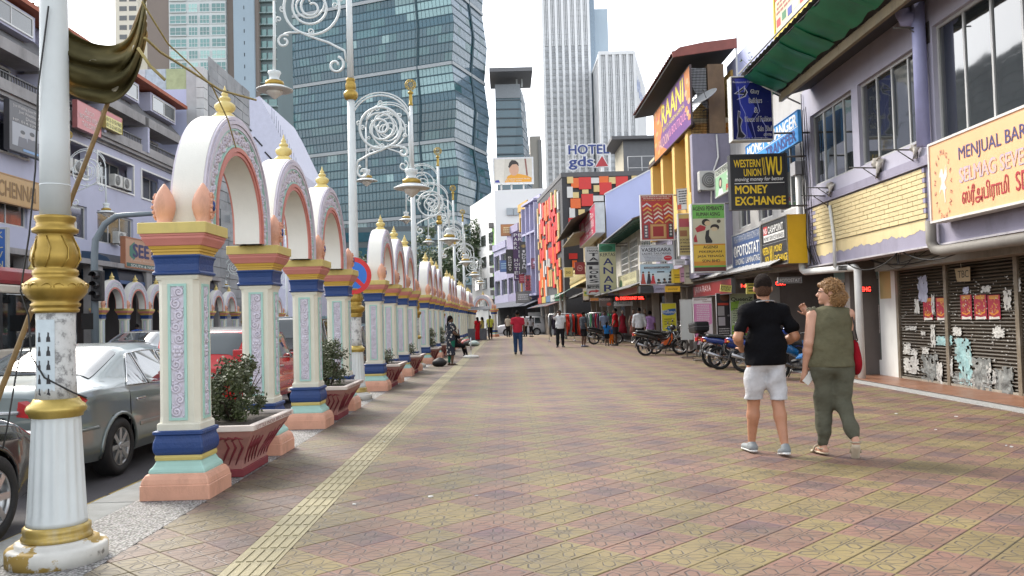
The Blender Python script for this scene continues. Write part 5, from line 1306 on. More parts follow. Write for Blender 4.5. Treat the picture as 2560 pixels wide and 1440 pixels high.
text(hs2,'gds',pA.x-.05,pA.z-.05,pB.x+.05,pB.z+.05,WHL,.0,.075,depth=.08);text(hs2,'gds',pA.x,pA.z,pB.x,pB.z,BLL,-.03,.02,depth=.02)
a,b,c=atY(1487,418,64.3),atY(1522,416,64.3),atY(1505,389,64.3)
MB().prism([(a.x-.06,a.z-.04),(b.x+.06,b.z-.04),(c.x,c.z+.1)],'Y',.0,.08).build('triangle_edge',WHL,hs2)
MB().prism([(a.x+.05,a.z+.03),(b.x-.05,b.z+.03),(c.x,c.z-.03)],'Y',-.03,-.002).build('triangle',pm((.45,.03,.04),.4),hs2)
m=MB()
for q in range(6):x=pA.x+q*.55;m.tube([(x,.12,HH+.3),(x,.12,pA.z+1.6)],.025,5)
m.build('sign_frame',pm((.5,.5,.5),.5),hs2)
# lift house on the roof
LH=thing('lift_house','grey rooftop lift house with flat overhanging roof beside the hotel sign','building',(0,0,0))
a,b=atY(1560,430,68),atY(1632,430,68);zt_=atY(1560,352,68).z
MB().box(a.x,b.x+1.0,68,73,HH,zt_).build('wall',pm((.16,.165,.175),.8,var=.1),LH)
MB().box(a.x-.012,a.x-.002,68.0,73,HH,zt_-.01).build('cream_side',pm((.42,.38,.29),.8),LH)
MB().box(a.x-1.0,b.x+1.3,67.3,73.5,zt_,zt_+.25).build('roof',pm((.12,.12,.125),.7),LH)
m=MB()
for z in(HH+1.0,HH+1.9):m.tube([(a.x+.1,66.4,z),(b.x+.6,66.4,z)],.03,5)
for k in range(4):m.tube([(a.x+.1+k*1.1,66.4,HH+.3),(a.x+.1+k*1.1,66.4,HH+1.9)],.03,5)
m.build('railing',pm((.6,.6,.6),.5),LH)
# ================================================================ SIGNBOARDS
def yrect(px0,py0,px1,py1,Y):
    a=atY(px0,py1,Y);b=atY(px1,py0,Y);return(a.x+b.x)/2,a.z,b.x-a.x,b.z-a.z
def ysign(name,label,px0,py0,px1,py1,Y,cat='signboard',d=.14,rz=.0,**kw):
    cx,z0,w,h=yrect(px0,py0,px1,py1,Y);return Sign(name,label,cat,(cx,Y,z0),rz,w,h,d,**kw)
def xsign(name,label,pxL,pyT,pyB,pxR,X,cat='signboard',d=.12,side=1,**kw):
    """board along the front at x = X facing the street; pxL..pxR left and right edge, pyT/pyB top and bottom at the left edge"""
    a=atX(pxL,pyT,X);b=atX(pxL,pyB,X);c=atX(pxR,pyT,X)
    w=abs(c.y-a.y);return Sign(name,label,cat,(X,(a.y+c.y)/2,b.z),-PI/2*side,w,a.z-b.z,d,**kw)
def bracket(sign,X_to,arms=(.12,.88)):
    """steel arms from the board's inner edge to the wall"""
    x0=sign.w/2
    for v in arms:MB().tube([(x0-.02,sign.d/2,sign.Z(v)),(x0+X_to,sign.d/2,sign.Z(v))],.022,6).build('bracket',STEEL,sign.o)
rs=random.Random(77)
# -- large orange board at the right edge
s=xsign('signboard','orange signboard with blue and red lettering and white winged horse',2318,362,562,2318,6.72)if False else None
a=atX(2320,362,6.70);b=atX(2320,561,6.70);w=a.y-7.6
s=Sign('signboard','large orange signboard with blue and red lettering and white winged horse','signboard',(6.70,a.y-w/2,b.z),-PI/2,w,a.z-b.z,.22,face=(.80,.44,.23),frame=(.62,.60,.57),fw=.035,dirt=.12)
def su(px):return(a.y-atX(px,450,6.70).y)/w
s.t('MENJUAL BARANG RUNCIT',su(2400),.18,su(2800),.375,(.06,.05,.16),.004)
s.t('SELMAG SEVENTH HEAVEN',su(2400),.43,su(2790),.60,(.36,.32,.48),.02);s.t('SELMAG SEVENTH HEAVEN',su(2402),.44,su(2789),.595,(.62,.40,.28),-.004,y=-.0075)
s.t('ஸ்ரீஅபிராமி',su(2404),.655,su(2522),.90,(.36,.03,.035),.012)
s.t('SDN BHD',su(2540),.66,su(2680),.86,(.36,.03,.035),.012)
cu,cv,ra=su(2358),.56,.40
for k,ch in enumerate('SELMAGSEVENTHHEAVEN'):
    an=PI*.86-k*2*PI/19;cx_,cz_=s.X(cu)+.245*math.cos(an)*.98,s.Z(cv)+.50*math.sin(an)
    co,fs=text_mesh(ch,.005);hw=co[:,0].max()/2;q=.13;r_=an-PI/2
    vs=[(cx_+.6*q*((p_[0]-hw)*math.cos(r_)-(p_[1]-.35)*math.sin(r_)),-.006,cz_+q*((p_[0]-hw)*math.sin(r_)+(p_[1]-.35)*math.cos(r_)))for p_ in co]
    MB().add(vs,fs).build('lettering',pm((.22,.07,.07),.5),s.o)
hp=[(-.10,.18),(-.05,.24),(.0,.22),(.02,.14),(.10,.20),(.14,.26),(.13,.10),(.05,.04),(.07,-.02),(.11,-.06),(.06,-.08),(.05,-.16),(.06,-.26),(.03,-.27),(.02,-.15),(-.02,-.07),(-.08,-.06),(-.12,-.12),(-.13,-.08),(-.08,.0),(-.05,.02),(-.07,.12),(-.13,.12)]
flat(s.o,'winged_horse',[(s.X(cu)+p_[0]*.9,s.Z(cv)+p_[1]*1.05)for p_ in hp],pm((.62,.66,.55),.5),-.004)
for k in range(3):flat(s.o,'feather',[(s.X(cu)+.02+.02*k,s.Z(cv)+.10-.03*k),(s.X(cu)+.10+.02*k,s.Z(cv)+.30-.07*k),(s.X(cu)+.06,s.Z(cv)+.12-.03*k)],pm((.72,.74,.68),.5),-.005)
# -- blue lightning board
s=ysign('signboard','dark blue signboard with lightning and gothic lettering',1831,189,1929,352,18.9,d=.28,face=(.008,.012,.10),frame=(.60,.60,.57),fw=.022,facerough=.25);bracket(s,.9)
BLK,LIT=(.005,.005,.012),(.50,.50,.62)
for r_ in(((.10,.04),(.55,.02),(.35,.22),(.6,.5),(.38,.75),(.5,.97),(.15,.97),(.22,.5)),):s.p('glow',r_,(.018,.03,.30))
for pts in(((.66,.01),(.75,.05),(.80,.13),(.95,.22)),((.18,.16),(.22,.42),(.33,.58),(.36,.97)),((.62,.38),(.68,.55),(.48,.72),(.56,.97)),((.72,.68),(.82,.80),(.80,.96))):
    m=MB();m.tube([(s.X(u),-.006,s.Z(v))for u,v in pts],.006,4);m.build('lightning',pm((.35,.38,.75),.4),s.o)
s.t('Professional Tailor',.06,.075,.56,.105,LIT,.01)
s.p('number_four',((.08,.27),(.36,.14),(.33,.2),(.2,.26),(.32,.26),(.34,.17),(.41,.25),(.35,.32),(.13,.37),(.3,.29)),LIT);s.p('number_four_core',((.11,.268),(.33,.165),(.31,.21),(.2,.25),(.33,.25),(.35,.20),(.385,.25),(.34,.305),(.2,.345),(.32,.28)),BLK)
for(tx,u0,v0,u1,v1)in(('Glory',.48,.21,.68,.29),('Builders',.43,.345,.74,.42),('&',.55,.49,.63,.57),('House of Fashion',.32,.63,.95,.71),('Sdn Bhd',.62,.78,.95,.86),('(2005)',.76,.90,.94,.94)):
    s.t(tx,u0,v0,u1,v1,(.62,.62,.66),.035);s.t(tx,u0+.008,v0+.004,u1-.008,v1-.004,BLK,.0,y=-.0075)
s.t('Kuala Lumpur',.15,.955,.86,.975,LIT,.01)
s.p('dress_outline',((.16,.53),(.22,.55),(.2,.62),(.27,.68),(.22,.78),(.24,.85),(.34,.93),(.27,.97),(.10,.97),(.14,.85),(.13,.7)),(.3,.3,.4));s.p('dress_figure',((.17,.55),(.2,.56),(.185,.63),(.24,.68),(.2,.78),(.22,.86),(.31,.93),(.26,.96),(.12,.96),(.155,.85),(.15,.7)),BLK)
# -- black money exchange board
YW=(.72,.50,.02)
s=ysign('signboard','black money exchange signboard with yellow lettering',1829,383,1966,524,18.8,d=.24,rz=math.radians(-2),face=(.012,.012,.014),frame=(.02,.02,.022),fw=.03,facerough=.3);bracket(s,.45,(.05,.95))
s.t('WESTERN',.07,.10,.53,.235,YW,.02);s.t('UNION',.24,.27,.54,.40,YW,.02);s.t('WU',.63,.07,.90,.39,YW,.03)
s.p('bar',((.56,.07),(.575,.07),(.60,.39),(.585,.39)),YW);s.p('bar',((.59,.07),(.60,.07),(.625,.39),(.615,.39)),YW)
s.t('moving money for better',.08,.42,.93,.51,(.75,.75,.75),.004,shear=.15);s.r('white_rule',.07,.525,.94,.537,(.75,.75,.75))
s.t('MONEY',.08,.57,.64,.715,YW,.03);s.t('EXCHANGE',.08,.775,.95,.925,YW,.03)
# -- blue photocopy board and money exchange board along the front
s=xsign('signboard','blue photocopy shop signboard with white lettering along the front',1830,590,690,1901,6.45,d=.3,face=(.035,.085,.22),frame=(.33,.34,.35),fw=.03)
s.t('PUSAT RAWATAN PERKHIDMATAN',.08,.05,.97,.22,(.40,.42,.46),-.005);s.t('FOTOSTAT',.2,.30,.95,.56,(.70,.70,.66),.02);s.e('round_logo',.11,.43,.06,.14,(.66,.66,.62));s.t('8',.085,.34,.135,.53,(.1,.12,.25),.01)
s.t('BINDING / LAMINATING',.12,.62,.96,.76,(.62,.63,.62),.004);s.t('TEL: 03-2274 1175',.20,.81,.76,.95,(.62,.63,.62),.004)
s=xsign('signboard','black and yellow money exchange signboard with yellow end panel',1903,560,672,1968,6.45,d=.48,face=(.025,.025,.028),frame=(.18,.17,.15),fw=.025)
s.r('white_box',.08,.14,.88,.44,(.66,.66,.64));s.r('black_box',.08,.09,.88,.29,(.02,.02,.02));s.r('red_box',.08,.10,.24,.285,(.5,.03,.03));s.t('NS',.10,.14,.22,.26,(.7,.7,.7),.02);s.t('CASHPOINT',.27,.12,.85,.27,(.72,.72,.7),.015)
s.t('MONEY SERVICES BUSINESS',.10,.33,.86,.42,(.06,.06,.06),.0);s.r('rule',.0,.49,1.0,.50,(.3,.3,.3))
s.t('WESTERN',.03,.56,.28,.72,YW,.02);s.t('UNION',.12,.76,.28,.92,YW,.02);s.t('WU',.31,.56,.46,.94,YW,.02);s.t('MONEY',.51,.56,.80,.70,YW,.015);s.t('EXCHANGE',.51,.77,.98,.92,YW,.015)
MB().box(s.w/2+.001,s.w/2+.02,.0,.48,.0,s.h).build('yellow_end',pm((.72,.43,.01),.4,var=.08),s.o)
# -- light blue money changer board higher up
s=xsign('signboard','light blue money changer signboard partly hidden behind the dark blue board',1866,395,462,2000,6.55,d=.06,face=(.05,.30,.72),frame=(.05,.28,.66),fw=.01,facerough=.3);s.o.location.z+=.3
s.t('MONEY CHANGER',.03,.08,.97,.46,(.76,.76,.76),.03);s.t('TRANSFER',.42,.56,.95,.92,(.02,.04,.2),.03);s.r('rule',.0,.49,1.0,.515,(.7,.72,.74))
# -- yellow cashpoint board at the very top
a=atX(1968,30,6.3);s=Sign('signboard','cream and yellow cashpoint board with small flags at the roof edge','signboard',(5.62,15.85,6.9),-PI/2,2.6,1.15,.1,face=(.70,.64,.42),frame=(.74,.52,.03),fw=.09)
s.r('black_strip',.04,.10,.62,.32,(.03,.03,.03));s.r('red_box',.04,.10,.14,.32,(.55,.04,.03));s.t('NS CASHPOINT',.06,.13,.60,.29,(.75,.75,.72),.01);s.t('MONEY TRANSFER',.5,.86,.96,.95,(.1,.08,.02),.01);lines_of(s,3,.06,.38,.55,.62,(.35,.1,.08),rs)
for k,c in enumerate(((.55,.03,.03),(.05,.2,.08),(.04,.06,.35),(.7,.7,.7),(.6,.06,.04),(.6,.1,.03),(.55,.03,.03))):s.r('flag',.06+.13*k,.66-.03*(k%2),.155+.13*k,.80-.03*(k%2),c)
# -- green and orange employment agency board
s=ysign('signboard','tall green and orange employment agency signboard with seated figures',1733,507,1812,682,24.4,d=.30,face=(.55,.52,.38),frame=(.55,.56,.55),fw=.03);bracket(s,.9,(.0,.985))
s.r('green_top',.03,.02,.97,.22,(.17,.46,.10));s.t('AGENSI PEMBANTU',.05,.045,.96,.105,(.05,.02,.03),.02);s.t('RUMAH ASING',.15,.13,.84,.185,(.05,.02,.03),.02);s.t('JTK / APS / 0012',.2,.197,.78,.212,(.08,.1,.03),.01)
s.p('red_dress',((.10,.36),(.25,.31),(.42,.34),(.38,.39),(.15,.42)),(.42,.04,.05));s.e('figure_head',.42,.275,.12,.05,(.03,.025,.025));s.e('figure_face',.47,.29,.09,.035,(.62,.48,.30));s.e('figure_head',.68,.35,.13,.045,(.03,.025,.025));s.e('figure_face',.66,.375,.10,.03,(.62,.50,.32));s.p('black_sleeve',((.42,.40),(.52,.38),(.50,.47),(.60,.55),(.58,.575),(.40,.575),(.38,.5)),(.03,.03,.03));s.p('red_hem',((.05,.5),(.12,.44),(.16,.56),(.06,.56)),(.42,.04,.05));s.e('small_emblem',.80,.265,.06,.025,(.1,.09,.06))
s.r('yellow_field',.03,.59,.97,.90,(.70,.46,.06));s.r('orange_band',.03,.59,.97,.61,(.62,.26,.03));s.r('orange_band',.03,.84,.97,.90,(.64,.28,.04));s.r('green_band',.03,.90,.97,.925,(.17,.42,.08));s.r('maroon_band',.03,.925,.97,.985,(.12,.03,.025))
for tx,u0,v0,u1,v1 in(('AGENSI',.32,.615,.74,.655),('PEKERJAAN',.2,.685,.86,.725),('JASA TENAGA',.14,.75,.92,.79),('SDN BHD',.28,.815,.80,.855)):s.t(tx,u0,v0,u1,v1,(.03,.02,.02),.02)
s.t('www.jasatenaga.com',.28,.905,.82,.92,(.05,.08,.02),.0);s.t('03-2272 3155',.14,.935,.90,.977,(.66,.64,.58),.015)
# -- picture framer, tailor boards on one frame
s=ysign('signboard','red picture framing signboard with chevron mouldings and gold frame',1603,485,1683,602,28.4,d=.12,face=(.30,.02,.025),frame=(.62,.60,.58),fw=.03);bracket(s,.55,(.02,))
s.t('KEDAI BINGKAI GAMBAR SAI',.06,.03,.93,.06,(.7,.62,.55),.015);s.t('SAI FRAMES & GLASS WORKS',.10,.075,.88,.10,(.7,.62,.55),.015);s.t('Tel: 03-22738870  H/P: 013-2790876',.07,.115,.93,.14,(.62,.3,.05),.01)
s.r('dark_red_field',.0,.155,1.0,.36,(.36,.02,.025))
for i in range(3):
    for j in range(5):
        u,v=.20+.31*i+.01*j,.175+.088*j+.01*(i%2);c=[(.55,.55,.6),(.6,.28,.05),(.42,.33,.14),(.6,.5,.42)][(i+j)%4]
        s.p('chevron',((u-.14,v+.075),(u,v),(u+.14,v+.075),(u+.12,v+.10),(u,v+.04),(u-.12,v+.10)),c)
s.r('gold_frame',.28,.645,.76,.965,(.36,.19,.07));s.r('frame_inner',.31,.665,.73,.945,(.45,.26,.1));s.r('red_mat',.36,.695,.68,.915,(.25,.012,.015));s.r('sample_card',.09,.66,.22,.95,(.10,.07,.10));s.r('sample_card',.83,.64,.95,.93,(.03,.06,.06))
for k in range(4):s.e('sample',.155,.70+.065*k,.035,.022,(.5,.5,.5));s.e('sample',.89,.68+.065*k,.035,.022,(.5,.5,.5))
s=ysign('signboard','white ladies tailoring signboard with red oval below the framing board',1600,611,1684,655,28.4,d=.12,face=(.50,.54,.58),frame=(.45,.46,.47),fw=.02);bracket(s,.55,(.95,))
s.t('VASEEGARA',.05,.18,.92,.40,(.03,.03,.045),.02);s.t('Punjabi Weaves',.04,.06,.34,.13,(.06,.06,.09),.0);s.t('LADIES TAILORING',.07,.46,.90,.58,(.06,.05,.07),.01)
for k,tx in enumerate(('Designer Saree Blouse','Wedding Saree Blouse','Readymade Saree','Punjabi Suit - Lengha')):s.t(tx,.10+.02*k,.62+.09*k,.64,.685+.09*k,(.04,.04,.12),.005)
s.e('red_oval',.82,.80,.12,.15,(.5,.02,.03));s.t('WEDDING',.74,.75,.90,.80,(.7,.6,.6),.01)
s=ysign('signboard','pale blue tailor signboard with women in red and black saris',1601,658,1684,712,28.4,d=.12,face=(.42,.58,.68),frame=(.55,.56,.57),fw=.02);bracket(s,.55,(.98,))
s.r('pale_sky',.0,.45,1.0,1.0,(.55,.66,.72));s.r('dark_label',.12,.14,.88,.24,(.04,.04,.05));s.t('MEASUREMENT BY LADY TAILOR',.14,.16,.86,.22,(.7,.7,.72),.0);s.t('Alteration, stitching, readymade',.28,.27,.86,.31,(.08,.08,.12),.0);s.r('dark_label',.50,.37,.72,.43,(.05,.05,.06))
for(u,c,h)in((.09,(.42,.06,.04),.62),(.26,(.03,.025,.035),.62),(.38,(.5,.03,.04),.5)):
    s.p('sari',((u-.03,1-h*.85),(u+.03,1-h*.85),(u+.05,1-h*.4),(u+.08,.97),(u-.08,.97),(u-.05,1-h*.4)),c);s.e('face',u,1-h*.93,.028,.045,(.42,.25,.16));s.e('hair',u,1-h*.97,.03,.035,(.02,.015,.015))
for(u,v)in((.55,.80),(.72,.78),(.88,.77),(.92,.45)):s.p('shoulders',((u-.08,v+.19),(u-.06,v+.09),(u+.06,v+.09),(u+.08,v+.19)),(.05,.05,.06));s.e('face',u,v+.03,.035,.06,(.45,.27,.18));s.e('hair',u-.01,v-.01,.04,.06,(.02,.015,.015))
# -- boards between
s=ysign('signboard','mustard signboard with small lettering half hidden by the agency board',1697,533,1731,640,26.6,d=.15,face=(.42,.33,.12),frame=(.50,.50,.48),fw=.03);s.r('red_picture',.1,.12,.9,.32,(.35,.06,.08));s.r('photo',.12,.40,.6,.54,(.25,.1,.04));s.t('SOCIETY',.1,.6,.95,.64,(.05,.03,.03),.015);s.t('OF MALAYSIA',.08,.67,.98,.71,(.05,.03,.03),.015);lines_of(s,3,.1,.76,.92,.95,(.1,.07,.04),rs);bracket(s,.5,(.01,))
s=ysign('signboard','crumpled white banner on a frame before the yellow balcony',1692,470,1734,524,27.0,d=.10,rz=math.radians(-35),face=(.55,.56,.57),frame=(.45,.45,.45),fw=.012);lines_of(s,6,.1,.1,.85,.8,(.06,.06,.07),rs);s.r('red_corner',.0,.75,.25,1.0,(.55,.08,.04));bracket(s,.8,(.02,))
s=xsign('signboard','green employment agency signboard with a portrait along the end wall',1787,428,498,1830,6.05,d=.06,face=(.30,.52,.30),frame=(.45,.46,.45),fw=.03);s.r('white_top',.0,.0,1.0,.28,(.55,.60,.50));s.t('AGENSI PEMBANTU',.05,.06,.98,.24,(.05,.05,.05),.01);s.e('hair',.32,.55,.10,.2,(.03,.025,.025));s.e('face',.32,.56,.06,.13,(.55,.4,.3));s.p('blouse',((.15,1.0),(.22,.75),(.42,.75),(.5,1.0)),(.66,.66,.66));s.t('S',.72,.32,.88,.58,(.7,.7,.68),.03);s.t('RS',.66,.72,.95,.92,(.5,.05,.04),.03)
# -- big orange and purple banner
a=atX(1634,291,R3X-.06);b=atX(1637,414,R3X-.06);c=atX(1724,156,R3X-.06);d_=atX(1726,307,R3X-.06)
zb_=(b.z+d_.z)/2;zt_=(a.z+c.z)/2;w=a.y-c.y
s=Sign('shop_banner','large orange and purple shop banner with yellow lettering under the eaves','banner',(R3X-.06,(a.y+c.y)/2,zb_),-PI/2,w,zt_-zb_,.05,face=(.20,.06,.26),frame=(.05,.03,.03),fw=.02)
ORG=(.75,.24,.04)
s.p('orange_field',((.0,.0),(.28,.0),(.2,.25),(.26,.5),(.16,.75),(.4,1.0),(.0,1.0)),ORG);s.p('orange_field',((.86,.0),(1.0,.0),(1.0,.55),(.92,.5),(.88,.3)),ORG);s.p('purple_field',((.3,.55),(.95,.5),(1.0,1.0),(.45,1.0)),(.16,.05,.24))
s.t('RAANI',.26,.06,.84,.46,(.80,.66,.05),.02);s.t('BEAUTY, FASHION & BRIDAL',.28,.51,.86,.60,(.78,.64,.08),.0);s.t('SALOON',.14,.67,.44,.86,(.76,.45,.40),.01);s.t('& BOUTIQUE',.46,.66,.88,.84,(.66,.24,.42),.01)
for k in range(9):s.e('flower',.90+.03*(k%3),.12+.09*k,.03,.05,((.8,.3,.08),(.75,.42,.2))[k%2]);s.e('flower',.05+.05*(k%3),.08+.10*k,.035,.05,((.8,.42,.15),(.72,.2,.12))[k%2])
# -- tall vertical boards
s=ysign('signboard','tall grey vertical tailors signboard with red arrow',1467,616,1499,737,42.5,d=.2,face=(.50,.50,.49),frame=(.40,.41,.41),fw=.02);s.t('TUKANG JAHIT',.08,.02,.95,.055,(.03,.03,.03),.01);s.t('TRISHAL',.08,.065,.95,.11,(.03,.03,.03),.02)
for k,ch in enumerate('TAILORS'):s.t(ch,.26,.135+k*.092,.84,.20+k*.092,(.02,.02,.025),.03)
s.r('black_strip',.05,.79,1.0,.875,(.03,.03,.03));s.t('Tel: 010-233 1107',.12,.80,.96,.825,(.6,.6,.58),.005);s.t('019-291 5171',.3,.84,.96,.865,(.6,.6,.58),.005);s.p('red_arrow',((.12,.97),(.2,.92),(.35,.91),(.62,.91),(.62,.89),(.95,.925),(.62,.965),(.62,.945),(.3,.945),(.2,.975)),(.35,.03,.03));bracket(s,2.2,(.0,))
s=ysign('signboard','tall cream vertical signboard with blue letters and green top',1500,608,1539,733,42.2,d=.2,face=(.52,.50,.30),frame=(.44,.44,.38),fw=.02);s.r('green_top',.0,.0,1.0,.17,(.04,.22,.12));s.e('oval',.46,.095,.36,.06,(.015,.11,.05));s.t('KERTAS',.08,.19,.95,.26,(.04,.04,.05),.008)
for k,ch in enumerate('ANAR'):s.t(ch,.25,.30+k*.178,.80,.435+k*.178,(.02,.025,.14),.012)
bracket(s,.9,(.0,.98))
s=xsign('signboard','red picture works signboard with white lettering and white end',1448,558,622,1489,4.9,d=.5,face=(.50,.02,.07),frame=(.52,.55,.56),fw=.03);s.p('dome',((.45,.22),(.55,.14),(.62,.06),(.7,.14),(.82,.22)),(.66,.6,.6));s.t('WORKS',.4,.26,.9,.38,(.7,.66,.64),.02);lines_of(s,5,.4,.45,.9,.72,(.66,.6,.6),rs);s.e('face',.22,.35,.1,.2,(.62,.4,.35));s.t('03-22',.35,.78,.85,.9,(.7,.66,.64),.02)
s=ysign('signboard','small yellow box sign on the corner',1411,668,1433,693,50.0,d=.5,face=(.66,.52,.14),frame=(.62,.55,.3),fw=.04);s.t('DiGi',.2,.4,.7,.65,(.12,.10,.03),.02)
s=ysign('signboard','dark red box sign with round emblem beside the yellow box',1438,655,1462,686,50.0,d=.3,face=(.22,.012,.02),frame=(.2,.02,.02),fw=.03);s.e('round_emblem',.48,.5,.28,.24,(.42,.2,.2));s.e('emblem_core',.48,.5,.22,.19,(.25,.02,.03));s.t('Tiara',.34,.42,.64,.56,(.6,.5,.5),.01)
s=xsign('signboard','cream stationery signboard with red foot above the walkway',1546,692,742,1592,5.6,d=.12,face=(.60,.56,.34),frame=(.5,.48,.38),fw=.02);s.r('pink_foot',.0,.72,1.0,1.0,(.62,.25,.25));s.e('green_oval',.14,.42,.09,.22,(.05,.14,.06));s.t('SYARIKAT KERTAS',.26,.08,.94,.3,(.28,.26,.16),-.005);s.t('ANAR DESIGNS',.4,.42,.96,.64,(.3,.28,.18),-.005)
s=xsign('signboard','dark red shop signboard with white letters below the agency board',1733,712,745,1830,6.2,d=.1,face=(.22,.015,.02),frame=(.10,.10,.10),fw=.02);s.t('JAYA RAYA',.05,.2,.5,.8,(.62,.5,.5),.0)
for k,(px0,py0,px1,py1,c,lb)in enumerate(((1684,672,1701,707,(.72,.50,.02),'yellow box sign beside the sari signboard'),(1701,668,1712,705,(.62,.36,.48),'pink box sign under the mustard signboard'),(1712,662,1731,710,(.58,.55,.42),'cream box sign left of the agency board'),(1634,712,1665,732,(.30,.28,.38),'lilac box hung below the sari signboard'),(1663,715,1700,730,(.72,.44,.02),'low yellow strip sign over the walkway'),(1601,714,1632,733,(.025,.025,.03),'black box hung below the sari signboard'),(1687,648,1712,662,(.62,.62,.64),'small white strip sign with a blue square'))):
    s=ysign('box_sign',lb,px0,py0,px1,py1,27.8-.05*k,d=.35,face=c,frame=tuple(x*.9 for x in c),fw=.02);lines_of(s,2,.15,.4,.85,.75,tuple(x*.35 for x in c),rs);bracket(s,.7,(.05,))
# -- red running-light strips (lit)
def led(label,px0,py0,px1,py1,Y,tx,rz=.0):
    s=ysign('light_strip',label,px0,py0,px1,py1,Y,cat='lit sign',d=.08,rz=rz,face=(.01,.006,.006),frame=(.02,.02,.02),fw=.01);s.t(tx,.03,.18,.97,.82,pm((.9,.03,.02),.4,var=.0,emit=2.5),.02)
led('red running-light sign over the tailor shop entrance',1538,739,1612,752,40.0,'B.: DISCOUNT 50%.');led('red lit digits under the grey lean-to',1852,708,1868,720,22.2,'1a');led('red lit curl sign behind the woman',1938,700,1964,716,21.0,'Co..');led('red lit sign in the glass door',2153,714,2177,732,17.6,'EHG')
# -- hanging small boards in the walkway
s=ysign('hanging_board','dark hanging photocopy board under the ceiling beside the woman',1945,692,2004,709,18.9,d=.05,face=(.12,.11,.11),frame=(.2,.2,.2),fw=.008);s.t('FOTOSTAT',.08,.25,.92,.8,(.42,.41,.40),.01)
s=ysign('hanging_board','yellow hanging photocopy board tilted under the lean-to',1800,712,1827,730,22.6,d=.03,face=(.66,.60,.14),frame=(.6,.55,.2),fw=.005);s.t('FOTOSTAT',.06,.2,.94,.85,(.04,.04,.03),.02);s.o.rotation_euler=(0,.12,0)
s=ysign('hanging_board','yellow hanging board just left of the man in black',1866,708,1890,735,22.0,d=.03,face=(.66,.58,.10),frame=(.6,.55,.2),fw=.005);lines_of(s,3,.2,.1,.8,.9,(.06,.05,.02),rs)
s=ysign('hanging_board','small dark cashpoint board under the brick panel',2096,664,2126,676,17.3,d=.04,face=(.03,.03,.03),frame=(.2,.2,.2),fw=.006);s.t('NS CASHPOINT',.06,.2,.95,.8,(.5,.5,.48),.005)
s=ysign('hanging_board','grey tailors board over the shop entrance',1536,753,1582,766,39.8,d=.05,face=(.40,.40,.39),frame=(.3,.3,.3),fw=.01);s.t('TAILORS',.12,.1,.85,.55,(.05,.05,.05),.01)
s=ysign('hanging_board','orange and red board over the walkway shops',1475,744,1497,753,42.0,d=.05,face=(.45,.10,.03),frame=(.4,.38,.3),fw=.01);s.t('ABUNDAN',.08,.2,.9,.7,(.7,.4,.05),.01)
s=ysign('hanging_board','dark photography board over the walkway shops',1499,745,1528,766,41.6,d=.05,face=(.10,.07,.06),frame=(.2,.2,.2),fw=.01);s.t('PHOTO TIGER',.04,.05,.92,.3,(.6,.5,.45),.01);s.e('red_oval',.8,.75,.2,.2,(.5,.06,.03))
s=ysign('hanging_board','small yellow and white board left of the tall tailors sign',1458,720,1471,750,42.6,d=.05,face=(.60,.55,.40),frame=(.5,.3,.25),fw=.01);s.r('yellow_panel',.12,.25,.9,.7,(.55,.5,.1));s.e('green_emblem',.5,.42,.25,.1,(.08,.2,.05))
# -- standing boards on the walkway
def standing(label,px0,py0,px1,py1,Y,face,frame=(.5,.5,.5),rz=.0,fw=.012,cat='standing banner'):
    s=ysign('standing_banner',label,px0,py0,px1,py1,Y,cat=cat,d=.03,rz=rz,face=face,frame=frame,fw=fw,dirt=.1)
    z=s.o.location.z;m=MB();m.box(-s.w/2,s.w/2,.0,.25,-z+.034,-z+.07);m.box(-.02,.02,.05,.08,-z+.07,s.h*.9);m.build('stand',STEEL,s.o);return s
s=standing('yellow standing banner with blue splash lettering behind the motorcycles',1655,757,1690,828,32.0,(.66,.60,.04));s.p('blue_splash',((.02,.3),(.5,.22),(.95,.2),(.98,.33),(.8,.42),(.4,.44),(.1,.4)),(.02,.12,.42));s.t('BiGBonus',.06,.25,.95,.37,(.6,.66,.72),.02)
for k in range(3):s.t(('HADIAH','MENARIK MENANTI','DAPATKAN'),0,0,1,1)if False else s.t(('HADIAH','MENANTI ANDA','SEKARANG')[k],.18,.55+.09*k,.85,.60+.09*k,(.08,.07,.02),.01)
s.e('blue_ball',.6,.9,.3,.09,(.04,.2,.4))
s=standing('tall plain white board standing beside the pink banner',1703,748,1729,850,27.0,(.56,.60,.60));s=standing('second plain white board just behind the pink banner',1729,748,1752,850,27.3,(.54,.57,.57))
s=standing('pink standing tailoring price banner behind the red motorcycle',1736,744,1779,862,25.0,(.64,.25,.46));s.r('white_head',.0,.0,1.0,.125,(.68,.66,.66));s.t('Insyani Indian',.06,.02,.75,.06,(.2,.05,.05),.005,shear=.2);s.t('Tailoring',.5,.065,.95,.10,(.2,.05,.05),.005,shear=.2);lines_of(s,13,.16,.15,.85,.66,(.72,.60,.66),rs,.5);s.p('white_foot',((.4,.66),(1.0,.55),(1.0,1.0),(.2,1.0)),(.66,.60,.62))
s=standing('black standing poster with photographs beside the green banner',1793,732,1828,846,24.6,(.02,.018,.02));s.r('red_title',.1,.22,.8,.27,(.4,.04,.02));s.r('photo',.1,.29,.52,.50,(.28,.27,.27));s.r('photo',.12,.53,.55,.72,(.35,.33,.35));s.t('010',.72,.48,.95,.52,(.5,.5,.5),.0);lines_of(s,4,.12,.78,.8,.98,(.45,.44,.44),rs,.4);s.e('figure',.55,.1,.3,.08,(.1,.04,.02))
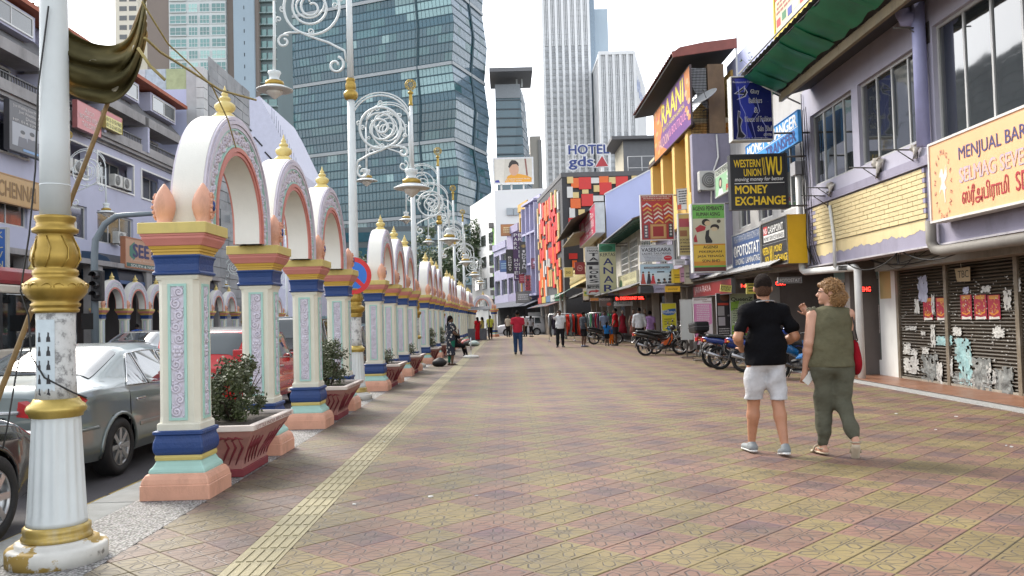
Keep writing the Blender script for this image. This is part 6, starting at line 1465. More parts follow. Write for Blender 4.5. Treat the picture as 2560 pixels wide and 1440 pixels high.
s=standing('green and white standing beauty banner left of the man in black',1828,732,1884,846,24.4,(.46,.54,.36));s.p('green_wash',((.0,.2),(.4,.16),(.3,.34),(.0,.4)),(.25,.45,.06));s.p('green_wash',((.05,.72),(.5,.64),(1.0,.7),(1.0,1.0),(.0,1.0)),(.25,.45,.05));s.t('QueenZ',.05,.09,.93,.19,(.02,.025,.02),.02);s.t('Bridal & Beauty',.22,.205,.95,.235,(.06,.1,.04),.004,shear=.2);lines_of(s,9,.07,.33,.62,.68,(.05,.06,.04),rs,.4);s.p('white_lily',((.2,.85),(.35,.76),(.6,.8),(.5,.92),(.28,.93)),(.6,.62,.6))
# small boards above the door, on the pier
# ================================================================ LEFT HAND BUILDINGS ACROSS THE ROAD
BX=-19.0
pv=MB().box(-40,-15.4,-12,140,-.15,.0).build('far_pavement',pm((.20,.185,.17),.85,var=.25,scale=.8,dirt=.4));tag(pv,'grey pavement on the other side of the road',None,None,'structure')
LWALL=pm((.44,.45,.57),.8,var=.08,scale=.4,dirt=.35,dirtc=(.25,.24,.30),dscale=.35)
CONC=pm((.30,.29,.29),.85,var=.2,scale=1.0,dirt=.65,dirtc=(.10,.095,.095),dscale=.8)
SLATE=pm((.14,.14,.145),.8,var=.2,scale=4)
REDR=pm((.36,.11,.06),.75,var=.2)
LG=glass((.05,.055,.055),.08)
B1Y=20.0
B1=thing('shop_building','lilac four-storey shop building across the road with stained concrete balconies','building',(BX,B1Y,0),PI/2);LB=29.0
bay=LB/6
h1=[(k*bay+.5,(k+1)*bay-.5,5.5,7.0)for k in range(6)];h2=[(k*bay+.5,(k+1)*bay-.5,8.3,9.75)for k in range(6)]
m=MB();wall(m,0,LB,4.2,10.2,0,.3,h1+h2);m.build('front_wall',LWALL,B1)
for h in h1:window(B1,*h,n=3,y=.14,fw=.08,fm=pm((.5,.5,.5),.6),gm=LG)
for h in h2:
    MB().box(h[0]-.08,h[1]+.08,-.06,.0,h[2]-.08,h[2]).box(h[0]-.08,h[1]+.08,-.06,.0,h[3],h[3]+.08).box(h[0]-.08,h[0],-.06,.0,h[2],h[3]).box(h[1],h[1]+.08,-.06,.0,h[2],h[3]).build('window_surround',WHT,B1)
    window(B1,h[0],h[1],h[2],h[3],n=4,y=.75,fw=.07,gm=LG)
    MB().box(h[0],h[1],.30,.8,h[2]-.02,h[2]).build('window_ledge',CONC,B1)
m=MB();m.box(0,LB,.85,1.0,4.2,12.5);m.build('inner_wall',LWALL,B1)
for k,(d_,z0,z1)in enumerate(((.10,10.2,10.312),(.30,10.312,10.460),(.42,10.460,10.603))):MB().box(-.1,LB+.1,-d_,.3,z0,z1).build('cornice',CONC,B1)
for k in range(6):
    x0,x1=k*bay,(k+1)*bay
    MB().box(x0+.25,x1-.25,-.40,-.22,10.603,10.913).build('balcony_parapet',CONC,B1)
    g=MB()
    for q in range(24):xx=x0+.3+q*(bay-.6)/23;g.box(xx,xx+.05,-.34,-.30,10.913,11.161)
    g.box(x0+.25,x1-.25,-.38,-.26,11.161,11.211);g.build('balustrade',SLATE,B1)
    h=(x0+.6,x1-.6,10.944,11.874)
    window(B1,*h,n=3,y=.62,fw=.09,fm=pm((.5,.5,.48),.6),gm=LG)
    MB().box(x0+.2,x1-.2,-.55,.5,11.936,12.401).build('canopy_beam',CONC,B1)
    MB().box(x0+.2,x0+.42,-.50,.8,10.603,11.936).build('fin_wall',LWALL,B1)
    MB().box(x0+.7,x1-.7,-.45,.4,12.928,13.920).build('dormer',LWALL,B1);window(B1,x0+.9,x1-.9,13.021,13.827,n=2,y=-.47,fw=.07,gm=LG)
m=MB();m.slab((0,-.4,12.401),(LB,-.4,12.401),(LB,.9,14.044),(0,.9,14.044),-.05);m.build('slate_slope',SLATE,B1)
m=MB();m.box(-.2,LB+.2,-.8,1.5,14.044,14.230);m.build('red_eaves',REDR,B1)
m=MB();m.box(0,LB,.3,8,12.494,14.044);m.build('roof_block',LWALL,B1)
for k in range(7):MB().box(k*bay-.3,k*bay+.3,-2.6,-2.1,0,4.2).build('column',CONC,B1)
m=MB();m.box(0,LB,-2.7,.3,4.0,4.2);m.build('walkway_roof',CONC,B1)
m=MB();m.box(0,LB,.3,.5,0,4.0);m.build('shop_fronts',pm((.035,.033,.035),.6,var=.6,scale=.6),B1)
rs=random.Random(41)
for(k,z,n)in((0,8.35,1),(1,5.55,1),(2,8.35,0),(3,8.35,2),(4,8.35,2),(4,5.55,1),(1,10.95,1),(3,5.55,1)):
    for q in range(n):ac_unit(B1,k*bay+2.2+q*1.0,-.25 if z>8 and z<9 else-.4,z,0)
# dark awning over the restaurant
aw=thing('restaurant_awning','black and blue rounded awning behind the arcade across the road','awning',(BX+.9,36.5,.5),PI/2)
m=MB();m.grid(lambda u,v:(u*12,-1.6*math.sin(v*PI/2),3.0+1.3*math.cos(v*PI/2)),12,8);m.build('canopy',pm((.012,.016,.032),.6,var=.3),aw)
m=MB();m.prism([(-1.6,3.0),(-1.5,3.5),(-1.1,4.0),(-.5,4.25),(0,4.3),(0,3.0)],'X',-.03,.0);m.build('end_panel',pm((.03,.06,.11),.6),aw)
m=MB();m.box(0,12,-1.63,-1.55,2.85,3.0);m.build('valance',pm((.05,.09,.20),.6),aw)
# signs on the left front
def lsign(label,pxL,pyT,pxR,pyB,X,name='signboard',cat='signboard',**kw):
    a=atX(pxL,pyT,X);c=atX(pxR,pyT,X);b=atX(pxL,pyB,X);w=abs(c.y-a.y);return Sign(name,label,cat,(X,(a.y+c.y)/2,b.z),PI/2,w,a.z-b.z,.2,**kw)
s=lsign('tan restaurant signboard with dark blue letters behind the first pillar',312,590,470,668,BX+2.72,face=(.46,.27,.17),frame=(.34,.14,.07),fw=.06)
s.p('green_leaf',((.06,.3),(.13,.12),(.16,.5),(.12,.75),(.06,.6)),(.03,.16,.12));s.t('SEETHARAM',.11,.20,.98,.62,(.025,.03,.11),.04);s.t('RESTORAN',.52,.05,.95,.17,(.08,.06,.1),.01);s.t('Family Restaurant',.08,.68,.5,.78,(.55,.45,.36),.0,shear=.2);s.r('green_foot',.02,.83,.98,.98,(.02,.10,.09));s.t('SOUTH & NORTH INDIAN VEG. FOOD',.08,.86,.97,.95,(.66,.66,.62),.01)
s=lsign('gold signboard with raised letters at the left edge',-60,412,100,490,BX+.4,face=(.42,.25,.08),frame=(.36,.20,.07),fw=.05);s.t('CHENNAI',.32,.25,.92,.78,(.20,.11,.03),.03)
s=lsign('black and white wedding photography banner beside the nearest lamp post',22,245,118,372,BX+.6,name='banner',cat='banner',face=(.05,.048,.055),frame=(.04,.04,.045),fw=.02)
s.t('Just Wedding Event Management',.1,.06,.97,.13,(.55,.52,.5),.0);s.t('Just Wedding Photos',.24,.15,.97,.22,(.55,.52,.5),.0);s.t('Divine Studio',.42,.24,.97,.31,(.55,.52,.5),.0);s.t('HP: 014-229 1025',.1,.34,.95,.39,(.5,.48,.46),.0);s.r('photo',.08,.42,.94,.88,(.30,.31,.34))
for(u,v,r_)in((.34,.62,.10),(.58,.6,.11),(.82,.62,.09)):s.p('torso',((u-r_*1.3,.88),(u-r_,v+.06),(u+r_,v+.06),(u+r_*1.3,.88)),(.10,.10,.12));s.e('face',u,v,r_*.55,r_*.65,(.36,.34,.34));s.e('hair',u,v-r_*.45,r_*.6,r_*.4,(.03,.03,.035))
s.r('blue_tab',.35,.90,.75,.95,(.12,.25,.45))
s=lsign('faded red tailor banner on the balcony under the hanging cloth',192,248,252,318,BX+.7,name='banner',cat='banner',face=(.46,.13,.13),frame=(.3,.1,.1),fw=.01);s.t('Aarun',.3,.14,.7,.36,(.6,.5,.48),.0,shear=.2);s.t('WOMENS WEAR',.1,.42,.9,.6,(.6,.5,.48),.01);s.t('TAILORING',.2,.68,.88,.85,(.6,.5,.48),.01)
s=lsign('yellow and red phone number banner beside the bamboo pole',264,275,305,318,BX+.7,name='banner',cat='banner',face=(.56,.50,.12),frame=(.4,.3,.1),fw=.01);s.r('red_head',0,0,1,.28,(.45,.12,.12));s.t('012-2151965',.05,.36,.95,.58,(.06,.05,.02),.01);s.t('012-2165330',.05,.68,.95,.9,(.06,.05,.02),.01)
s=ysign('signboard','blue vertical signboard at the left edge above the bus',-20,568,18,680,27.0,face=(.03,.11,.36),frame=(.42,.42,.40),fw=.06)
for k,ch in enumerate('KLVN'):s.t(ch,.35,.10+.22*k,.72,.24+.22*k,(.45,.42,.30),.01)
m=MB();m.tube([(.3,.1,-1.2),(.3,.1,0)],.06,6);m.build('post',STEEL,s.o)
# taller lilac block beyond with boarded roof edge
B2=thing('office_block','tall pale lilac block with blank end wall and grey slatted side','building',(0,0,0))
a=atY(352,230,50.0);b=atY(472,230,50.0)
MB().box(-32,b.x,49.6,60,0,a.z).build('end_wall',pm((.46,.50,.68),.8,var=.06,scale=.2,dirt=.15,dscale=.2),B2)
for k in range(5):x0=b.x-6+k*1.2;MB().box(x0,x0+1.16,49.7,49.8,a.z+.02,a.z+1.25).build('roof_board',[pm((.48,.50,.52),.7,var=.15,scale=3),pm((.40,.47,.52),.7,var=.3,scale=3),pm((.38,.44,.25),.7,var=.2)][(0,1,0,1,2)[k]],B2)
MB().box(b.x+.002,b.x+1.0,49.6,58.5,0,a.z+1.3).build('quoin_pier',pm((.42,.43,.44),.8,var=.1),B2)
for k in range(13):
    z=a.z+1.3-(k+1)*.62;MB().box(b.x+.6,b.x+1.04,49.55,50.2,z+.02,z+.60).build('quoin',pm((.52,.53,.53),.8,var=.1),B2)
m=MB();rs=random.Random(6)
for k in range(26):
    for q in range(5):y0=50.4+q*1.62;m.box(b.x+1.0,b.x+1.03+rs.uniform(0,.06),y0,y0+1.58,2+k*.6,2.56+k*.6)
tag(m.build('stone_cladding',pm((.30,.31,.32),.85,var=.35,scale=.6),B2),None,None,None,'stuff')
for(y,z,w,h)in((52,11,1.8,1.6),(55.2,11,1.8,1.6),(52,7,1.8,1.6),(55.2,7,1.8,1.6)):MB().box(b.x+1.04,b.x+1.12,y,y+w,z,z+h).build('window',LG,B2)
# white stepped stair block with fins behind the first arch
B3=thing('stair_block','white curved stair block with dark slots behind the first arch','building',(0,0,0))
p0_=atY(590,290,72);p1_=atY(655,240,72);zt_=p1_.z
m=MB();m.prism([(p0_.x,0),(p0_.x,zt_-2.0),(p0_.x+1.0,zt_-.4),(p0_.x+2.0,zt_),(p0_.x+2.8,zt_-1.5),(p0_.x+4.4,zt_-5.0),(p0_.x+5.2,zt_-6.5),(p0_.x+5.2,0)],'Y',72,84);m.build('wall',pm((.52,.53,.62),.8,var=.08),B3)
for k in range(7):x=p0_.x+.6+(k%3)*.9;z=zt_-2.2-k*1.3;MB().beam((x,71.97,z),(x+.7,71.97,z-.8),.05,.12).build('slot',DARK,B3)
m=MB()
for k in range(12):m.tube([(p0_.x+3.0+.18*k,72.2,zt_-2.0-.4*k),(p0_.x+3.0+.18*k,72.2,zt_-.9-.4*k)],.025,4)
m.build('railing',pm((.2,.22,.3),.6),B3)
s=ysign('signboard','small white signboard with red and blue letters seen through the arches',528,694,566,742,60.0,face=(.62,.63,.63),frame=(.5,.5,.5),fw=.03);s.r('blue_block',.1,.35,.45,.8,(.1,.25,.4));s.r('red_block',.5,.35,.9,.8,(.5,.08,.06));m=MB();m.tube([(0,.05,-s.o.location.z),(0,.05,0)],.05,6);m.build('post',STEEL,s.o)
s=ysign('signboard','blue and red shop letters on grey board inside the first arch',538,392,575,475,66.0,face=(.14,.145,.15),frame=(.14,.14,.15),fw=.02);s.e('blue_oval',.28,.28,.2,.24,(.03,.16,.45));s.e('white_core',.3,.28,.08,.12,(.6,.62,.65));s.t('es',.5,.2,.9,.42,(.5,.03,.04),.03);m=MB();m.box(-.1,.1,.02,.2,-s.o.location.z,0);m.build('post',STEEL,s.o)
s=ysign('direction_sign','blue direction signboard with white lines behind the second lamp post',874,735,890,778,45.0,cat='road sign',face=(.02,.14,.46),frame=(.5,.5,.5),fw=.02);lines_of(s,5,.1,.1,.9,.9,(.6,.62,.66),random.Random(1));m=MB();m.tube([(0,.1,-s.o.location.z),(0,.1,0)],.05,6);m.build('post',STEEL,s.o)
# grey commercial blocks further along the road
for k,(x0,x1,y0,y1,z,lb)in enumerate(((-44,-24,86,105,11,'low dark commercial block beyond the second pillar'),(-24,-15,96,112,8,'low grey commercial block beyond the third pillar'))):
    t_=thing('commercial_block',lb,'building',(0,0,0));MB().box(x0,x1,y0,y1,0,z).build('wall',pm((.10,.11,.12),.8,var=.25,scale=.2),t_)
    for i in range(5):
        for j in range(int(z/3.2)):xx=x0+.8+i*(x1-x0-1)/5;MB().box(xx,xx+(x1-x0)/7,y0-.06,y0,1.0+j*3.2,3.0+j*3.2).build('window',LG,t_)
# traffic light with curved arm
TL=thing('traffic_light','dark traffic signal on grey curved post behind the sedan','traffic light',(0,0,0))
bp_=atX(232,870,-10.4);y_=bp_.y;a=atY(236,640,y_);b=atY(262,560,y_);c=atY(310,538,y_);d_=atY(440,530,y_)
m=MB();m.tube([(a.x,y_,ROADZ),(a.x,y_,a.z),(a.x+.03,y_,a.z+.4),(b.x,y_,b.z),(c.x-.2,y_,c.z-.02),(c.x,y_,c.z),(d_.x,y_,d_.z)],[.10,.09,.085,.08,.075,.07,.05],10);m.build('post',pm((.16,.20,.225),.5,var=.1),TL)
h0=atY(252,748,y_);m=MB();m.bbox(h0.x-.16,h0.x+.12,y_-.20,y_-.02,h0.z-.05,h0.z+.72,.03);m.build('signal_head',pm((.015,.015,.016),.6),TL)
for k in range(3):
    z=h0.z+.1+k*.24;m=MB();m.lathe([(.0,0),(.085,0),(.09,.02),(.0,.02)],14);m.build('lens',pm((.03,.03,.032),.2),TL,(h0.x-.02,y_-.20,z),(PI/2,0,0));m=MB();m.grid(lambda u,v:(.10*math.cos(PI*u),-v*.2,.10*math.sin(PI*u)),8,2);m.build('visor',pm((.015,.015,.016),.6),TL,(h0.x-.02,y_-.20,z))
m=MB();m.cbox((h0.x-.30,y_+.03,h0.z-.55),(.3,.25,.4));m.build('control_box',DARK,TL)
# ================================================================ TOWERS
def tower_glass(col,name,band=.0):
    return glass(col,.09,wave=.0)
# ---- white and teal apartment tower
T2=thing('apartment_tower','white apartment tower with teal glazed bays and brown side','tower',(0,0,0));YT=213.0
def tx(px,Y=YT):return atY(px,300,Y).x
WT=pm((.62,.66,.66),.7,var=.05,scale=.1);BRN=pm((.24,.20,.175),.8,var=.08,scale=.1);GBL=pm((.34,.43,.50),.75,var=.06,scale=.08);TEAL=glass((.10,.24,.23),.10);TEALL=glass((.30,.52,.48),.12)
ZT=104.0;x0,x1=tx(425),tx(568)
MB().box(tx(368),x0,YT+.5,YT+20,0,ZT).build('brown_side',BRN,T2);MB().box(x0,x1,YT,YT+22,0,ZT).build('wall',WT,T2);MB().box(x1,tx(590),YT+1.0,YT+20,0,ZT).build('brown_strip',BRN,T2)
MB().box(tx(590),tx(641),YT-1.0,YT+16,0,ZT).build('grey_slab',GBL,T2);MB().box(tx(641),tx(649),YT,YT+16,0,ZT).build('brown_strip',BRN,T2);MB().box(tx(649),tx(690),YT+2,YT+18,0,ZT-4).build('teal_wing',pm((.14,.19,.20),.6,var=.1,scale=.2),T2)
wm={}
for f_ in range(22):
    z=36+f_*3.0
    for(pa,pb,kk)in((428,469,0),(475,497,1),(503,527,1),(533,567,1)):
        xa,xb=tx(pa),tx(pb);lite=((f_*7+pa)%5==0)
        key=(pa,lite)
        if key not in wm:
            w=xb-xa;m=MB();m.box(0,w,-.10,.02,0,2.0);m.cur=1
            for q in range(4):m.box(q*w/3-.05,q*w/3+.05,-.16,-.10,0,2.0)
            m.box(0,w,-.16,-.10,.85,.95);m.box(-.1,w+.1,-.5 if kk==0 else-.2,.02,-.25,-.002);wm[key]=m.mesh('window',[TEALL if lite else TEAL,WT])
        inst(wm[key],'window',T2,(xa,YT,z))
    for(pa,pb)in((652,664),(668,688)):
        xa,xb=tx(pa),tx(pb);key=(pa,)
        if key not in wm:m=MB();m.box(0,xb-xa,-.2,.02,0,1.7);m.cur=1;m.box(-.3,xb-xa+.3,-.9,.02,-.3,-.05);wm[key]=m.mesh('balcony_window',[TEAL,pm((.30,.40,.40),.6)])
        inst(wm[key],'balcony_window',T2,(xa,YT+2,z))
    if f_%1==0:MB().box(tx(616),tx(617.5),YT-1.06,YT-1.0,z,z+.9).build('slot',DARK,T2)
# ---- pale tower sliver in the glare at the left
T1=thing('pale_tower','pale cream tower in the glare left of the apartment tower','tower',(0,0,0))
xa,xb=atY(288,100,300).x,atY(345,100,300).x;MB().box(xa,xb,300,318,0,150).build('wall',pm((.70,.66,.56),.8,var=.06,scale=.1),T1)
wme=MB().box(0,2.6,-.08,.02,0,1.7).mesh('window',LG)
for f_ in range(24):
    for q in range(2):inst(wme,'window',T1,(xa+1.6+q*3.4,300,60+f_*3.4))
# ---- cream apartment tower
T3=thing('apartment_tower','cream apartment tower with stacked balconies beside the dark glass tower','tower',(0,0,0));Y3=335.0
xa,xb,xc=atY(693,200,Y3).x,atY(716,200,Y3).x,atY(748,200,Y3).x;zt=atY(700,45,Y3).z
CR=pm((.72,.62,.42),.8,var=.06,scale=.06);MB().box(xa,xb,Y3,Y3+20,0,zt).build('wall',CR,T3);MB().box(xb,xc,Y3-2,Y3+18,0,zt-6).build('balcony_stack',CR,T3)
wa_=MB().box(0,2.2,-.08,.02,0,1.5).mesh('window',pm((.20,.19,.16),.4));wb_=MB().box(0,xc-xb+.5,-.9,.0,0,.9).mesh('balcony',CR);wc_=MB().box(0,3.2,-.05,.02,.9,2.6).mesh('window',pm((.22,.20,.17),.4))
for f_ in range(24):
    z=zt-9-f_*3.05;inst(wa_,'window',T3,(xa+.7,Y3,z));inst(wb_,'balcony',T3,(xb,Y3-2.0,z-.4));inst(wc_,'window',T3,(xb+.9,Y3-2.0,z-.4))
# ---- faceted dark glass tower
T4=thing('glass_tower','large faceted dark teal glass tower in the centre','tower',(0,0,0))
Cn,Rn,Ln=Vector((-17.5,300,0)),Vector((-6.8,329,0)),Vector((-81.5,327,0))
GT=glass((.026,.095,.130),.05,spec=.6);GT2=glass((.055,.155,.175),.07,spec=.6);GT3=glass((.17,.25,.32),.10,spec=.7);GT4=glass((.22,.36,.37),.12,spec=.6);MULL=pm((.035,.075,.095),.5,metal=.3);SPN=pm((.36,.39,.41),.5,var=.08,scale=.1)
tiers=[12.0,39.0,65.5,93.0,120.5,148.0]
def ringpt(which,z):
    t=0
    for i in range(len(tiers)-1):
        if tiers[i]<=z<=tiers[i+1]:t=(z-tiers[i])/(tiers[i+1]-tiers[i])
    b=1-abs(t-.5)*2
    lean=(tiers[-1]-z)/110.0
    if which=='C':return Cn+Vector((1.3*b+1.6*lean*.5,-1.8*b,z))
    if which=='R':return Rn+Vector((1.5*b+1.0*lean,-.7*b,z))
    if which=='L':return Ln+Vector((-1.2*b+2.2*lean,.5*b,z))
def facade(a,b,nf,ncol,mats,seed,seams=()):
    """one side between ring lines a and b: a part per storey with its glass, mullions joined"""
    rs=random.Random(seed);mu=MB()
    for i in range(len(tiers)-1):
        za,zb=tiers[i],tiers[i+1]
        nf_=8;top=1.2
        for f_ in range(nf_):
            z0=za+top*.5+(zb-za-top)*f_/nf_;z1=za+top*.5+(zb-za-top)*(f_+1)/nf_
            A0,B0,A1,B1=ringpt(a,z0+.45),ringpt(b,z0+.45),ringpt(a,z1),ringpt(b,z1)
            m=MB()
            c0=0;
            while c0<ncol:
                c1=min(ncol,c0+rs.choice((1,2,2,3,4,6)));m.cur=rs.choices(range(len(mats)),[x[1]for x in mats])[0]
                if f_ in(5,6,7)and len(mats)>2 and c0>ncol*.66:m.cur=2 if len(mats)>2 else m.cur  # upper right panes of each tier: sky reflection put into the glass colour
                m.quad(A0.lerp(B0,c0/ncol),A0.lerp(B0,c1/ncol),A1.lerp(B1,c1/ncol),A1.lerp(B1,c0/ncol));c0=c1
            m.build('storey_glazing',[x[0]for x in mats],T4)
            C0,D0=ringpt(a,z0),ringpt(b,z0);E0,F0=ringpt(a,z0+.45),ringpt(b,z0+.45);n_=(D0-C0).cross(Vector((0,0,1))).normalized()*.12
            m=MB();m.slab(C0+n_,D0+n_,F0+n_,E0+n_,.2);m.build('floor_band',MULL,T4)
            for c in range(ncol+1):
                t=c/ncol;n2=n_*.9;mu.beam(A0.lerp(B0,t)+n2,A1.lerp(B1,t)+n2,.07,.07)
        P0,Q0,P1,Q1=ringpt(a,zb-top*.5),ringpt(b,zb-top*.5),ringpt(a,min(zb+top*.5,tiers[-1])),ringpt(b,min(zb+top*.5,tiers[-1]));n_=(Q0-P0).cross(Vector((0,0,1))).normalized()*.5
        m=MB();m.slab(P0+n_,Q0+n_,Q1+n_,P1+n_,.9);m.build('tier_band',SPN,T4)
        for sv_ in seams:
            m=MB();zz=[za,(za+zb)/2,zb]
            for q in range(2):
                p_,r_=ringpt(a,zz[q]+.01).lerp(ringpt(b,zz[q]+.01),sv_),ringpt(a,zz[q+1]-.01).lerp(ringpt(b,zz[q+1]-.01),sv_);m.beam(p_+n_*.5,r_+n_*.5,.7,.6)
            m.build('vertical_seam',MULL,T4)
    tag(mu.build('mullions',MULL,T4),None,None,None,'stuff')
facade('L','C',8,46,[(GT,12),(GT2,4),(GT4,.7)],3,(.80,))
facade('C','R',8,26,[(GT3,9),(GT2,1.5),(GT3,2)],4,(.55,))  # paler glass on this side: grazing sky reflection painted into its colour
m=MB();m.add([(Cn.x,Cn.y+1.5,0),(Rn.x,Rn.y+1,0),(-30,380,0),(-85,380,0),(Ln.x+1,Ln.y+1.5,0)]+[(Cn.x,Cn.y+1.5,148),(Rn.x,Rn.y+1,148),(-30,380,148),(-85,380,148),(Ln.x+1,Ln.y+1.5,148)],[(k,(k+1)%5,(k+1)%5+5,k+5)for k in range(5)]+[(5,6,7,8,9)]);fixn(m.build('core',pm((.03,.045,.05),.5),T4))
# lower storeys and plinth of the glass tower
MB().box(-84,-8,290,298,0,34).build('podium',pm((.09,.11,.12),.5,var=.2,scale=.1),T4)
for k in range(6):MB().box(-84,-8,289.7,290,3+k*5.2,6.2+k*5.2).build('podium_glazing',GT,T4)
# ---- small glass tower with flat roof
T5=thing('glass_tower','smaller dark glass tower with flat overhanging roof right of the large tower','tower',(0,0,0));Y5=335.0
def p5(px,py):return atY(px,py,Y5)
a,b,c=p5(1238,250),p5(1306,250),p5(1328,250);zt=p5(1250,215).z
m=MB();m.add([(a.x,Y5,0),(b.x+2,Y5-2,0),(c.x+3.5,Y5+16,0),(a.x,Y5+20,0),(a.x,Y5,zt),(b.x-1.0,Y5,zt),(c.x-2.5,Y5+16,zt),(a.x,Y5+20,zt)],[(0,1,5,4),(1,2,6,5),(2,3,7,6),(3,0,4,7),(4,5,6,7)]);fixn(m.build('wall',GT,T5))
for k in range(22):
    z=zt-6-k*3.6;q=(zt-z)/zt;bx_=b.x-1.0+3.0*q;cx_=c.x-2.5+6*q
    MB().slab((a.x,Y5-.15-2*q,z),(bx_,Y5-.15-2*q,z),(bx_,Y5-.15-2*q,z+.5),(a.x,Y5-.15-2*q,z+.5),.2).build('floor_band',pm((.07,.10,.12),.4),T5)
    MB().slab((bx_+.2,Y5-2*q,z),(cx_+.2,Y5+16,z),(cx_+.2,Y5+16,z+3.0),(bx_+.2,Y5-2*q,z+3.0),.2).build('side_glazing',GT3,T5)
MB().box(a.x,b.x-.8,Y5-.5,Y5+14,zt-5,zt+.5).build('crown_band',pm((.30,.33,.36),.5),T5)
m=MB();zr=p5(1250,195).z;m.box(a.x-2,b.x+4.0,Y5-9,Y5+16,zr,zr+1.5);m.build('roof',pm((.20,.20,.21),.6),T5)
for px in(1292,1305):q=p5(px,200);MB().box(q.x-.3,q.x+.3,Y5+2,Y5+2.6,zt,zr).build('roof_post',WT,T5)
# ---- beige tower sliver
T6=thing('beige_tower','slim beige tower behind the rooftop billboard','tower',(0,0,0));a,b=atY(1326,400,380),atY(1353,400,380)
MB().box(a.x,b.x,380,395,0,atY(1340,340,380).z).build('wall',pm((.45,.41,.36),.8,var=.06,scale=.1),T6);MB().box(b.x-1.2,b.x+.4,379.5,394,0,atY(1340,350,380).z).build('grey_edge',pm((.3,.29,.28),.8),T6)
# ---- ribbed white towers
RW=pm((.90,.91,.92),.65,var=.05,scale=.05);GWIN=glass((.30,.315,.33),.2);CELL=pm((.52,.53,.54),.6,var=.25,scale=.15)
def ribbed(label,px0,px1,px2,Y,ztop,ncol,depth,fh=3.0,zbase=20,sidecol=None):
    t_=thing('ribbed_tower',label,'tower',(0,0,0));a,b,c=atY(px0,300,Y).x,atY(px1,300,Y).x,atY(px2,300,Y).x
    xs2=(px2-1266)/2130.0*(Y+depth)
    m=MB();m.add([(a,Y,0),(b,Y,0),(xs2,Y+depth,0),(a,Y+depth,0),(a,Y,ztop-1),(b,Y,ztop-1),(xs2,Y+depth,ztop-1),(a,Y+depth,ztop-1)],[(0,1,5,4),(1,2,6,5),(2,3,7,6),(3,0,4,7),(4,5,6,7)]);fixn(m.build('core',CELL,t_))
    w=(b-a)/ncol
    rib=MB().box(-w*.19,w*.19,-.9,.0,0,ztop).mesh('rib',RW);fin=MB().box(-w*.04,w*.04,-.5,.0,ztop-38,ztop).mesh('fin',RW)
    for k in range(ncol+1):inst(rib,'rib',t_,(a+k*w,Y,0))
    for k in range(ncol):inst(fin,'fin',t_,(a+(k+.35)*w,Y,0));inst(fin,'fin',t_,(a+(k+.65)*w,Y,0))
    sp=MB().box(a,b,-.25,.0,0,.7).mesh('floor_band',pm((.45,.46,.47),.6));
    cellm=MB().box(-w*.30,w*.30,-.12,.0,0,1.9).mesh('window',GWIN);n_=0
    for k in range(int((ztop-zbase)/fh)):
        z=zbase+k*fh;inst(sp,'floor_band',t_,(0,Y,z))
        if n_<300 and z<ztop-10:
            for q in range(ncol):inst(cellm,'window',t_,(a+(q+.5)*w,Y,z+.85));n_+=1
    MB().box(a-.3,b+.3,Y-1.0,Y+depth,ztop-1,ztop+.6).build('roof_edge',RW,t_)
    L_=math.hypot(xs2-b,depth);ang=math.atan2(depth,xs2-b);nr=12
    sr=MB().box(-.35,.35,-.6,.0,0,ztop).mesh('side_rib',sidecol or RW)
    for k in range(nr+1):inst(sr,'side_rib',t_,(b+(xs2-b)*k/nr,Y+depth*k/nr,0),(0,0,ang))
    return t_,a,b,xs2
ta,xa,xb,xc_=ribbed('tall white ribbed office tower behind the hotel sign',1364,1478,1500,430.0,178.0,7,26)
MB().box(xb+.5,xb+3.5,432,450,0,168).build('blue_edge',glass((.22,.32,.42),.2),ta);MB().box(xb+3.5,atY(1521,100,440).x,440,460,0,atY(1510,22,440).z).build('pale_blue_wing',pm((.52,.62,.70),.6,var=.05,scale=.05),ta)
tb_,xa,xb,xc_=ribbed('shorter white ribbed office tower right of the tall one',1503,1590,1629,400.0,atY(1545,132,400).z,5,60)
t3=thing('tower_sign','blue company name on the side of the shorter white tower','sign',(xb+(xc_-xb)*.12,400+60*.12-.8,atY(1600,180,405).z-9),math.atan2(60,xc_-xb));text(t3,'Allianz',0,0,46,9,pm((.06,.14,.40),.5),-.3,.02,depth=.1)
# ================================================================ FAR ROW AT THE BEND
FR0,FR1=Vector((3.7,80.0,0)),Vector((-2.6,110.0,0));fang=math.atan2(FR0.y-FR1.y,FR0.x-FR1.x)
def unit(label,d0,d1,ztop,col,kind):
    """house in the far row; d measured from the far end towards us"""
    u=(FR0-FR1).normalized();o=FR1+u*d0;w=d1-d0
    t_=thing('shop_house',label,'building',o,fang);wl=pm(col,.75,var=.1,scale=.5,dirt=.3)
    nfl=max(1,int((ztop-3.4)/3.0));hs_=[]
    for f_ in range(nfl):
        for q in range(2):hs_.append((.4+q*w/2,(q+1)*w/2-.4,4.2+f_*3.0,6.0+f_*3.0))
    m=MB();wall(m,.02,w-.02,3.2,ztop,0,.3,hs_);m.build('front_wall',wl,t_)
    MB().box(0,w,.9,8,0,ztop-.3).build('body',wl,t_)
    for h in hs_:window(t_,*h,n=2,y=.5 if kind=='grid' else .2,fw=.08,gm=LG,panes=False)
    if kind=='grid':
        for f_ in range(nfl+1):MB().box(0,w,-.8,0,3.6+f_*3.0,3.8+f_*3.0).build('slab_edge',wl,t_)
        for q in range(4):MB().box(q*w/3-.1,q*w/3+.1,-.8,0,3.6,ztop).build('fin',wl,t_)
    MB().box(.1,w-.1,-.15,0,ztop,ztop+.8).build('parapet',wl,t_)
    MB().box(.0,w,.31,.6,0,3.2).build('shop_front',DARK,t_)
    MB().slab((0,0,3.3),(w,0,3.3),(w,-1.8,2.6),(0,-1.8,2.6),.05).build('awning',pm((.03,.04,.07),.7,var=.3),t_)
    return t_
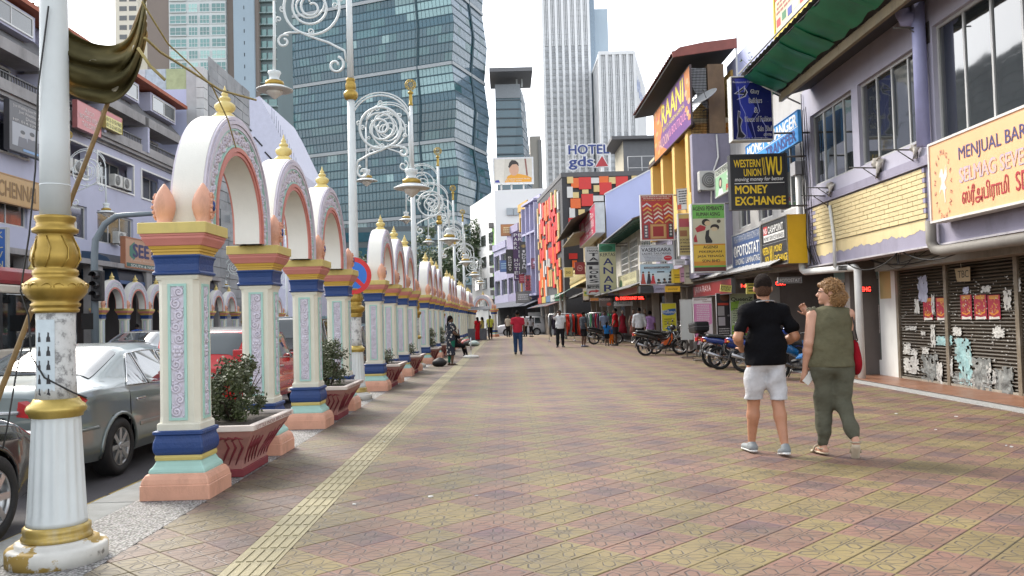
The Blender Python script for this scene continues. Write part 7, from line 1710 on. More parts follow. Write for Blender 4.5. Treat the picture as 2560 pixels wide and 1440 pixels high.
unit('lilac grid-fronted shop house next to the hotel',25.0,30.3,12.4,(.40,.39,.55),'grid');unit('orange shop house left of the lilac grid front',20.5,24.9,12.6,(.52,.32,.08),'plain');unit('dull purple shop house behind the vertical hotel signs',14.0,20.4,10.8,(.30,.27,.40),'plain');unit('lilac shop house with blue awning at the far bend',6.0,13.9,9.6,(.36,.35,.48),'plain')
# white block at the back
WB=thing('white_block','tall plain white block carrying the rooftop billboard','building',(0,0,0));zt=atY(1237,476,116).z;cxx=atY(1237,500,116).x;lxx=-5.2
m=MB();m.add([(cxx,116,0),(14,114,0),(14,135,0),(lxx,132,0),(cxx,116,zt),(14,114,zt),(14,135,zt),(lxx,132,zt)],[(0,1,5,4),(1,2,6,5),(2,3,7,6),(3,0,4,7),(4,5,6,7)]);fixn(m.build('wall',pm((.80,.80,.79),.75,var=.03,scale=.2),WB))
a,b=atY(1266,538,115.5),atY(1318,519,115.5)
for q in range(3):w=(b.x-a.x)/3;MB().box(a.x+q*w+.04,a.x+(q+1)*w-.04,115.3,115.6,a.z,b.z).build('window',pm((.36,.40,.43),.3),WB)
for k in range(4):
    z=3.5+k*3.1;q=.45;x=cxx+(lxx-cxx)*q;y=116+16*q
    for j in range(3):qq=.15+.3*j;MB().cbox((cxx+(lxx-cxx)*qq-.08,116+16*qq,z),(.1,2.6,1.5),Matrix.Rotation(math.atan2(cxx-lxx,16),3,'Z')).build('window',LG,WB)
    MB().cbox((cxx-.55,117.5,z+1.6),(.8,1.0,.7)).build('air_conditioner',pm((.18,.17,.16),.7),WB)
MB().cbox((cxx+(lxx-cxx)*.09-.02,116+16*.09,7),(.06,1.2,14),Matrix.Rotation(math.atan2(cxx-lxx,16),3,'Z')).build('green_strip',pm((.30,.55,.16),.7),WB)
s=ysign('rooftop_billboard','rooftop billboard with a person in an orange shirt',1233,392,1333,461,117.5,cat='billboard',d=.5,face=(.62,.58,.50),frame=(.70,.71,.71),fw=.22,facerough=.5)
s.p('curtain',((.06,.06),(.3,.06),(.25,.94),(.06,.94)),(.70,.66,.58));s.p('dark_jamb',((.78,.06),(.82,.06),(.86,.7),(.82,.7)),(.25,.10,.08));s.p('orange_shirt',((.28,.94),(.36,.7),(.48,.62),(.62,.62),(.8,.68),(.95,.78),(.94,.94)),(.72,.33,.03));s.e('face',.52,.45,.12,.24,(.62,.36,.24));s.p('hair',((.38,.36),(.41,.2),(.47,.1),(.56,.12),(.63,.22),(.64,.34),(.58,.26),(.48,.27),(.41,.4)),(.03,.02,.018));s.p('blue_corner',((.05,.94),(.05,.86),(.14,.84),(.17,.94)),(.05,.06,.3));s.t('live to celebrate moments like this',.25,.78,.9,.83,(.7,.66,.6),.01);s.t('by my side',.32,.86,.7,.91,(.7,.66,.6),.01)
m=MB()
for u in(.2,.45,.75):m.tube([(s.X(u),.3,-(s.o.location.z-zt)),(s.X(u),.3,.1)],.12,6)
m.build('support',pm((.5,.5,.5),.5),s.o)
# vertical signs of the far row
def vsign(label,px0,py0,px1,py1,Y,face,letters,lc,u0=.25,u1=.75,v0=.1,v1=.95,frame=None,bold=.02):
    s=ysign('vertical_sign',label,px0,py0,px1,py1,Y,face=face,frame=frame or face,fw=.04,d=.25);n=len(letters);h=(v1-v0)/n
    for k,ch in enumerate(letters):
        if ch!=' ':s.t(ch,u0+(.12 if ch=='I' else 0),v0+k*h,u1-(.12 if ch=='I' else 0),v0+k*h+h*.72,lc,bold)
    m=MB();m.tube([(s.w/2,.1,s.h*.1),(s.w/2+1.0,.5,s.h*.1)],.03,5);m.tube([(s.w/2,.1,s.h*.9),(s.w/2+1.0,.5,s.h*.9)],.03,5);m.build('bracket',STEEL,s.o);return s
WL=(.72,.72,.70)
s=vsign('black vertical sign reading downward with a white heart tip',1266,623,1283,684,88.0,(.02,.02,.022),'BOMBAY',WL,.3,.72,.3,.92)
s=vsign('purple hotel sign with two white letter columns',1285,580,1306,702,86.0,(.07,.02,.10),'PARK  HOTEL',WL,.1,.45,.03,.98)
for k,ch in enumerate('BRICKFIELDS'):s.t(ch,.56+(.1 if ch=='I' else 0),.03+k*.0864,.9-(.1 if ch=='I' else 0),.092+k*.0864,WL,.02)
s=vsign('dark grey vertical restaurant sign with white letters and gold emblem',1300,604,1319,682,84.0,(.05,.05,.052),'INDIAN',WL,.3,.72,.27,.9);s.e('gold_emblem',.5,.14,.3,.05,(.25,.17,.06));s.t('1',.42,.1,.58,.19,(.4,.3,.12),.02)
s=vsign('red vertical video sign with white bulb edges',1312,687,1328,728,82.0,(.42,.03,.05),'VIDEO',(.06,.02,.03),.26,.76,.04,.98,frame=(.3,.3,.3))
for k in range(10):s.r('bulb',.05,.03+.095*k,.15,.07+.095*k,(.7,.7,.7));s.r('bulb',.85,.03+.095*k,.95,.07+.095*k,(.7,.7,.7))
for k,(px0,py0,px1,py1,Y,c,lb)in enumerate(((1252,560,1290,590,94,(.50,.22,.08),'orange and red shop fascia at the far bend'),(1298,685,1312,708,85,(.36,.03,.05),'small red box sign under the purple hotel sign'),(1328,645,1352,672,81,(.28,.10,.15),'dark red fascia on the lilac grid front'),(1308,588,1328,612,85,(.30,.50,.66),'pale blue fascia on the orange shop house'),(1250,650,1268,680,92,(.12,.22,.50),'blue and white fascia left of the black vertical sign'),(1290,728,1326,758,83,(.24,.24,.23),'grey fascia with yellow panels over the far shop'))):
    s=ysign('shop_fascia',lb,px0,py0,px1,py1,Y,d=.3,face=c,frame=tuple(x*.7 for x in c),fw=.05);lines_of(s,3,.15,.25,.85,.8,tuple(min(.8,x*2.2+.2)for x in c),random.Random(k))
# ================================================================ TREES BEYOND THE ARCADE
LEAFT=pm((.050,.085,.028),.6,var=.5,scale=.6);BARK=pm((.10,.08,.06),.9,var=.3)
def tree(label,x,y,h,r,seed,n=2600,ls=.30):
    rs=random.Random(seed);t_=thing('tree',label,'tree',(x,y,0),0,'trees at the far end of the street');tr=MB();tr.tube([(0,0,0),(.1,.05,h*.3),(.05,-.1,h*.62)],[h*.028,h*.02,h*.010],8);cl=[]
    for k in range(9):
        a=k*2.4+rs.uniform(-.4,.4);e=Vector((r*.75*math.cos(a),r*.75*math.sin(a),h*rs.uniform(.55,.95)));tr.tube([(.05,0,h*rs.uniform(.3,.5)),e*.5+Vector((0,0,h*.28)),e],[h*.012,h*.007,h*.003],5)
        for q in range(4):cl.append((e+Vector((rs.gauss(0,r*.25),rs.gauss(0,r*.25),rs.gauss(0,h*.06))),rs.uniform(.16,.34)*r))
    tr.build('trunk',BARK,t_);lf=MB()
    for k in range(n):
        c,q=cl[k%len(cl)];d=Vector((rs.gauss(0,1),rs.gauss(0,1),rs.gauss(0,.8))).normalized();p_=c+d*q*rs.uniform(.5,1.15);ax=Vector((rs.gauss(0,1),rs.gauss(0,1),rs.gauss(0,.5))).normalized();bx_=ax.orthogonal().normalized();s_=ls*rs.uniform(.6,1.2);lf.add([p_-bx_*s_*.5,p_+ax*s_,p_+bx_*s_*.5,p_-ax*s_],[(0,1,2,3)])
    lf.build('crown',LEAFT,t_)
tree('broad green tree left of the white block',-7.0,128,15,5.0,1,4200);tree('dark green tree between the far street lamps',-11.5,122,13,4.5,2,3600);tree('green tree behind the third arcade',-20,130,13,5,3,3000);tree('low tree at the foot of the glass tower',-30,140,12,5,4,2600);tree('tree crown behind the second lamp post',-40,135,14,5,5,2600)
tree('sunlit tree behind the hanging cloth on the left roofs',-38,62,27,4.0,6,2200,.35)
# ================================================================ VEHICLES
TYRE=pm((.012,.012,.013),.75,var=.3,scale=20,dirt=.4,dirtc=(.05,.047,.043),dscale=6)
ALLOY=pm((.42,.43,.44),.3,metal=.8,var=.1,scale=9,dirt=.35,dirtc=(.12,.11,.10));CHROME=pm((.55,.56,.57),.15,metal=.95,var=.05)
CARG=glass((.05,.062,.065),.03,spec=.9);BLKP=pm((.012,.012,.013),.5)
def smooth_interp(xs,pts,it=2):
    px=[p[0]for p in pts];pz=[p[1]for p in pts];v=np.interp(xs,px,pz)
    for _ in range(it):
        w=v.copy();w[1:-1]=.25*v[:-2]+.5*v[1:-1]+.25*v[2:];v=w
    return v
def wheel_meshes(r,w,nsp=8,style=0):
    ty=MB().lathe([(r*.66,-w/2),(r*.90,-w/2),(r*.97,-w*.42),(r,-w*.30),(r,w*.30),(r*.97,w*.42),(r*.90,w/2),(r*.66,w/2),(r*.64,0)],36).mesh('tyre',TYRE)
    rm=MB();R=r*.66;d=w/2-.012
    rm.lathe([(R,d-.05),(R,d),(R*.94,d+.004),(R*.90,d-.02),(R*.90,d-.05)],36)
    for k in range(nsp):
        a=2*PI*k/nsp
        for s_ in((-.08,.08)if style else(.0,)):
            p0,p1=Vector((R*.15*math.cos(a),R*.15*math.sin(a),d-.012)),Vector((R*.93*math.cos(a+s_),R*.93*math.sin(a+s_),d-.006));rm.beam(p0,p1,R*(.13 if style else .24),.02)
    rm.lathe([(.0,d-.03),(R*.24,d-.03),(R*.22,d+.004),(R*.1,d+.008),(.0,d+.008)],16)
    for k in range(5):a=2*PI*k/5;rm.lathe([(.0,d+.002),(.012,d+.002),(.012,d+.010),(.0,d+.010)],6,(R*.15*math.cos(a),R*.15*math.sin(a),0))
    hub=MB().lathe([(.0,d-.10),(R*.9,d-.10),(R*.9,d-.085),(.0,d-.085)],24).mesh('brake_disc',pm((.06,.06,.062),.5,metal=.5))
    return ty,rm.mesh('rim',ALLOY),hub
def make_car(name,label,cat,loc,rz,L,Wd,top,belt,wb,rov,wr,paint,gh,plan=None,zb=.20,nsp=8,style=0,side_wins=(),group=None,plate=None,tail='wide',antenna=False,railw=.70,roofmat=None):
    """car with x from the tail (0) to the nose (L); top: roof line points (x, z); gh: stations (rear glass base, roof rear, roof front, windscreen base)"""
    t=thing(name,label,cat,loc,rz,group);root=t
    xs=np.linspace(0,L,110);zt=smooth_interp(xs,top,2);zbelt=smooth_interp(xs,belt,2)
    plan=plan or[(0,.80),(.12,.90),(.5,.97),(1.2,1.0),(L-1.4,1.0),(L-.6,.95),(L-.15,.84),(L,.70)]
    wv=smooth_interp(xs,plan,2)*Wd/2
    bot=smooth_interp(xs,[(0,zb+.14),(.25,zb+.02),(.6,zb),(L-.6,zb),(L-.2,zb+.02),(L,zb+.12)],1)
    g0,g1,g2,g3=gh
    rail=smooth_interp(xs,[(0,.80),(g0,.80),(g1,railw),(g2,railw-.01),(g3,.82),(L,.80)],1)
    def sec(i):
        w,z0,zb_,z1=wv[i],bot[i],min(zbelt[i],zt[i]-.05),zt[i];gh_=z1-zb_
        zr=z1-.05 if gh_<.12 else z1-.055-.02
        ctl=[(0,z0),(w*.80,z0),(w*.94,z0+.03),(w*.985,z0+.14),(w,(z0+zb_)/2+.02),(w*.988,zb_-.07),(w*.955,zb_),(w*rail[i]+(0 if gh_>.12 else w*.06),zr),(w*rail[i]*.82,z1-.012),(w*rail[i]*.45,z1),(0,z1)]
        return ctl
    S=[sec(i)for i in range(len(xs))]
    NS=4;n=len(S[0])
    def crm(i):
        P_=S[i];out=[]
        for k in range(n-1):
            p0,p1,p2,p3=P_[max(k-1,0)],P_[k],P_[k+1],P_[min(k+2,n-1)]
            lin=(k==6)
            for q in range(NS):
                u=q/NS
                if lin:out.append((p1[0]+(p2[0]-p1[0])*u,p1[1]+(p2[1]-p1[1])*u))
                else:out.append(tuple(.5*(2*p1[c]+(p2[c]-p0[c])*.8*u*1.0+(2*(p2[c]-p1[c])*1.5-(p2[c]-p0[c])*.8-(p3[c]-p1[c])*.4)*u*u+((p2[c]-p0[c])*.4+(p3[c]-p1[c])*.4-(p2[c]-p1[c])*1.6+.6*(p2[c]-p1[c]))*u**3*.0)if False else p1[c]+(p2[c]-p1[c])*u for c in range(2)))
        out.append(P_[-1]);return out
    half=[crm(i)for i in range(len(xs))];nh=len(half[0])
    wheels=[(rov,wr),(rov+wb,wr)];m=MB();m.smooth=True;ring=2*nh-2
    for i,x in enumerate(xs):
        H_=half[i];pts=[(x,-p[0],p[1])for p in H_]+[(x,p[0],p[1])for p in H_[-2:0:-1]]
        m.v.extend(pts)
    def skip(i,k):
        a=m.v[i*ring+k];b=m.v[(i+1)*ring+(k+1)%ring];cx,cy,cz=(a[0]+b[0])/2,(a[1]+b[1])/2,(a[2]+b[2])/2
        return abs(cy)>Wd*.30 and any((cx-wx)**2+(cz-wz)**2<(wr+.045)**2 for wx,wz in wheels)
    for i in range(len(xs)-1):
        for k in range(ring):
            if skip(i,k):continue
            m.f.append([i*ring+k,i*ring+(k+1)%ring,(i+1)*ring+(k+1)%ring,(i+1)*ring+k]);m.mi.append(0);m.sm.append(True)
    m.f.append(list(range(ring))[::-1]);m.mi.append(0);m.sm.append(False);b=(len(xs)-1)*ring;m.f.append([b+k for k in range(ring)]);m.mi.append(0);m.sm.append(False)
    body=fixn(m.build('body',paint,root))
    sm=body.modifiers.new('es','EDGE_SPLIT');sm.split_angle=math.radians(48)
    for wx,wz in wheels:
        for s_ in(-1,1):
            lip=MB()
            i=int(np.argmin(abs(xs-wx)))
            pa=[]
            for a in range(15):
                an=PI*(-.06+1.12*a/14);xx,zz=wx+(wr+.05)*math.cos(an),wz+(wr+.05)*math.sin(an);ii=int(np.clip(np.searchsorted(xs,xx),0,len(xs)-1));H_=S[ii];yy=np.interp(zz,[p[1]for p in H_[1:7]],[p[0]for p in H_[1:7]]);pa.append((xx,s_*yy,zz))
            lip.tube(pa,.022,6);lip.build('wheel_arch_lip',paint,body)
    wl=MB()
    for wx,wz in wheels:wl.box(wx-wr-.05,wx+wr+.05,-Wd/2+.14,Wd/2-.14,zb+.04,wz+wr+.06)
    wl.box(rov+wr,rov+wb-wr,-Wd/2+.2,Wd/2-.2,zb-.02,zb+.06);wl.build('underbody',BLKP,root)
    ty,rm,hub=wheel_meshes(wr,.20,nsp,style)
    for wx,wz in wheels:
        for s_ in(-1,1):
            w_=inst(ty,'wheel',root,(wx,s_*(Wd/2-.105),wz),(-PI/2*s_,0,0));inst(rm,'rim',w_);inst(hub,'brake_disc',w_)
    def side(x,tt,s_,off=.006):
        i=float(np.interp(x,xs,range(len(xs))));a=int(i);f=i-a;A,B=S[a],S[min(a+1,len(xs)-1)]
        y4,z4=A[6][0]*(1-f)+B[6][0]*f,A[6][1]*(1-f)+B[6][1]*f;y5,z5=A[7][0]*(1-f)+B[7][0]*f,A[7][1]*(1-f)+B[7][1]*f
        return Vector((x,s_*(y4+(y5-y4)*tt+off),z4+(z5-z4)*tt+off*.4))
    for s_ in(-1,1):
        for poly in side_wins:
            pts=[]
            for k in range(len(poly)):
                p,q=poly[k],poly[(k+1)%len(poly)]
                for j in range(6):pts.append((p[0]+(q[0]-p[0])*j/6,p[1]+(q[1]-p[1])*j/6))
            gw=MB();gw.add([side(p[0],p[1],s_,.007)for p in pts],[tuple(range(len(pts)))]);o=gw.build('side_window',CARG,root)
            tr=MB();tr.tube([side(p[0],p[1],s_,.008)for p in pts],.008,5,closed=True);tr.build('window_trim',CHROME if style==0 else BLKP,o)
        dm=MB()
        mw=MB();q=side(g3-.42,.05,s_,.09);mw.ell(q+Vector((0,s_*.02,.03)),(.06,.10,.065),10,6);mw.build('mirror',paint,root)
    def topsurf(x,s_,off=.006):
        i=float(np.interp(x,xs,range(len(xs))));a=min(int(i),len(xs)-2);f=i-a
        ys=[S[a][k][0]*(1-f)+S[a+1][k][0]*f for k in(10,9,8,7)];zs=[S[a][k][1]*(1-f)+S[a+1][k][1]*f for k in(10,9,8,7)]
        u=abs(s_)*3;k=min(int(u),2);f=u-k;return Vector((x,math.copysign(ys[k]*(1-f)+ys[k+1]*f,s_),zs[k]*(1-f)+zs[k+1]*f))
    for(xa,xb,nm,dx)in((g0,g1,'rear_window',-1),(g2,g3,'windscreen',1)):
        gm_=MB();off=Vector((dx*.007,0,.009));gm_.grid(lambda u,v:topsurf(xa+(xb-xa)*(.07+.86*v),(u*2-1)*.90)+off,14,8);gm_.build(nm,CARG,root)
    if roofmat:
        rf=MB();rf.grid(lambda u,v:topsurf(g1-.03+(g2-g1+.06)*v,(u*2-1))+Vector((0,0,.006)),14,12);rf.build('roof_panel',roofmat,root)
        for s_ in(-1,1):MB().tube([topsurf(g1+.1+(g2-g1-.2)*q/8,s_*.86)+Vector((0,0,.05))for q in range(9)],.02,6).build('roof_rail',BLKP,root)
    # tail: lamps, plate, boot line, bumper
    tl=pm((.42,.008,.012),.2,var=.1,coat=.6);tlw=pm((.55,.45,.42),.2,var=.1)
    zt0=float(np.interp(.05,xs,zt));w0=wv[3]
    for s_ in(-1,1):
        lm=MB()
        if tail=='wide':
            i1=int(np.argmin(abs(xs-.42)));za,zb2=zt0-.30,zt0-.07
            P_=[(-.012,s_*w0*.48,za+.06),(-.012,s_*w0*.99,za),(.10,s_*wv[6]*1.012,za+.02),(.36,s_*wv[i1]*1.004,zb2-.05),(.22,s_*wv[i1]*.995,zb2+.02),(.04,s_*w0*.97,zb2+.02),(-.01,s_*w0*.50,zb2-.02)]
            lm.add(P_+[(p[0]+.05,p[1]*.96,p[2])for p in P_],[tuple(range(7))]+[(k,k+7,(k+1)%7+7,(k+1)%7)for k in range(7)])
        else:
            lm.bbox(-.02,.10,s_*w0*.86-.10,s_*w0*.86+.10,tail[0],tail[1],.02)
        fixn(lm.build('tail_lamp',tl,root))
    pl=MB();zp=.62 if plate is None else plate[1];pl.bbox(-.035,.0,-.27,.27,zp,zp+.14,.006);po=pl.build('number_plate',BLKP,root)
    if plate:
        co,fs=text_mesh(plate[0],.02);lo,hi=co.min(0),co.max(0);MB().add([(-.038,.24-.48*(p[0]-lo[0])/(hi[0]-lo[0]),zp+.03+.085*(p[1]-lo[1])/(hi[1]-lo[1]))for p in co],[f[::-1]for f in fs]).build('plate_lettering',pm((.7,.7,.7),.5),po)
    cs_=MB();cs_.bbox(-.03,.02,-.42,.42,zp+.17,zp+.205,.008);cs_.build('boot_trim',CHROME,root)
    bp_=MB();bp_.tube([(.55,-wv[12]*1.0,.60),(.1,-w0*1.03,.60),(-.03,-w0*.8,.60),(-.045,0,.60),(-.03,w0*.8,.60),(.1,w0*1.03,.60),(.55,wv[12],.60)],.02,6);bp_.build('rear_bumper_line',paint,root)
    # doors: shut lines, handles
    if side_wins:
        for s_ in(-1,1):
            i=int(np.argmin(abs(xs-(g1+g2)/2*1.0)))
            for xd in(side_wins[0][0][0]+.02,side_wins[-1][0][0]if len(side_wins)>1 else g2,):
                ln=MB();pa=[]
                for q in range(9):
                    zz=bot[i]+.12+(zbelt[i]-bot[i]-.14)*q/8;H_=S[int(np.argmin(abs(xs-xd)))];yy=np.interp(zz,[p[1]for p in H_[1:7]],[p[0]for p in H_[1:7]]);pa.append((xd+(.10*(1-q/8.0)**2 if xd>rov+.3 else .0),s_*(yy+.001),zz))
                ln.tube(pa,.006,4);ln.build('door_gap',BLKP,body)
                hd=MB();H_=S[int(np.argmin(abs(xs-(xd+.25))))];zz=zbelt[i]-.13;yy=np.interp(zz,[p[1]for p in H_[1:7]],[p[0]for p in H_[1:7]]);hd.bbox(xd+.14,xd+.36,s_*yy-.02,s_*yy+.028,zz-.018,zz+.018,.012);hd.build('door_handle',CHROME if style==0 else paint,root)
            st=MB();H_=S[i];zz=.50;yy=np.interp(zz,[p[1]for p in H_[1:7]],[p[0]for p in H_[1:7]]);st.bbox(rov+wr+.12,rov+wb-wr-.1,s_*yy-.01,s_*yy+.016,zz,zz+.05,.008);st.build('side_strip',paint,root)
    # headlamps
    for s_ in(-1,1):hl=MB();zz=float(np.interp(L-.2,xs,zt))-.10;hl.ell((L-.16,s_*wv[-5]*.82,zz),(.16,.16,.075),10,6);hl.build('headlamp',pm((.5,.52,.54),.1,var=.1),root)
    if antenna:MB().tube([(g1+.1,0,float(np.interp(g1+.1,xs,zt))),(g1-.25,.0,float(np.interp(g1,xs,zt))+.22)],.006,4).build('antenna',BLKP,root)
    return t
def paintm(c,metal=.45,rough=.28):return pm(c,rough,metal=metal,var=.05,scale=1.0,coat=.8,dirt=.12,dirtc=(.2,.19,.17),dscale=1.5)
SED=dict(L=4.80,Wd=1.82,top=[(0,.98),(.10,1.08),(.55,1.12),(.85,1.16),(1.65,1.44),(2.2,1.47),(2.7,1.44),(3.55,1.02),(4.3,.88),(4.7,.70),(4.8,.60)],belt=[(0,.95),(.6,1.0),(1.5,.97),(3.4,.90),(4.2,.82),(4.8,.60)],wb=2.775,rov=1.02,wr=.325,gh=(.74,1.62,2.72,3.62),
           side_wins=[[(1.22,.04),(1.75,.04),(1.75,.93),(1.66,.93)],[(1.80,.04),(2.42,.04),(2.42,.94),(1.80,.94)][::1],[(2.50,.04),(3.40,.04),(2.80,.93),(2.50,.94)]])
SUV=dict(L=4.5,Wd=1.82,top=[(0,.98),(.04,1.22),(.28,1.66),(.6,1.72),(1.8,1.74),(2.7,1.68),(3.45,1.10),(4.2,1.0),(4.45,.78),(4.5,.68)],belt=[(0,.96),(.3,1.06),(1.5,1.05),(3.3,1.0),(4.2,.92),(4.5,.66)],wb=2.62,rov=.90,wr=.35,gh=(.045,.30,2.66,3.48),zb=.24,
           side_wins=[[(.5,.08),(1.05,.06),(1.05,.92),(.62,.92)],[(1.12,.05),(1.98,.05),(1.98,.94),(1.12,.94)],[(2.05,.05),(3.2,.05),(2.75,.93),(2.05,.94)]],tail=(.95,1.4),railw=.80)
HATCH=dict(SUV,L=4.0,top=[(0,.85),(.04,1.05),(.35,1.44),(.7,1.50),(1.7,1.52),(2.4,1.46),(3.2,.98),(3.75,.86),(3.95,.70),(4.0,.62)],belt=[(0,.86),(.3,.92),(1.5,.92),(3.0,.88),(3.7,.8),(4.0,.6)],wb=2.45,rov=.72,wr=.30,gh=(.05,.37,2.38,3.2),zb=.2,side_wins=[[(.75,.06),(1.5,.05),(1.5,.93),(.88,.92)],[(1.58,.05),(2.85,.05),(2.45,.93),(1.58,.94)]],tail=(.75,1.15))
# parked along the kerb; the tail looks towards us, so local +x is the way down the street
_c=make_car('sedan','grey-green sedan parked beside the first pillar','car',(-4.98,8.02,ROADZ),PI/2,paint=paintm((.19,.225,.225),.55,.30),plate=('W 8009',.64),antenna=True,**SED);_c.scale=(1,1,.935)
make_car('sedan','black sedan nose at the lower left corner behind the lamp post','car',(-4.62,2.42,ROADZ),PI/2,paint=paintm((.008,.008,.010),.2,.18),nsp=7,style=0,plate=('W 4417',.64),**SED)
make_car('hatchback','red hatchback with black roof behind the first planter','car',(-5.05,13.9,ROADZ),PI/2,paint=paintm((.55,.012,.012),.1,.25),plate=('WTA 3302',.55),roofmat=pm((.02,.02,.022),.3),**dict(HATCH,railw=.86))
make_car('suv','black sport utility car behind the second and third pillars','car',(-5.0,19.3,ROADZ),PI/2,paint=paintm((.010,.010,.012),.2,.2),plate=('WXD 771',.72),**SUV)
make_car('hatchback','dark grey hatchback behind the fourth pillar','car',(-5.0,24.7,ROADZ),PI/2,paint=paintm((.04,.042,.048),.3,.25),plate=('WMK 62',.62),**HATCH)
make_car('hatchback','black hatchback parked behind the second arcade','car',(-5.0,29.8,ROADZ),PI/2,paint=paintm((.012,.012,.014),.2,.25),plate=('BKS 550',.62),**HATCH)
make_car('sedan','silver grey sedan with door mirrors parked across the road','car',(-10.75,23.4,ROADZ),math.radians(90),paint=paintm((.16,.18,.185),.5,.3),plate=('WJD 18',.64),antenna=True,**SED)
make_car('sedan','bright blue sedan across the road beyond the silver one','car',(-12.5,30.4,ROADZ),PI/2,paint=paintm((.012,.11,.36),.3,.25),plate=('W 83',.7),**SED)
make_car('suv','white sport utility car seen side-on at the far end of the street','car',(3.55,76.0,ROADZ),PI,paint=paintm((.68,.69,.70),.0,.3),plate=('WUV 9',.72),**SUV)
# ---- bus at the left edge
bs=thing('bus','red and cream city bus partly hidden by the nearest lamp post','bus',(-12.6,11.7,ROADZ),0)
BR=pm((.30,.035,.04),.35,var=.1,coat=.4,dirt=.3);BC=pm((.56,.52,.43),.45,var=.08,dirt=.3)
MB().bbox(-1.25,1.25,.3,11.0,.35,1.15,.05).build('lower_body',BC,bs);MB().bbox(-1.22,1.22,.32,10.98,1.15,2.42,.03).build('window_band',glass((.012,.014,.015),.05),bs);MB().bbox(-1.25,1.25,.3,11.0,2.42,2.62,.04).build('cream_band',BC,bs);MB().bbox(-1.25,1.25,.3,11.0,2.62,3.02,.10).build('red_roof',BR,bs)
MB().box(-1.0,1.0,.27,.30,1.25,2.35).build('rear_window',glass((.012,.016,.016),.05),bs);MB().box(-1.1,1.1,.262,.29,2.62,2.9).build('red_panel',BR,bs);MB().box(.35,.62,.262,.268,1.7,2.0).build('green_notice',pm((.15,.35,.15),.6),bs)
for k in range(6):MB().box(1.221,1.245,.9+k*1.65,1.0+k*1.65,1.15,2.42).build('window_pillar',BLKP,bs)
wt_,wr_,wh_=wheel_meshes(.48,.28,6,0)
for y in(2.6,8.6):
    for s_ in(-1,1):w_=inst(wt_,'wheel',bs,(s_*1.1,y,.48),(0,PI/2*s_,0));inst(wr_,'rim',w_)
for s_ in(-1,1):MB().bbox(s_*1.05-.1,s_*1.05+.1,.26,.32,.7,1.05,.02).build('tail_lamp',pm((.4,.02,.02),.3),bs)
# ================================================================ MOTORCYCLES (local +x forwards)
ENG=pm((.16,.16,.165),.45,metal=.6,var=.3,scale=12);SEATM=pm((.014,.014,.015),.55,bump=.2,bscale=60);PLB=pm((.016,.016,.018),.45)
def bike_wheel(r=.285):
    ty=MB();ty.tube([(r*.90*math.cos(2*PI*k/32),0,r*.90*math.sin(2*PI*k/32))for k in range(32)],.042,10,closed=True)
    rm=MB();rm.tube([(r*.80*math.cos(2*PI*k/32),0,r*.80*math.sin(2*PI*k/32))for k in range(32)],.016,6,closed=True)
    for k in range(5):
        a=2*PI*k/5
        for s_ in(-.10,.10):rm.beam((.03*math.cos(a),0,.03*math.sin(a)),(r*.8*math.cos(a+s_),0,r*.8*math.sin(a+s_)),.022,.014)
    rm.tube([(0,-.06,0),(0,.06,0)],.04,10)
    return ty.mesh('tyre',TYRE),rm.mesh('rim',pm((.22,.22,.23),.35,metal=.7,var=.1))
BW=bike_wheel()
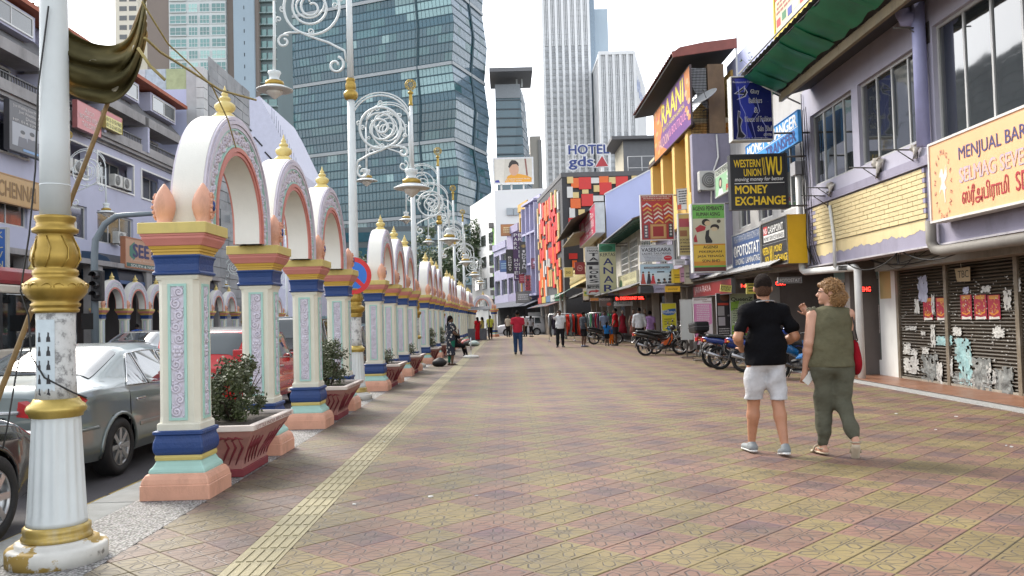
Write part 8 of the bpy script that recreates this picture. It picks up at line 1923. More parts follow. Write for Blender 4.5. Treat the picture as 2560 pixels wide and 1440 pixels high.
def make_bike(label,loc,rz,body,accent,box=False,sport=False,lean=-7,seed=0,plate='WXR 512'):
    t=thing('motorcycle',label,'motorcycle',loc,rz,'motorcycles parked before the shops');t.rotation_euler=(math.radians(lean),0,rz)
    pb=pm(body,.28,var=.05,coat=.6);pa=pm(accent,.3,var=.05,coat=.5);WBs=1.24
    for nm,x in(('rear_wheel',.0),('front_wheel',WBs)):w=inst(BW[0],nm,t,(x,0,.285));inst(BW[1],'rim',w)
    m=MB();m.tube([(WBs,-.085,.285),(WBs-.16,-.085,.62),(WBs-.235,-.075,.80)],.022,8);m.tube([(WBs,.085,.285),(WBs-.16,.085,.62),(WBs-.235,.075,.80)],.022,8);m.box(WBs-.28,WBs-.19,-.09,.09,.76,.79);m.build('fork',CHROME,t)
    m=MB();m.grid(lambda u,v:(WBs+.335*math.cos(2.5-2.1*u),(v-.5)*.13*(1-.3*abs(2*u-1)),.285+.335*math.sin(2.5-2.1*u)-.03*(2*v-1)**2),14,6);o=m.build('front_mudguard',pb,t);o.modifiers.new('t','SOLIDIFY').thickness=.008
    # leg shield / front cowl
    m=MB();prof=[(WBs-.27,.80,.10),(WBs-.22,.70,.14),(WBs-.24,.55,.20),(WBs-.34,.38,.21),(WBs-.44,.26,.14)]
    m.grid(lambda u,v:(np.interp(v*4,range(5),[p[0]for p in prof])-.16*(2*u-1)**2,(2*u-1)*np.interp(v*4,range(5),[p[2]for p in prof]),np.interp(v*4,range(5),[p[1]for p in prof])),10,12);o=m.build('leg_shield',pb,t);o.modifiers.new('t','SOLIDIFY').thickness=.012
    m=MB();m.prism([(WBs-.30,.74),(WBs-.38,.60),(WBs-.62,.44),(WBs-.62,.34),(WBs-.42,.34),(WBs-.28,.55)],'Y',-.17,.17);m.build('side_cover',pa if not sport else pb,t)
    m=MB();m.tube([(WBs-.26,0,.82),(WBs-.42,0,.58),(.45,0,.52),(.28,0,.68),(-.18,0,.76)],[.04,.045,.05,.05,.03],8);m.tube([(0,-.10,.285),(.46,-.09,.34)],.025,6);m.tube([(0,.10,.285),(.46,.09,.34)],.025,6);m.tube([(.02,-.12,.30),(.12,-.12,.66)],.022,6);m.tube([(.02,.12,.30),(.12,.12,.66)],.022,6);m.build('frame',PLB,t)
    m=MB();m.bbox(.42,.74,-.11,.11,.22,.40,.04);m.lathe([(.07,-.02),(.085,.0),(.085,.10),(.07,.12)],10,(.60,-.16,.31))if False else None;m.tube([(.58,-.15,.31),(.58,.15,.31)],.09,14);m.tube([(.70,0,.33),(.92,0,.36)],.06,10);m.build('engine',ENG,t)
    m=MB();m.tube([(.80,-.11,.30),(.70,-.14,.20),(.40,-.15,.20),(.12,-.155,.27)],.018,8);m.tube([(.28,-.155,.22),(-.30,-.165,.40)],[.035,.048],10);m.build('exhaust',pm((.30,.30,.31),.28,metal=.8,var=.2,scale=10),t)
    # tail and seat
    sec=[(-.40,.80,.03,.05),(-.28,.78,.09,.09),(.0,.74,.115,.12),(.30,.66,.12,.14),(.50,.56,.10,.12)]
    m=MB();m.smooth=True;n=12;vs=[];fs=[]
    for(x,z,w,h)in sec:
        for k in range(n):a=2*PI*k/n;vs.append((x,w*math.cos(a),z+h*math.sin(a)*(.5 if math.sin(a)>0 else 1)))
    for i in range(len(sec)-1):
        for k in range(n):fs.append((i*n+k,i*n+(k+1)%n,(i+1)*n+(k+1)%n,(i+1)*n+k))
    fs+=[tuple(range(n)),tuple(range((len(sec)-1)*n,len(sec)*n))[::-1]];m.add(vs,fs);fixn(m.build('tail_cowl',pb,t))
    m=MB();sp=[(-.30,.845),(-.1,.83),(.15,.80),(.28,.745),(.50,.715),(.60,.69)]
    m.grid(lambda u,v:(np.interp(v*5,range(6),[p[0]for p in sp]),(2*u-1)*(.135-.05*abs(v-.4)),np.interp(v*5,range(6),[p[1]for p in sp])-.05*(2*u-1)**4+.01*math.sin(v*9)),8,16);o=m.build('seat',SEATM,t);o.modifiers.new('t','SOLIDIFY').thickness=.05
    m=MB();m.grid(lambda u,v:(.345*math.cos(1.3+1.9*u),(v-.5)*.15,.30+.345*math.sin(1.3+1.9*u)),12,4);o=m.build('rear_mudguard',PLB,t);o.modifiers.new('t','SOLIDIFY').thickness=.01
    MB().bbox(-.43,-.37,-.07,.07,.70,.80,.015).build('tail_lamp',pm((.45,.015,.015),.25),t);m=MB();m.bbox(-.455,-.44,-.10,.10,.50,.68,.006);m.build('number_plate',pm((.012,.012,.014),.5),t)
    m=MB();m.tube([(-.36,0,.74),(-.42,0,.62),(-.44,0,.52)],.02,5);m.build('plate_holder',PLB,t)
    for s_ in(-1,1):MB().ell((-.36,s_*.12,.72),(.04,.035,.03),8,6).build('turn_signal',pm((.55,.20,.02),.25),t)
    m=MB();hb=(WBs-.28,.98);m.tube([(hb[0]-.14,-.34,hb[1]-.02),(hb[0]-.02,-.16,hb[1]),(hb[0],0,hb[1]-.05),(hb[0]-.02,.16,hb[1]),(hb[0]-.14,.34,hb[1]-.02)],.013,8);m.tube([(hb[0],0,hb[1]-.05),(WBs-.24,0,.78)],.03,8);m.build('handlebar',PLB,t)
    for s_ in(-1,1):
        m=MB();m.tube([(hb[0]-.08,s_*.26,hb[1]),(hb[0]-.02,s_*.33,hb[1]+.16)],.006,5);m.ell((hb[0]-.02,s_*.35,hb[1]+.19),(.018,.065,.045),10,6);m.build('mirror',PLB,t);m=MB();m.tube([(hb[0]-.14,s_*.34,hb[1]-.02),(hb[0]-.06,s_*.22,hb[1]-.005)],.019,8);m.build('grip',PLB,t)
    m=MB();m.ell((WBs-.22,0,.96),(.12,.14,.10),12,8);m.build('headlamp_cowl',pb,t);MB().ell((WBs-.13,0,.96),(.05,.10,.065),10,6).build('headlamp',pm((.55,.56,.57),.1),t)
    MB().tube([(.45,.10,.24),(.40,.28,.02-.03)],.012,5).build('side_stand',PLB,t)
    if box:
        m=MB();m.bbox(-.52,-.10,-.22,.22,.93,1.20,.06);b_=m.build('top_box',pm((.014,.014,.015),.4),t);MB().bbox(-.525,-.095,-.225,.225,1.055,1.07,.004).build('lid_seam',ENG,b_);MB().tube([(-.35,-.1,.80),(-.40,-.1,.92),(-.12,-.1,.92)],.015,5).tube([(-.35,.1,.80),(-.40,.1,.92),(-.12,.1,.92)],.015,5).build('rack',PLB,t)
    return t
def bike_at(label,px,py,rz,*a,**k):p=G(px,py);return make_bike(label,(p.x,p.y,0),math.radians(rz),*a,**k)
make_bike('black motorcycle with orange side panel standing side-on',(4.85,29.9,0),math.radians(3),(.02,.02,.022),(.62,.11,.02))
make_bike('black and white motorcycle just behind the orange one',(5.35,30.9,0),math.radians(-2),(.03,.03,.033),(.55,.55,.55))
bike_at('red motorcycle with black top box left of the man in black',1783,918,12,(.40,.02,.02),(.05,.05,.055),box=True)
bike_at('black and blue motorcycle beside the one with the top box',1800,923,-4,(.02,.05,.24),(.03,.03,.035))
bike_at('blue motorcycle with silver exhaust just behind the man in black',1862,930,-8,(.015,.055,.30),(.015,.06,.30),sport=True)
make_bike('bright blue sport motorcycle between the man and the woman',(5.72,17.9,0),math.radians(22),(.012,.16,.45),(.012,.16,.45),sport=True,lean=-10)
make_bike('silver and black motorcycle behind the children',(4.45,43.6,0),math.radians(8),(.03,.03,.03),(.48,.49,.50))
# ================================================================ PEOPLE
def sdf_mesh(prims,res,cuts=(),wr=.0,wf=22.0,seed=0,k=.03):
    """one continuous surface grown round a set of tapered limbs and ellipsoids (blended)"""
    lo=np.full(3,1e9);hi=np.full(3,-1e9);bb=[]
    for p in prims:
        if p[0]=='c':
            a,b,ra,rb=np.array(p[1],float),np.array(p[2],float),p[3],p[4];r=max(ra,rb);l,h=np.minimum(a,b)-r,np.maximum(a,b)+r
        else:
            c,rr=np.array(p[1],float),np.array(p[2],float);r=rr.max()if len(p)>3 and p[3]is not None else rr;l,h=c-r,c+r
        bb.append((l,h));lo=np.minimum(lo,l);hi=np.maximum(hi,h)
    lo=lo-3*res;hi=hi+3*res;n=np.ceil((hi-lo)/res).astype(int)+1
    D=np.full(n,1.0,dtype=np.float32);ax=[lo[i]+res*np.arange(n[i])for i in range(3)]
    for p,(l,h)in zip(prims,bb):
        kk=p[5]if p[0]=='c' and len(p)>5 else(p[4]if p[0]=='e' and len(p)>4 else k)
        m=kk+3*res;i0=np.maximum(((l-m-lo)/res).astype(int),0);i1=np.minimum(((h+m-lo)/res).astype(int)+2,n)
        sl=tuple(slice(i0[i],i1[i])for i in range(3));X=ax[0][sl[0]][:,None,None];Y=ax[1][sl[1]][None,:,None];Z=ax[2][sl[2]][None,None,:]
        if p[0]=='c':
            a,b=np.array(p[1],float),np.array(p[2],float);ba=b-a;L2=max(float(ba@ba),1e-12)
            t=np.clip(((X-a[0])*ba[0]+(Y-a[1])*ba[1]+(Z-a[2])*ba[2])/L2,0,1);sx=p[6]if len(p)>6 else(1,1,1)
            d=np.sqrt(((X-a[0]-t*ba[0])/sx[0])**2+((Y-a[1]-t*ba[1])/sx[1])**2+((Z-a[2]-t*ba[2])/sx[2])**2)-(p[3]+(p[4]-p[3])*t)
        else:
            c,r=p[1],p[2];dx,dy,dz=X-c[0],Y-c[1],Z-c[2]
            if len(p)>3 and p[3]is not None:R=np.array(p[3]);dx,dy,dz=R[0][0]*dx+R[1][0]*dy+R[2][0]*dz,R[0][1]*dx+R[1][1]*dy+R[2][1]*dz,R[0][2]*dx+R[1][2]*dy+R[2][2]*dz
            k0=np.sqrt((dx/r[0])**2+(dy/r[1])**2+(dz/r[2])**2);k1=np.sqrt((dx/r[0]**2)**2+(dy/r[1]**2)**2+(dz/r[2]**2)**2)+1e-9;d=k0*(k0-1)/k1
        S_=D[sl];q=np.maximum(kk-np.abs(S_-d),0)/kk;D[sl]=np.minimum(S_,d)-q*q*kk*.25
    if wr>0:
        rs=np.random.RandomState(seed);W=0
        for _ in range(5):
            v=rs.normal(size=3);v/=np.linalg.norm(v);v*=wf*rs.uniform(.5,1.6);v[2]*=.55;ph=rs.uniform(0,6.28)
            W=W+np.sin(ax[0][:,None,None]*v[0]+ax[1][None,:,None]*v[1]+ax[2][None,None,:]*v[2]+ph+1.3*np.sin(ax[2][None,None,:]*17+ph))
        D=D+(wr*.45*W).astype(np.float32)
    for(nx,ny,nz,o)in cuts:
        D=np.maximum(D,(ax[0][:,None,None]*nx+ax[1][None,:,None]*ny+ax[2][None,None,:]*nz-o).astype(np.float32))
    # surface nets
    s=D<0;nx,ny,nz=D.shape
    cnt=np.zeros((nx-1,ny-1,nz-1),np.float32);P=[np.zeros_like(cnt)for _ in range(3)]
    base=np.indices(cnt.shape).astype(np.float32)
    cor=[(i,j,l)for i in(0,1)for j in(0,1)for l in(0,1)]
    def sub(A,c):return A[c[0]:c[0]+nx-1,c[1]:c[1]+ny-1,c[2]:c[2]+nz-1]
    for a in cor:
        for axi in range(3):
            if a[axi]==1:continue
            b=list(a);b[axi]=1;sa,sb=sub(s,a),sub(s,b);x=sa!=sb
            if not x.any():continue
            da,db=sub(D,a)[x],sub(D,b)[x];t=da/(da-db)
            cnt[x]+=1
            for q in range(3):P[q][x]+=a[q]+(t if q==axi else 0)
    act=cnt>0;idx=np.full(cnt.shape,-1,np.int64);idx[act]=np.arange(act.sum())
    V=np.stack([lo[q]+res*(base[q][act]+P[q][act]/cnt[act])for q in range(3)],1);F=[]
    for axi in range(3):
        o1,o2=[q for q in range(3)if q!=axi]
        shp=[nx,ny,nz];sl0=[slice(1,-1)]*3;sl0[axi]=slice(0,shp[axi]-1);sl1=[slice(1,-1)]*3;sl1[axi]=slice(1,shp[axi])
        A,B=s[tuple(sl0)],s[tuple(sl1)];x=np.argwhere(A!=B)
        if len(x)==0:continue
        flip=A[tuple(x.T)];c=x.copy();c[:,o1]+=1;c[:,o2]+=1
        def cell(d1,d2):cc=c.copy();cc[:,o1]-=d1;cc[:,o2]-=d2;return idx[tuple(cc.T)]
        q=np.stack([cell(1,1),cell(0,1),cell(0,0),cell(1,0)],1)
        if axi==1:flip=~flip
        q[~flip]=q[~flip][:,::-1];F.append(q)
    return V,(np.concatenate(F)if F else np.zeros((0,4),int))
def sdf_obj(name,prims,res,mat,parent,smooth=2,**kw):
    V,F=sdf_mesh(prims,res,**kw)
    if smooth and len(F):
        for _ in range(smooth):
            acc=np.zeros_like(V);c=np.zeros(len(V))
            for a in range(4):
                b=(a+1)%4;np.add.at(acc,F[:,a],V[F[:,b]]);np.add.at(acc,F[:,b],V[F[:,a]]);np.add.at(c,F[:,a],1);np.add.at(c,F[:,b],1)
            V=V*.45+.55*acc/np.maximum(c,1)[:,None]
    me=bpy.data.meshes.new(name);me.from_pydata(V.tolist(),[],F.tolist());me.materials.append(mat);me.polygons.foreach_set('use_smooth',[True]*len(me.polygons));me.update()
    return inst(me,name,parent)
def skin(c):return pm(c,.5,var=.10,scale=9,bump=.08,bscale=120)
def cloth(c,var=.18,bump=.6):return pm(c,.92,var=var,scale=9,bump=bump,bscale=18,spec=.12)
JO=dict(pel=(0,0,.52),lhip=(-.052,0,.505),rhip=(.052,0,.505),lkn=(-.056,.012,.28),rkn=(.056,.012,.28),lan=(-.056,-.012,.045),ran=(.056,-.012,.045),lto=(-.066,.085,.014),rto=(.066,.085,.014),
          lsh=(-.106,-.004,.798),rsh=(.106,-.004,.798),lel=(-.138,-.015,.64),rel=(.138,-.015,.64),lwr=(-.145,.025,.50),rwr=(.145,.025,.50),neck=(0,-.008,.835),head=(0,.006,.928),chest=(0,0,.73))
def lerp(a,b,t):return tuple(a[i]+(b[i]-a[i])*t for i in range(3))
def add(a,b):return tuple(a[i]+b[i]for i in range(3))
def person(label,loc,rz,H,skinc,hairc,top,bottom,pose=None,res=.02,shoes=(.03,.03,.03),hair='short',headyaw=.0,female=False,fat=1.0,group=None,fingers=False,curl=.6,sleeve=.55,tlen=.50,wr_amp=.004,socks=None,name='person',feet='shoe',handtgt=None,skirt=None,topmat=None,botmat=None,headtilt=.0,loose=.0):
    """top: colour; bottom: (kind, colour); kinds shorts, trousers, leggings, none. Faces local +y."""
    j=dict(JO);j.update(pose or{});S=lambda p:tuple(x*H for x in p);t=thing(name,label,'person',loc,rz,group)
    A={k:np.array(S(v))for k,v in j.items()};sw=.95 if female else 1.0;hw=1.06 if female else 1.0;sm=skin(skinc);h=H
    Rh=Matrix.Rotation(headyaw,3,'Z')@Matrix.Rotation(headtilt,3,'X');hc=A['head']
    def hp(x,y,z):v=Rh@Vector((x*h,y*h,z*h));return tuple(hc+np.array(v))
    RhL=[list(r)for r in Rh]
    head=[('e',hp(0,-.004,.012),(.044*h,.056*h,.056*h),RhL,.02),('e',hp(0,.016,-.022),(.036*h,.042*h,.042*h),RhL,.025),('c',hp(0,.052,.004),hp(0,.066,-.014),.006*h,.0095*h,.012),('e',hp(0,.053,-.034),(.018*h,.010*h,.008*h),RhL,.01),('e',hp(0,.046,-.055),(.016*h,.014*h,.013*h),RhL,.02),('e',hp(.0,.049,.012),(.032*h,.010*h,.008*h),RhL,.012),
            ('e',hp(.047,-.004,-.004),(.007*h,.013*h,.019*h),RhL,.006),('e',hp(-.047,-.004,-.004),(.007*h,.013*h,.019*h),RhL,.006)]
    nk=A['neck'];chest,pel=A['chest'],A['pel']
    body=head+[('c',tuple(nk-np.array((0,0,.02*h))),hp(0,-.006,-.045),.034*h*sw,.031*h*sw,.03)]
    tor=[('e',tuple(chest+np.array((0,0,.02*h))),(.098*h*sw,.062*h,.105*h)),('e',tuple((chest*.45+pel*.55)),(.090*h*fat*sw,.062*h*fat,.12*h)),('e',tuple(pel),(.092*h*hw*fat,.066*h*fat,.065*h)),
           ('c',tuple(A['lsh']),tuple(nk-np.array((0,0,.018*h))),.040*h*sw,.036*h,.04),('c',tuple(A['rsh']),tuple(nk-np.array((0,0,.018*h))),.040*h*sw,.036*h,.04)]
    if female:tor+=[('e',tuple(chest+np.array((-.042*h,.048*h,.0))),(.038*h,.034*h,.04*h)),('e',tuple(chest+np.array((.042*h,.048*h,.0))),(.038*h,.034*h,.04*h))]
    legs=[];arms=[]
    for s_ in 'lr':
        hip,kn,an,to=A[s_+'hip'],A[s_+'kn'],A[s_+'an'],A[s_+'to'];legs+=[('c',tuple(hip),tuple(kn),.054*h*fat,.033*h,.02),('c',tuple(kn),tuple(lerp(kn,an,.30)),.033*h,.0345*h,.02),('c',tuple(lerp(kn,an,.30)),tuple(an),.0345*h,.020*h,.02)]
        v=np.array(lerp(kn,an,.28));bottom[0]=='shorts' and legs.append(('e',tuple(v+np.array((0,-.012*h,0))),(.026*h,.026*h,.06*h),None,.03))
        hl=an+(an-to)*.25;hl[2]=an[2]-.022*h;legs+=[('c',tuple(hl),tuple(to),.020*h,.014*h,.02,(1.0,1.0,1.0))]
        sh,el,wv_=A[s_+'sh'],A[s_+'el'],A[s_+'wr'];arms+=[('c',tuple(sh),tuple(el),.031*h*(1 if not female else .95)*fat,.0245*h*fat,.02),('c',tuple(el),tuple(lerp(el,wv_,.3)),.0245*h,.0255*h,.02),('c',tuple(lerp(el,wv_,.3)),tuple(wv_),.0255*h,.0155*h,.02)]
        d=(wv_-el);d=d/np.linalg.norm(d)
        ht=(handtgt or{}).get(s_)
        if ht is not None:d=np.array(ht,float);d=d/np.linalg.norm(d)
        side_=np.cross(d,np.array((0,1,.0))if abs(d[1])<.8 else np.array((0,0,1.0)));side_/=np.linalg.norm(side_);nrm=np.cross(side_,d)
        if(nrm[0]>0)==(s_=='r'):nrm=-nrm
        sx=side_ if side_[1]>0 or abs(side_[1])<.3 else-side_
        pc=wv_+d*.027*h
        arms.append(('c',tuple(wv_+d*.008*h),tuple(pc+d*.022*h),.0165*h,.019*h,.012,(1,1,1)))
        if fingers:
            for q in range(4):
                o=(q-1.5)*.0108*h;p0=pc+d*.030*h+sx*o;ln=(.021,.026,.028,.024)[q]*h;d1=d*math.cos(curl*.6)+nrm*math.sin(curl*.6);d2=d*math.cos(curl*1.6)+nrm*math.sin(curl*1.6);p1=p0+d1*ln;p2=p1+d2*ln*.9;arms+=[('c',tuple(p0),tuple(p1),.0056*h,.0052*h,.004),('c',tuple(p1),tuple(p2),.0052*h,.0042*h,.004)]
            th=pc+sx*.016*h;dt=d*.7+sx*.6+nrm*.35;dt/=np.linalg.norm(dt);arms+=[('c',tuple(th),tuple(th+dt*.026*h),.0068*h,.0058*h,.006),('c',tuple(th+dt*.026*h),tuple(th+dt*.026*h+(dt*.6+d*.5)*.022*h),.0058*h,.0046*h,.004)]
        else:
            arms.append(('c',tuple(pc+d*.02*h),tuple(pc+d*.052*h+nrm*.014*h),.0165*h,.010*h,.015));th=pc+sx*.014*h;arms.append(('c',tuple(th),tuple(th+(d*.8+sx*.5)*.028*h),.008*h,.006*h,.01))
    sdf_obj('body',body+[(('e',p[1],tuple(x-.012*h for x in p[2]))+tuple(p[3:])if p[0]=='e' else p[:3]+(p[3]-.008*h,p[4]-.006*h)+tuple(p[5:]))for p in tor]+legs+arms,res,sm,t,k=.02)
    infl=.007*h+(.004 if res>.015 else 0)
    def inf(p,e):
        if p[0]=='e':return('e',p[1],tuple(x+e for x in p[2]))+tuple(p[3:])
        return p[:3]+(p[3]+e,p[4]+e)+tuple(p[5:])
    # ---- top
    if top is not None:
        tp=[inf(p,infl)for p in tor]
        tp[1]=inf(tp[1],.014*h);tp[2]=inf(tp[2],.010*h)
        if sleeve<=0:tp[3]=('c',tuple(lerp(A['lsh'],nk,.22)),tp[3][2],.036*h,.040*h,.03);tp[4]=('c',tuple(lerp(A['rsh'],nk,.22)),tp[4][2],.036*h,.040*h,.03)
        if loose and not skirt:tp.append(('c',tuple(chest),(pel[0],pel[1],(tlen+.01)*h),(.092+.01*loose)*h*fat,(.098+.012*loose)*h*fat,.05,(1.0,.74,1.0)))
        for s_ in 'lr':
            if sleeve>0:
                sh,el,wv_=A[s_+'sh'],A[s_+'el'],A[s_+'wr']
                if sleeve<=1:e=np.array(lerp(sh,el,sleeve));tp.append(('c',tuple(sh),tuple(e),.038*h*fat,(.041 if sleeve<1 else .034)*h*fat,.03))
                else:tp+=[('c',tuple(sh),tuple(el),.038*h,.033*h,.03),('c',tuple(el),tuple(lerp(el,wv_,sleeve-1)),.034*h,.026*h,.02)]
        if skirt:
            tp.append(('c',tuple(pel+np.array((0,0,.06*h))),(pel[0],pel[1],skirt*h),.095*h,.105*h,.03,(1.0,.8,1)))
        cuts=[(0,0,-1,-(tlen if not skirt else skirt)*h)]
        sdf_obj('top',tp,res,topmat or cloth(top),t,wr=wr_amp,wf=24,seed=int(H*1000)%97,cuts=cuts,k=.045)
    kind=bottom[0]
    if kind!='none':
        bt=[inf(tor[2],.005*h)];cuts=[(0,0,1,float(pel[2])+.045*h)]
        for s_ in 'lr':
            hip,kn,an=A[s_+'hip'],A[s_+'kn'],A[s_+'an']
            if kind=='shorts':bt+=[('c',tuple(lerp(hip,kn,.08)),tuple(lerp(hip,kn,.86)),.060*h*fat,.057*h,.03)]
            elif kind=='trousers':bt+=[('c',tuple(hip),tuple(kn),.064*h*fat,.048*h,.03),('c',tuple(kn),tuple(lerp(kn,an,.88)),.048*h,.040*h,.03)]
            elif kind=='cuffed':bt+=[('c',tuple(hip),tuple(kn),.063*h*fat,.050*h,.03),('c',tuple(kn),tuple(lerp(kn,an,.62)),.050*h,.044*h,.03),('c',tuple(lerp(kn,an,.62)),tuple(lerp(kn,an,.88)),.044*h,.030*h,.02)]
            else:bt+=[('c',tuple(hip),tuple(kn),.060*h,.039*h,.03),('c',tuple(kn),tuple(lerp(kn,an,.9)),.039*h,.026*h,.02)]
        if kind=='shorts':cuts.append((0,0,-1,-.305*h))
        sdf_obj('trousers' if kind!='shorts' else 'shorts',bt,res,botmat or cloth(bottom[1]),t,wr=wr_amp*1.2,wf=20,seed=5+int(H*100),cuts=cuts,k=.03)
    # ---- shoes
    for s_ in 'lr':
        an,to=A[s_+'an'],A[s_+'to'];d=to-an;d[2]=to[2]-(an[2]-.03*h);hl=an-d*.22;hl[2]=an[2]-.022*h
        e=to+d*.12
        if feet=='shoe':
            so_=sdf_obj('shoe',[('c',tuple(hl),tuple(e),.0255*h,.020*h,.02,(1,1,.9)),('c',tuple(an+np.array((0,-.006*h,-.006*h))),tuple(hl),.025*h,.024*h,.02)],min(res,.012),pm(shoes,.6,var=.2,scale=15),t)
            if res<.012:
                up=np.array((0,0,1.0));dn=d/np.linalg.norm(d);side_=np.cross(dn,up);nn=np.cross(side_,dn)
                sdf_obj('sole',[('c',tuple(hl-nn*.016*h-dn*.006*h),tuple(e-nn*.012*h),.0245*h,.0215*h,.01,(1,1,.42)if abs(dn[2])<.35 else(1,1,1))],.007,pm((.62,.62,.60),.6),so_)
        else:
            sdf_obj('sandal',[('c',tuple(hl-np.array((0,0,.014*h))),tuple(e-np.array((0,0,.006*h))),.024*h,.024*h,.01,(1,1,.35)if abs(d[2])<.03*h else(1,1,1))],.008,pm(shoes,.7),t)
            st=MB();m_=np.array(lerp(hl,e,.62));sd=.030*h;up_=.030*h;st.tube([m_+np.array((-sd,0,-.01*h)),m_+np.array((-sd*.6,0,up_*.7)),m_+np.array((0,0,up_)),m_+np.array((sd*.6,0,up_*.7)),m_+np.array((sd,0,-.01*h))],.006*h,6);m_=np.array(an)+np.array((0,0,-.012*h));st.tube([m_+np.array((.028*h*math.cos(q*PI/6),.028*h*math.sin(q*PI/6),0))for q in range(12)],.005*h,5,closed=True);st.build('sandal_strap',pm(tuple(x*.8 for x in shoes),.7),t)
    # ---- hair, eyes
    hm=pm(hairc,.9,var=.45,scale=60,bump=.8,bscale=140,spec=.15);hres=min(res,.011)
    def cutp(n,o):v=Rh@Vector(n);return(v.x,v.y,v.z,o*h+v.dot(Vector(hc)))
    if hair in('short','fade'):
        hp_=[('e',hp(0,-.008,.022),(.0475*h,.058*h,.056*h),RhL,.01)]
        if hair=='fade':hp_+=[('e',hp(0,.006,.048),(.040*h,.050*h,.036*h),RhL,.02),('e',hp(0,-.02,.03),(.046*h,.046*h,.05*h),RhL,.02)]
        sdf_obj('hair',hp_,hres,hm,t,smooth=1,wr=.0025,wf=90,cuts=[cutp((0,.80,-.60),.012),cutp((0,0,-1),.022)],k=.02)
        if hair=='fade':sdf_obj('hair_fade',[('e',hp(0,-.010,.004),(.0462*h,.0575*h,.060*h),RhL,.01),('e',hp(0,-.030,-.020),(.034*h,.032*h,.034*h),RhL,.02)],hres,pm((.075,.040,.026),.9,var=.5,scale=90,spec=.1),t,smooth=1,cuts=[cutp((0,.80,-.60),.030),cutp((0,0,-1),.044),cutp((0,1,0),.012)],k=.02)
    elif hair in('long','pony','bun'):
        hp_=[('e',hp(0,-.008,.018),(.050*h,.060*h,.058*h),RhL,.01)]
        if hair=='long':hp_+=[('c',hp(0,-.045,-.01),hp(0,-.065,-.16),.036*h,.026*h,.03,(1.25,1,1))]
        if hair=='pony':hp_+=[('c',hp(0,-.060,.0),hp(.01,-.085,-.13),.020*h,.012*h,.02)]
        if hair=='bun':hp_+=[('e',hp(0,-.066,.01),(.026*h,.024*h,.026*h),RhL,.01)]
        sdf_obj('hair',hp_,hres,hm,t,smooth=1,wr=.003,wf=70,cuts=[cutp((0,.86,-.5),.020)],k=.02)
    if res<.025:
        for s_ in(-1,1):MB().ell(hp(s_*.017,.047,.004),(.0075*h,.0055*h,.0050*h),8,6).build('eye',pm((.10,.08,.07),.2),t)
        br=MB()
        for s_ in(-1,1):br.tube([hp(s_*.008,.0535,.018),hp(s_*.018,.052,.021),hp(s_*.028,.046,.018)],.0022*h,4)
        br.build('eyebrows',hm,t)
    return t,A,hp,h
SK1,SK2,SK3=(.46,.24,.15),(.50,.29,.20),(.115,.058,.034)
# ---- the couple walking away
M1=dict(lhip=(-.052,0,.505),lkn=(-.060,.055,.285),lan=(-.070,.085,.052),lto=(-.078,.18,.022),rkn=(.056,-.012,.285),ran=(.060,-.085,.058),rto=(.068,-.005,.014),lel=(-.162,-.02,.655),lwr=(-.105,.105,.60),rel=(.165,-.02,.655),rwr=(.105,.105,.60))
p=G(1918,1136)
t1,A1,hp1,h1_=person('man in black tee and pale grey shorts walking away',(p.x+.02,p.y,0),math.radians(2),1.765,(.42,.20,.115),(.018,.012,.010),(.0045,.0045,.006),('shorts',(.50,.50,.52)),M1,res=.0085,shoes=(.22,.24,.25),hair='fade',headyaw=math.radians(-14),fingers=True,curl=.9,sleeve=.62,tlen=.50,wr_amp=.013,fat=1.03)
m=MB();nz=A1['neck'];m.tube([nz+np.array((.058*h1_*math.cos(a*PI/12),-.004+.050*h1_*math.sin(a*PI/12),(.012+.012*math.sin(-a*PI/12))*h1_))for a in range(24)],.0065,6,closed=True);m.build('lanyard',pm((.30,.30,.31),.7,var=.6,scale=60),t1)
# phone held in front
hd=(A1['lwr']+A1['rwr'])/2;ph=thing('smartphone','dark smartphone held before the man in black','phone',(0,0,0));ph.matrix_world=t1.matrix_basis@Matrix.Translation((float(A1['rwr'][0])-.05,float(A1['rwr'][1])+.10,float(A1['rwr'][2])+.02));MB().bbox(-.035,.035,-.004,.004,-.07,.07,.003).build('case',BLKP,ph);MB().box(-.031,.031,.0042,.0048,-.064,.064).build('screen',glass((.02,.02,.025)),ph)
W1=dict(lkn=(-.048,.030,.282),lan=(-.062,.030,.050),lto=(-.085,.118,.016),rkn=(.048,-.005,.285),ran=(.078,-.115,.105),rto=(.082,-.085,.020),lsh=(-.100,.0,.800),rsh=(.100,-.004,.800),lel=(-.135,-.030,.645),lwr=(-.150,.010,.49),rel=(.105,.060,.675),rwr=(-.085,.128,.795),chest=(0,0,.73))
p=G(2088,1138)
olive=(.115,.108,.066)
t2,A2,hp2,h2_=person('woman in olive sleeveless top and trousers walking beside the man',(p.x,p.y-.02,0),math.radians(-6),1.70,(.50,.27,.185),(.30,.17,.07),olive,('cuffed',(.098,.098,.072)),W1,res=.0085,shoes=(.45,.38,.28),hair='none',headyaw=math.radians(78),female=True,fat=1.13,fingers=True,curl=.8,sleeve=0,tlen=.505,wr_amp=.010,feet='sandal',handtgt={'r':(-.55,.05,.8)},loose=.6)
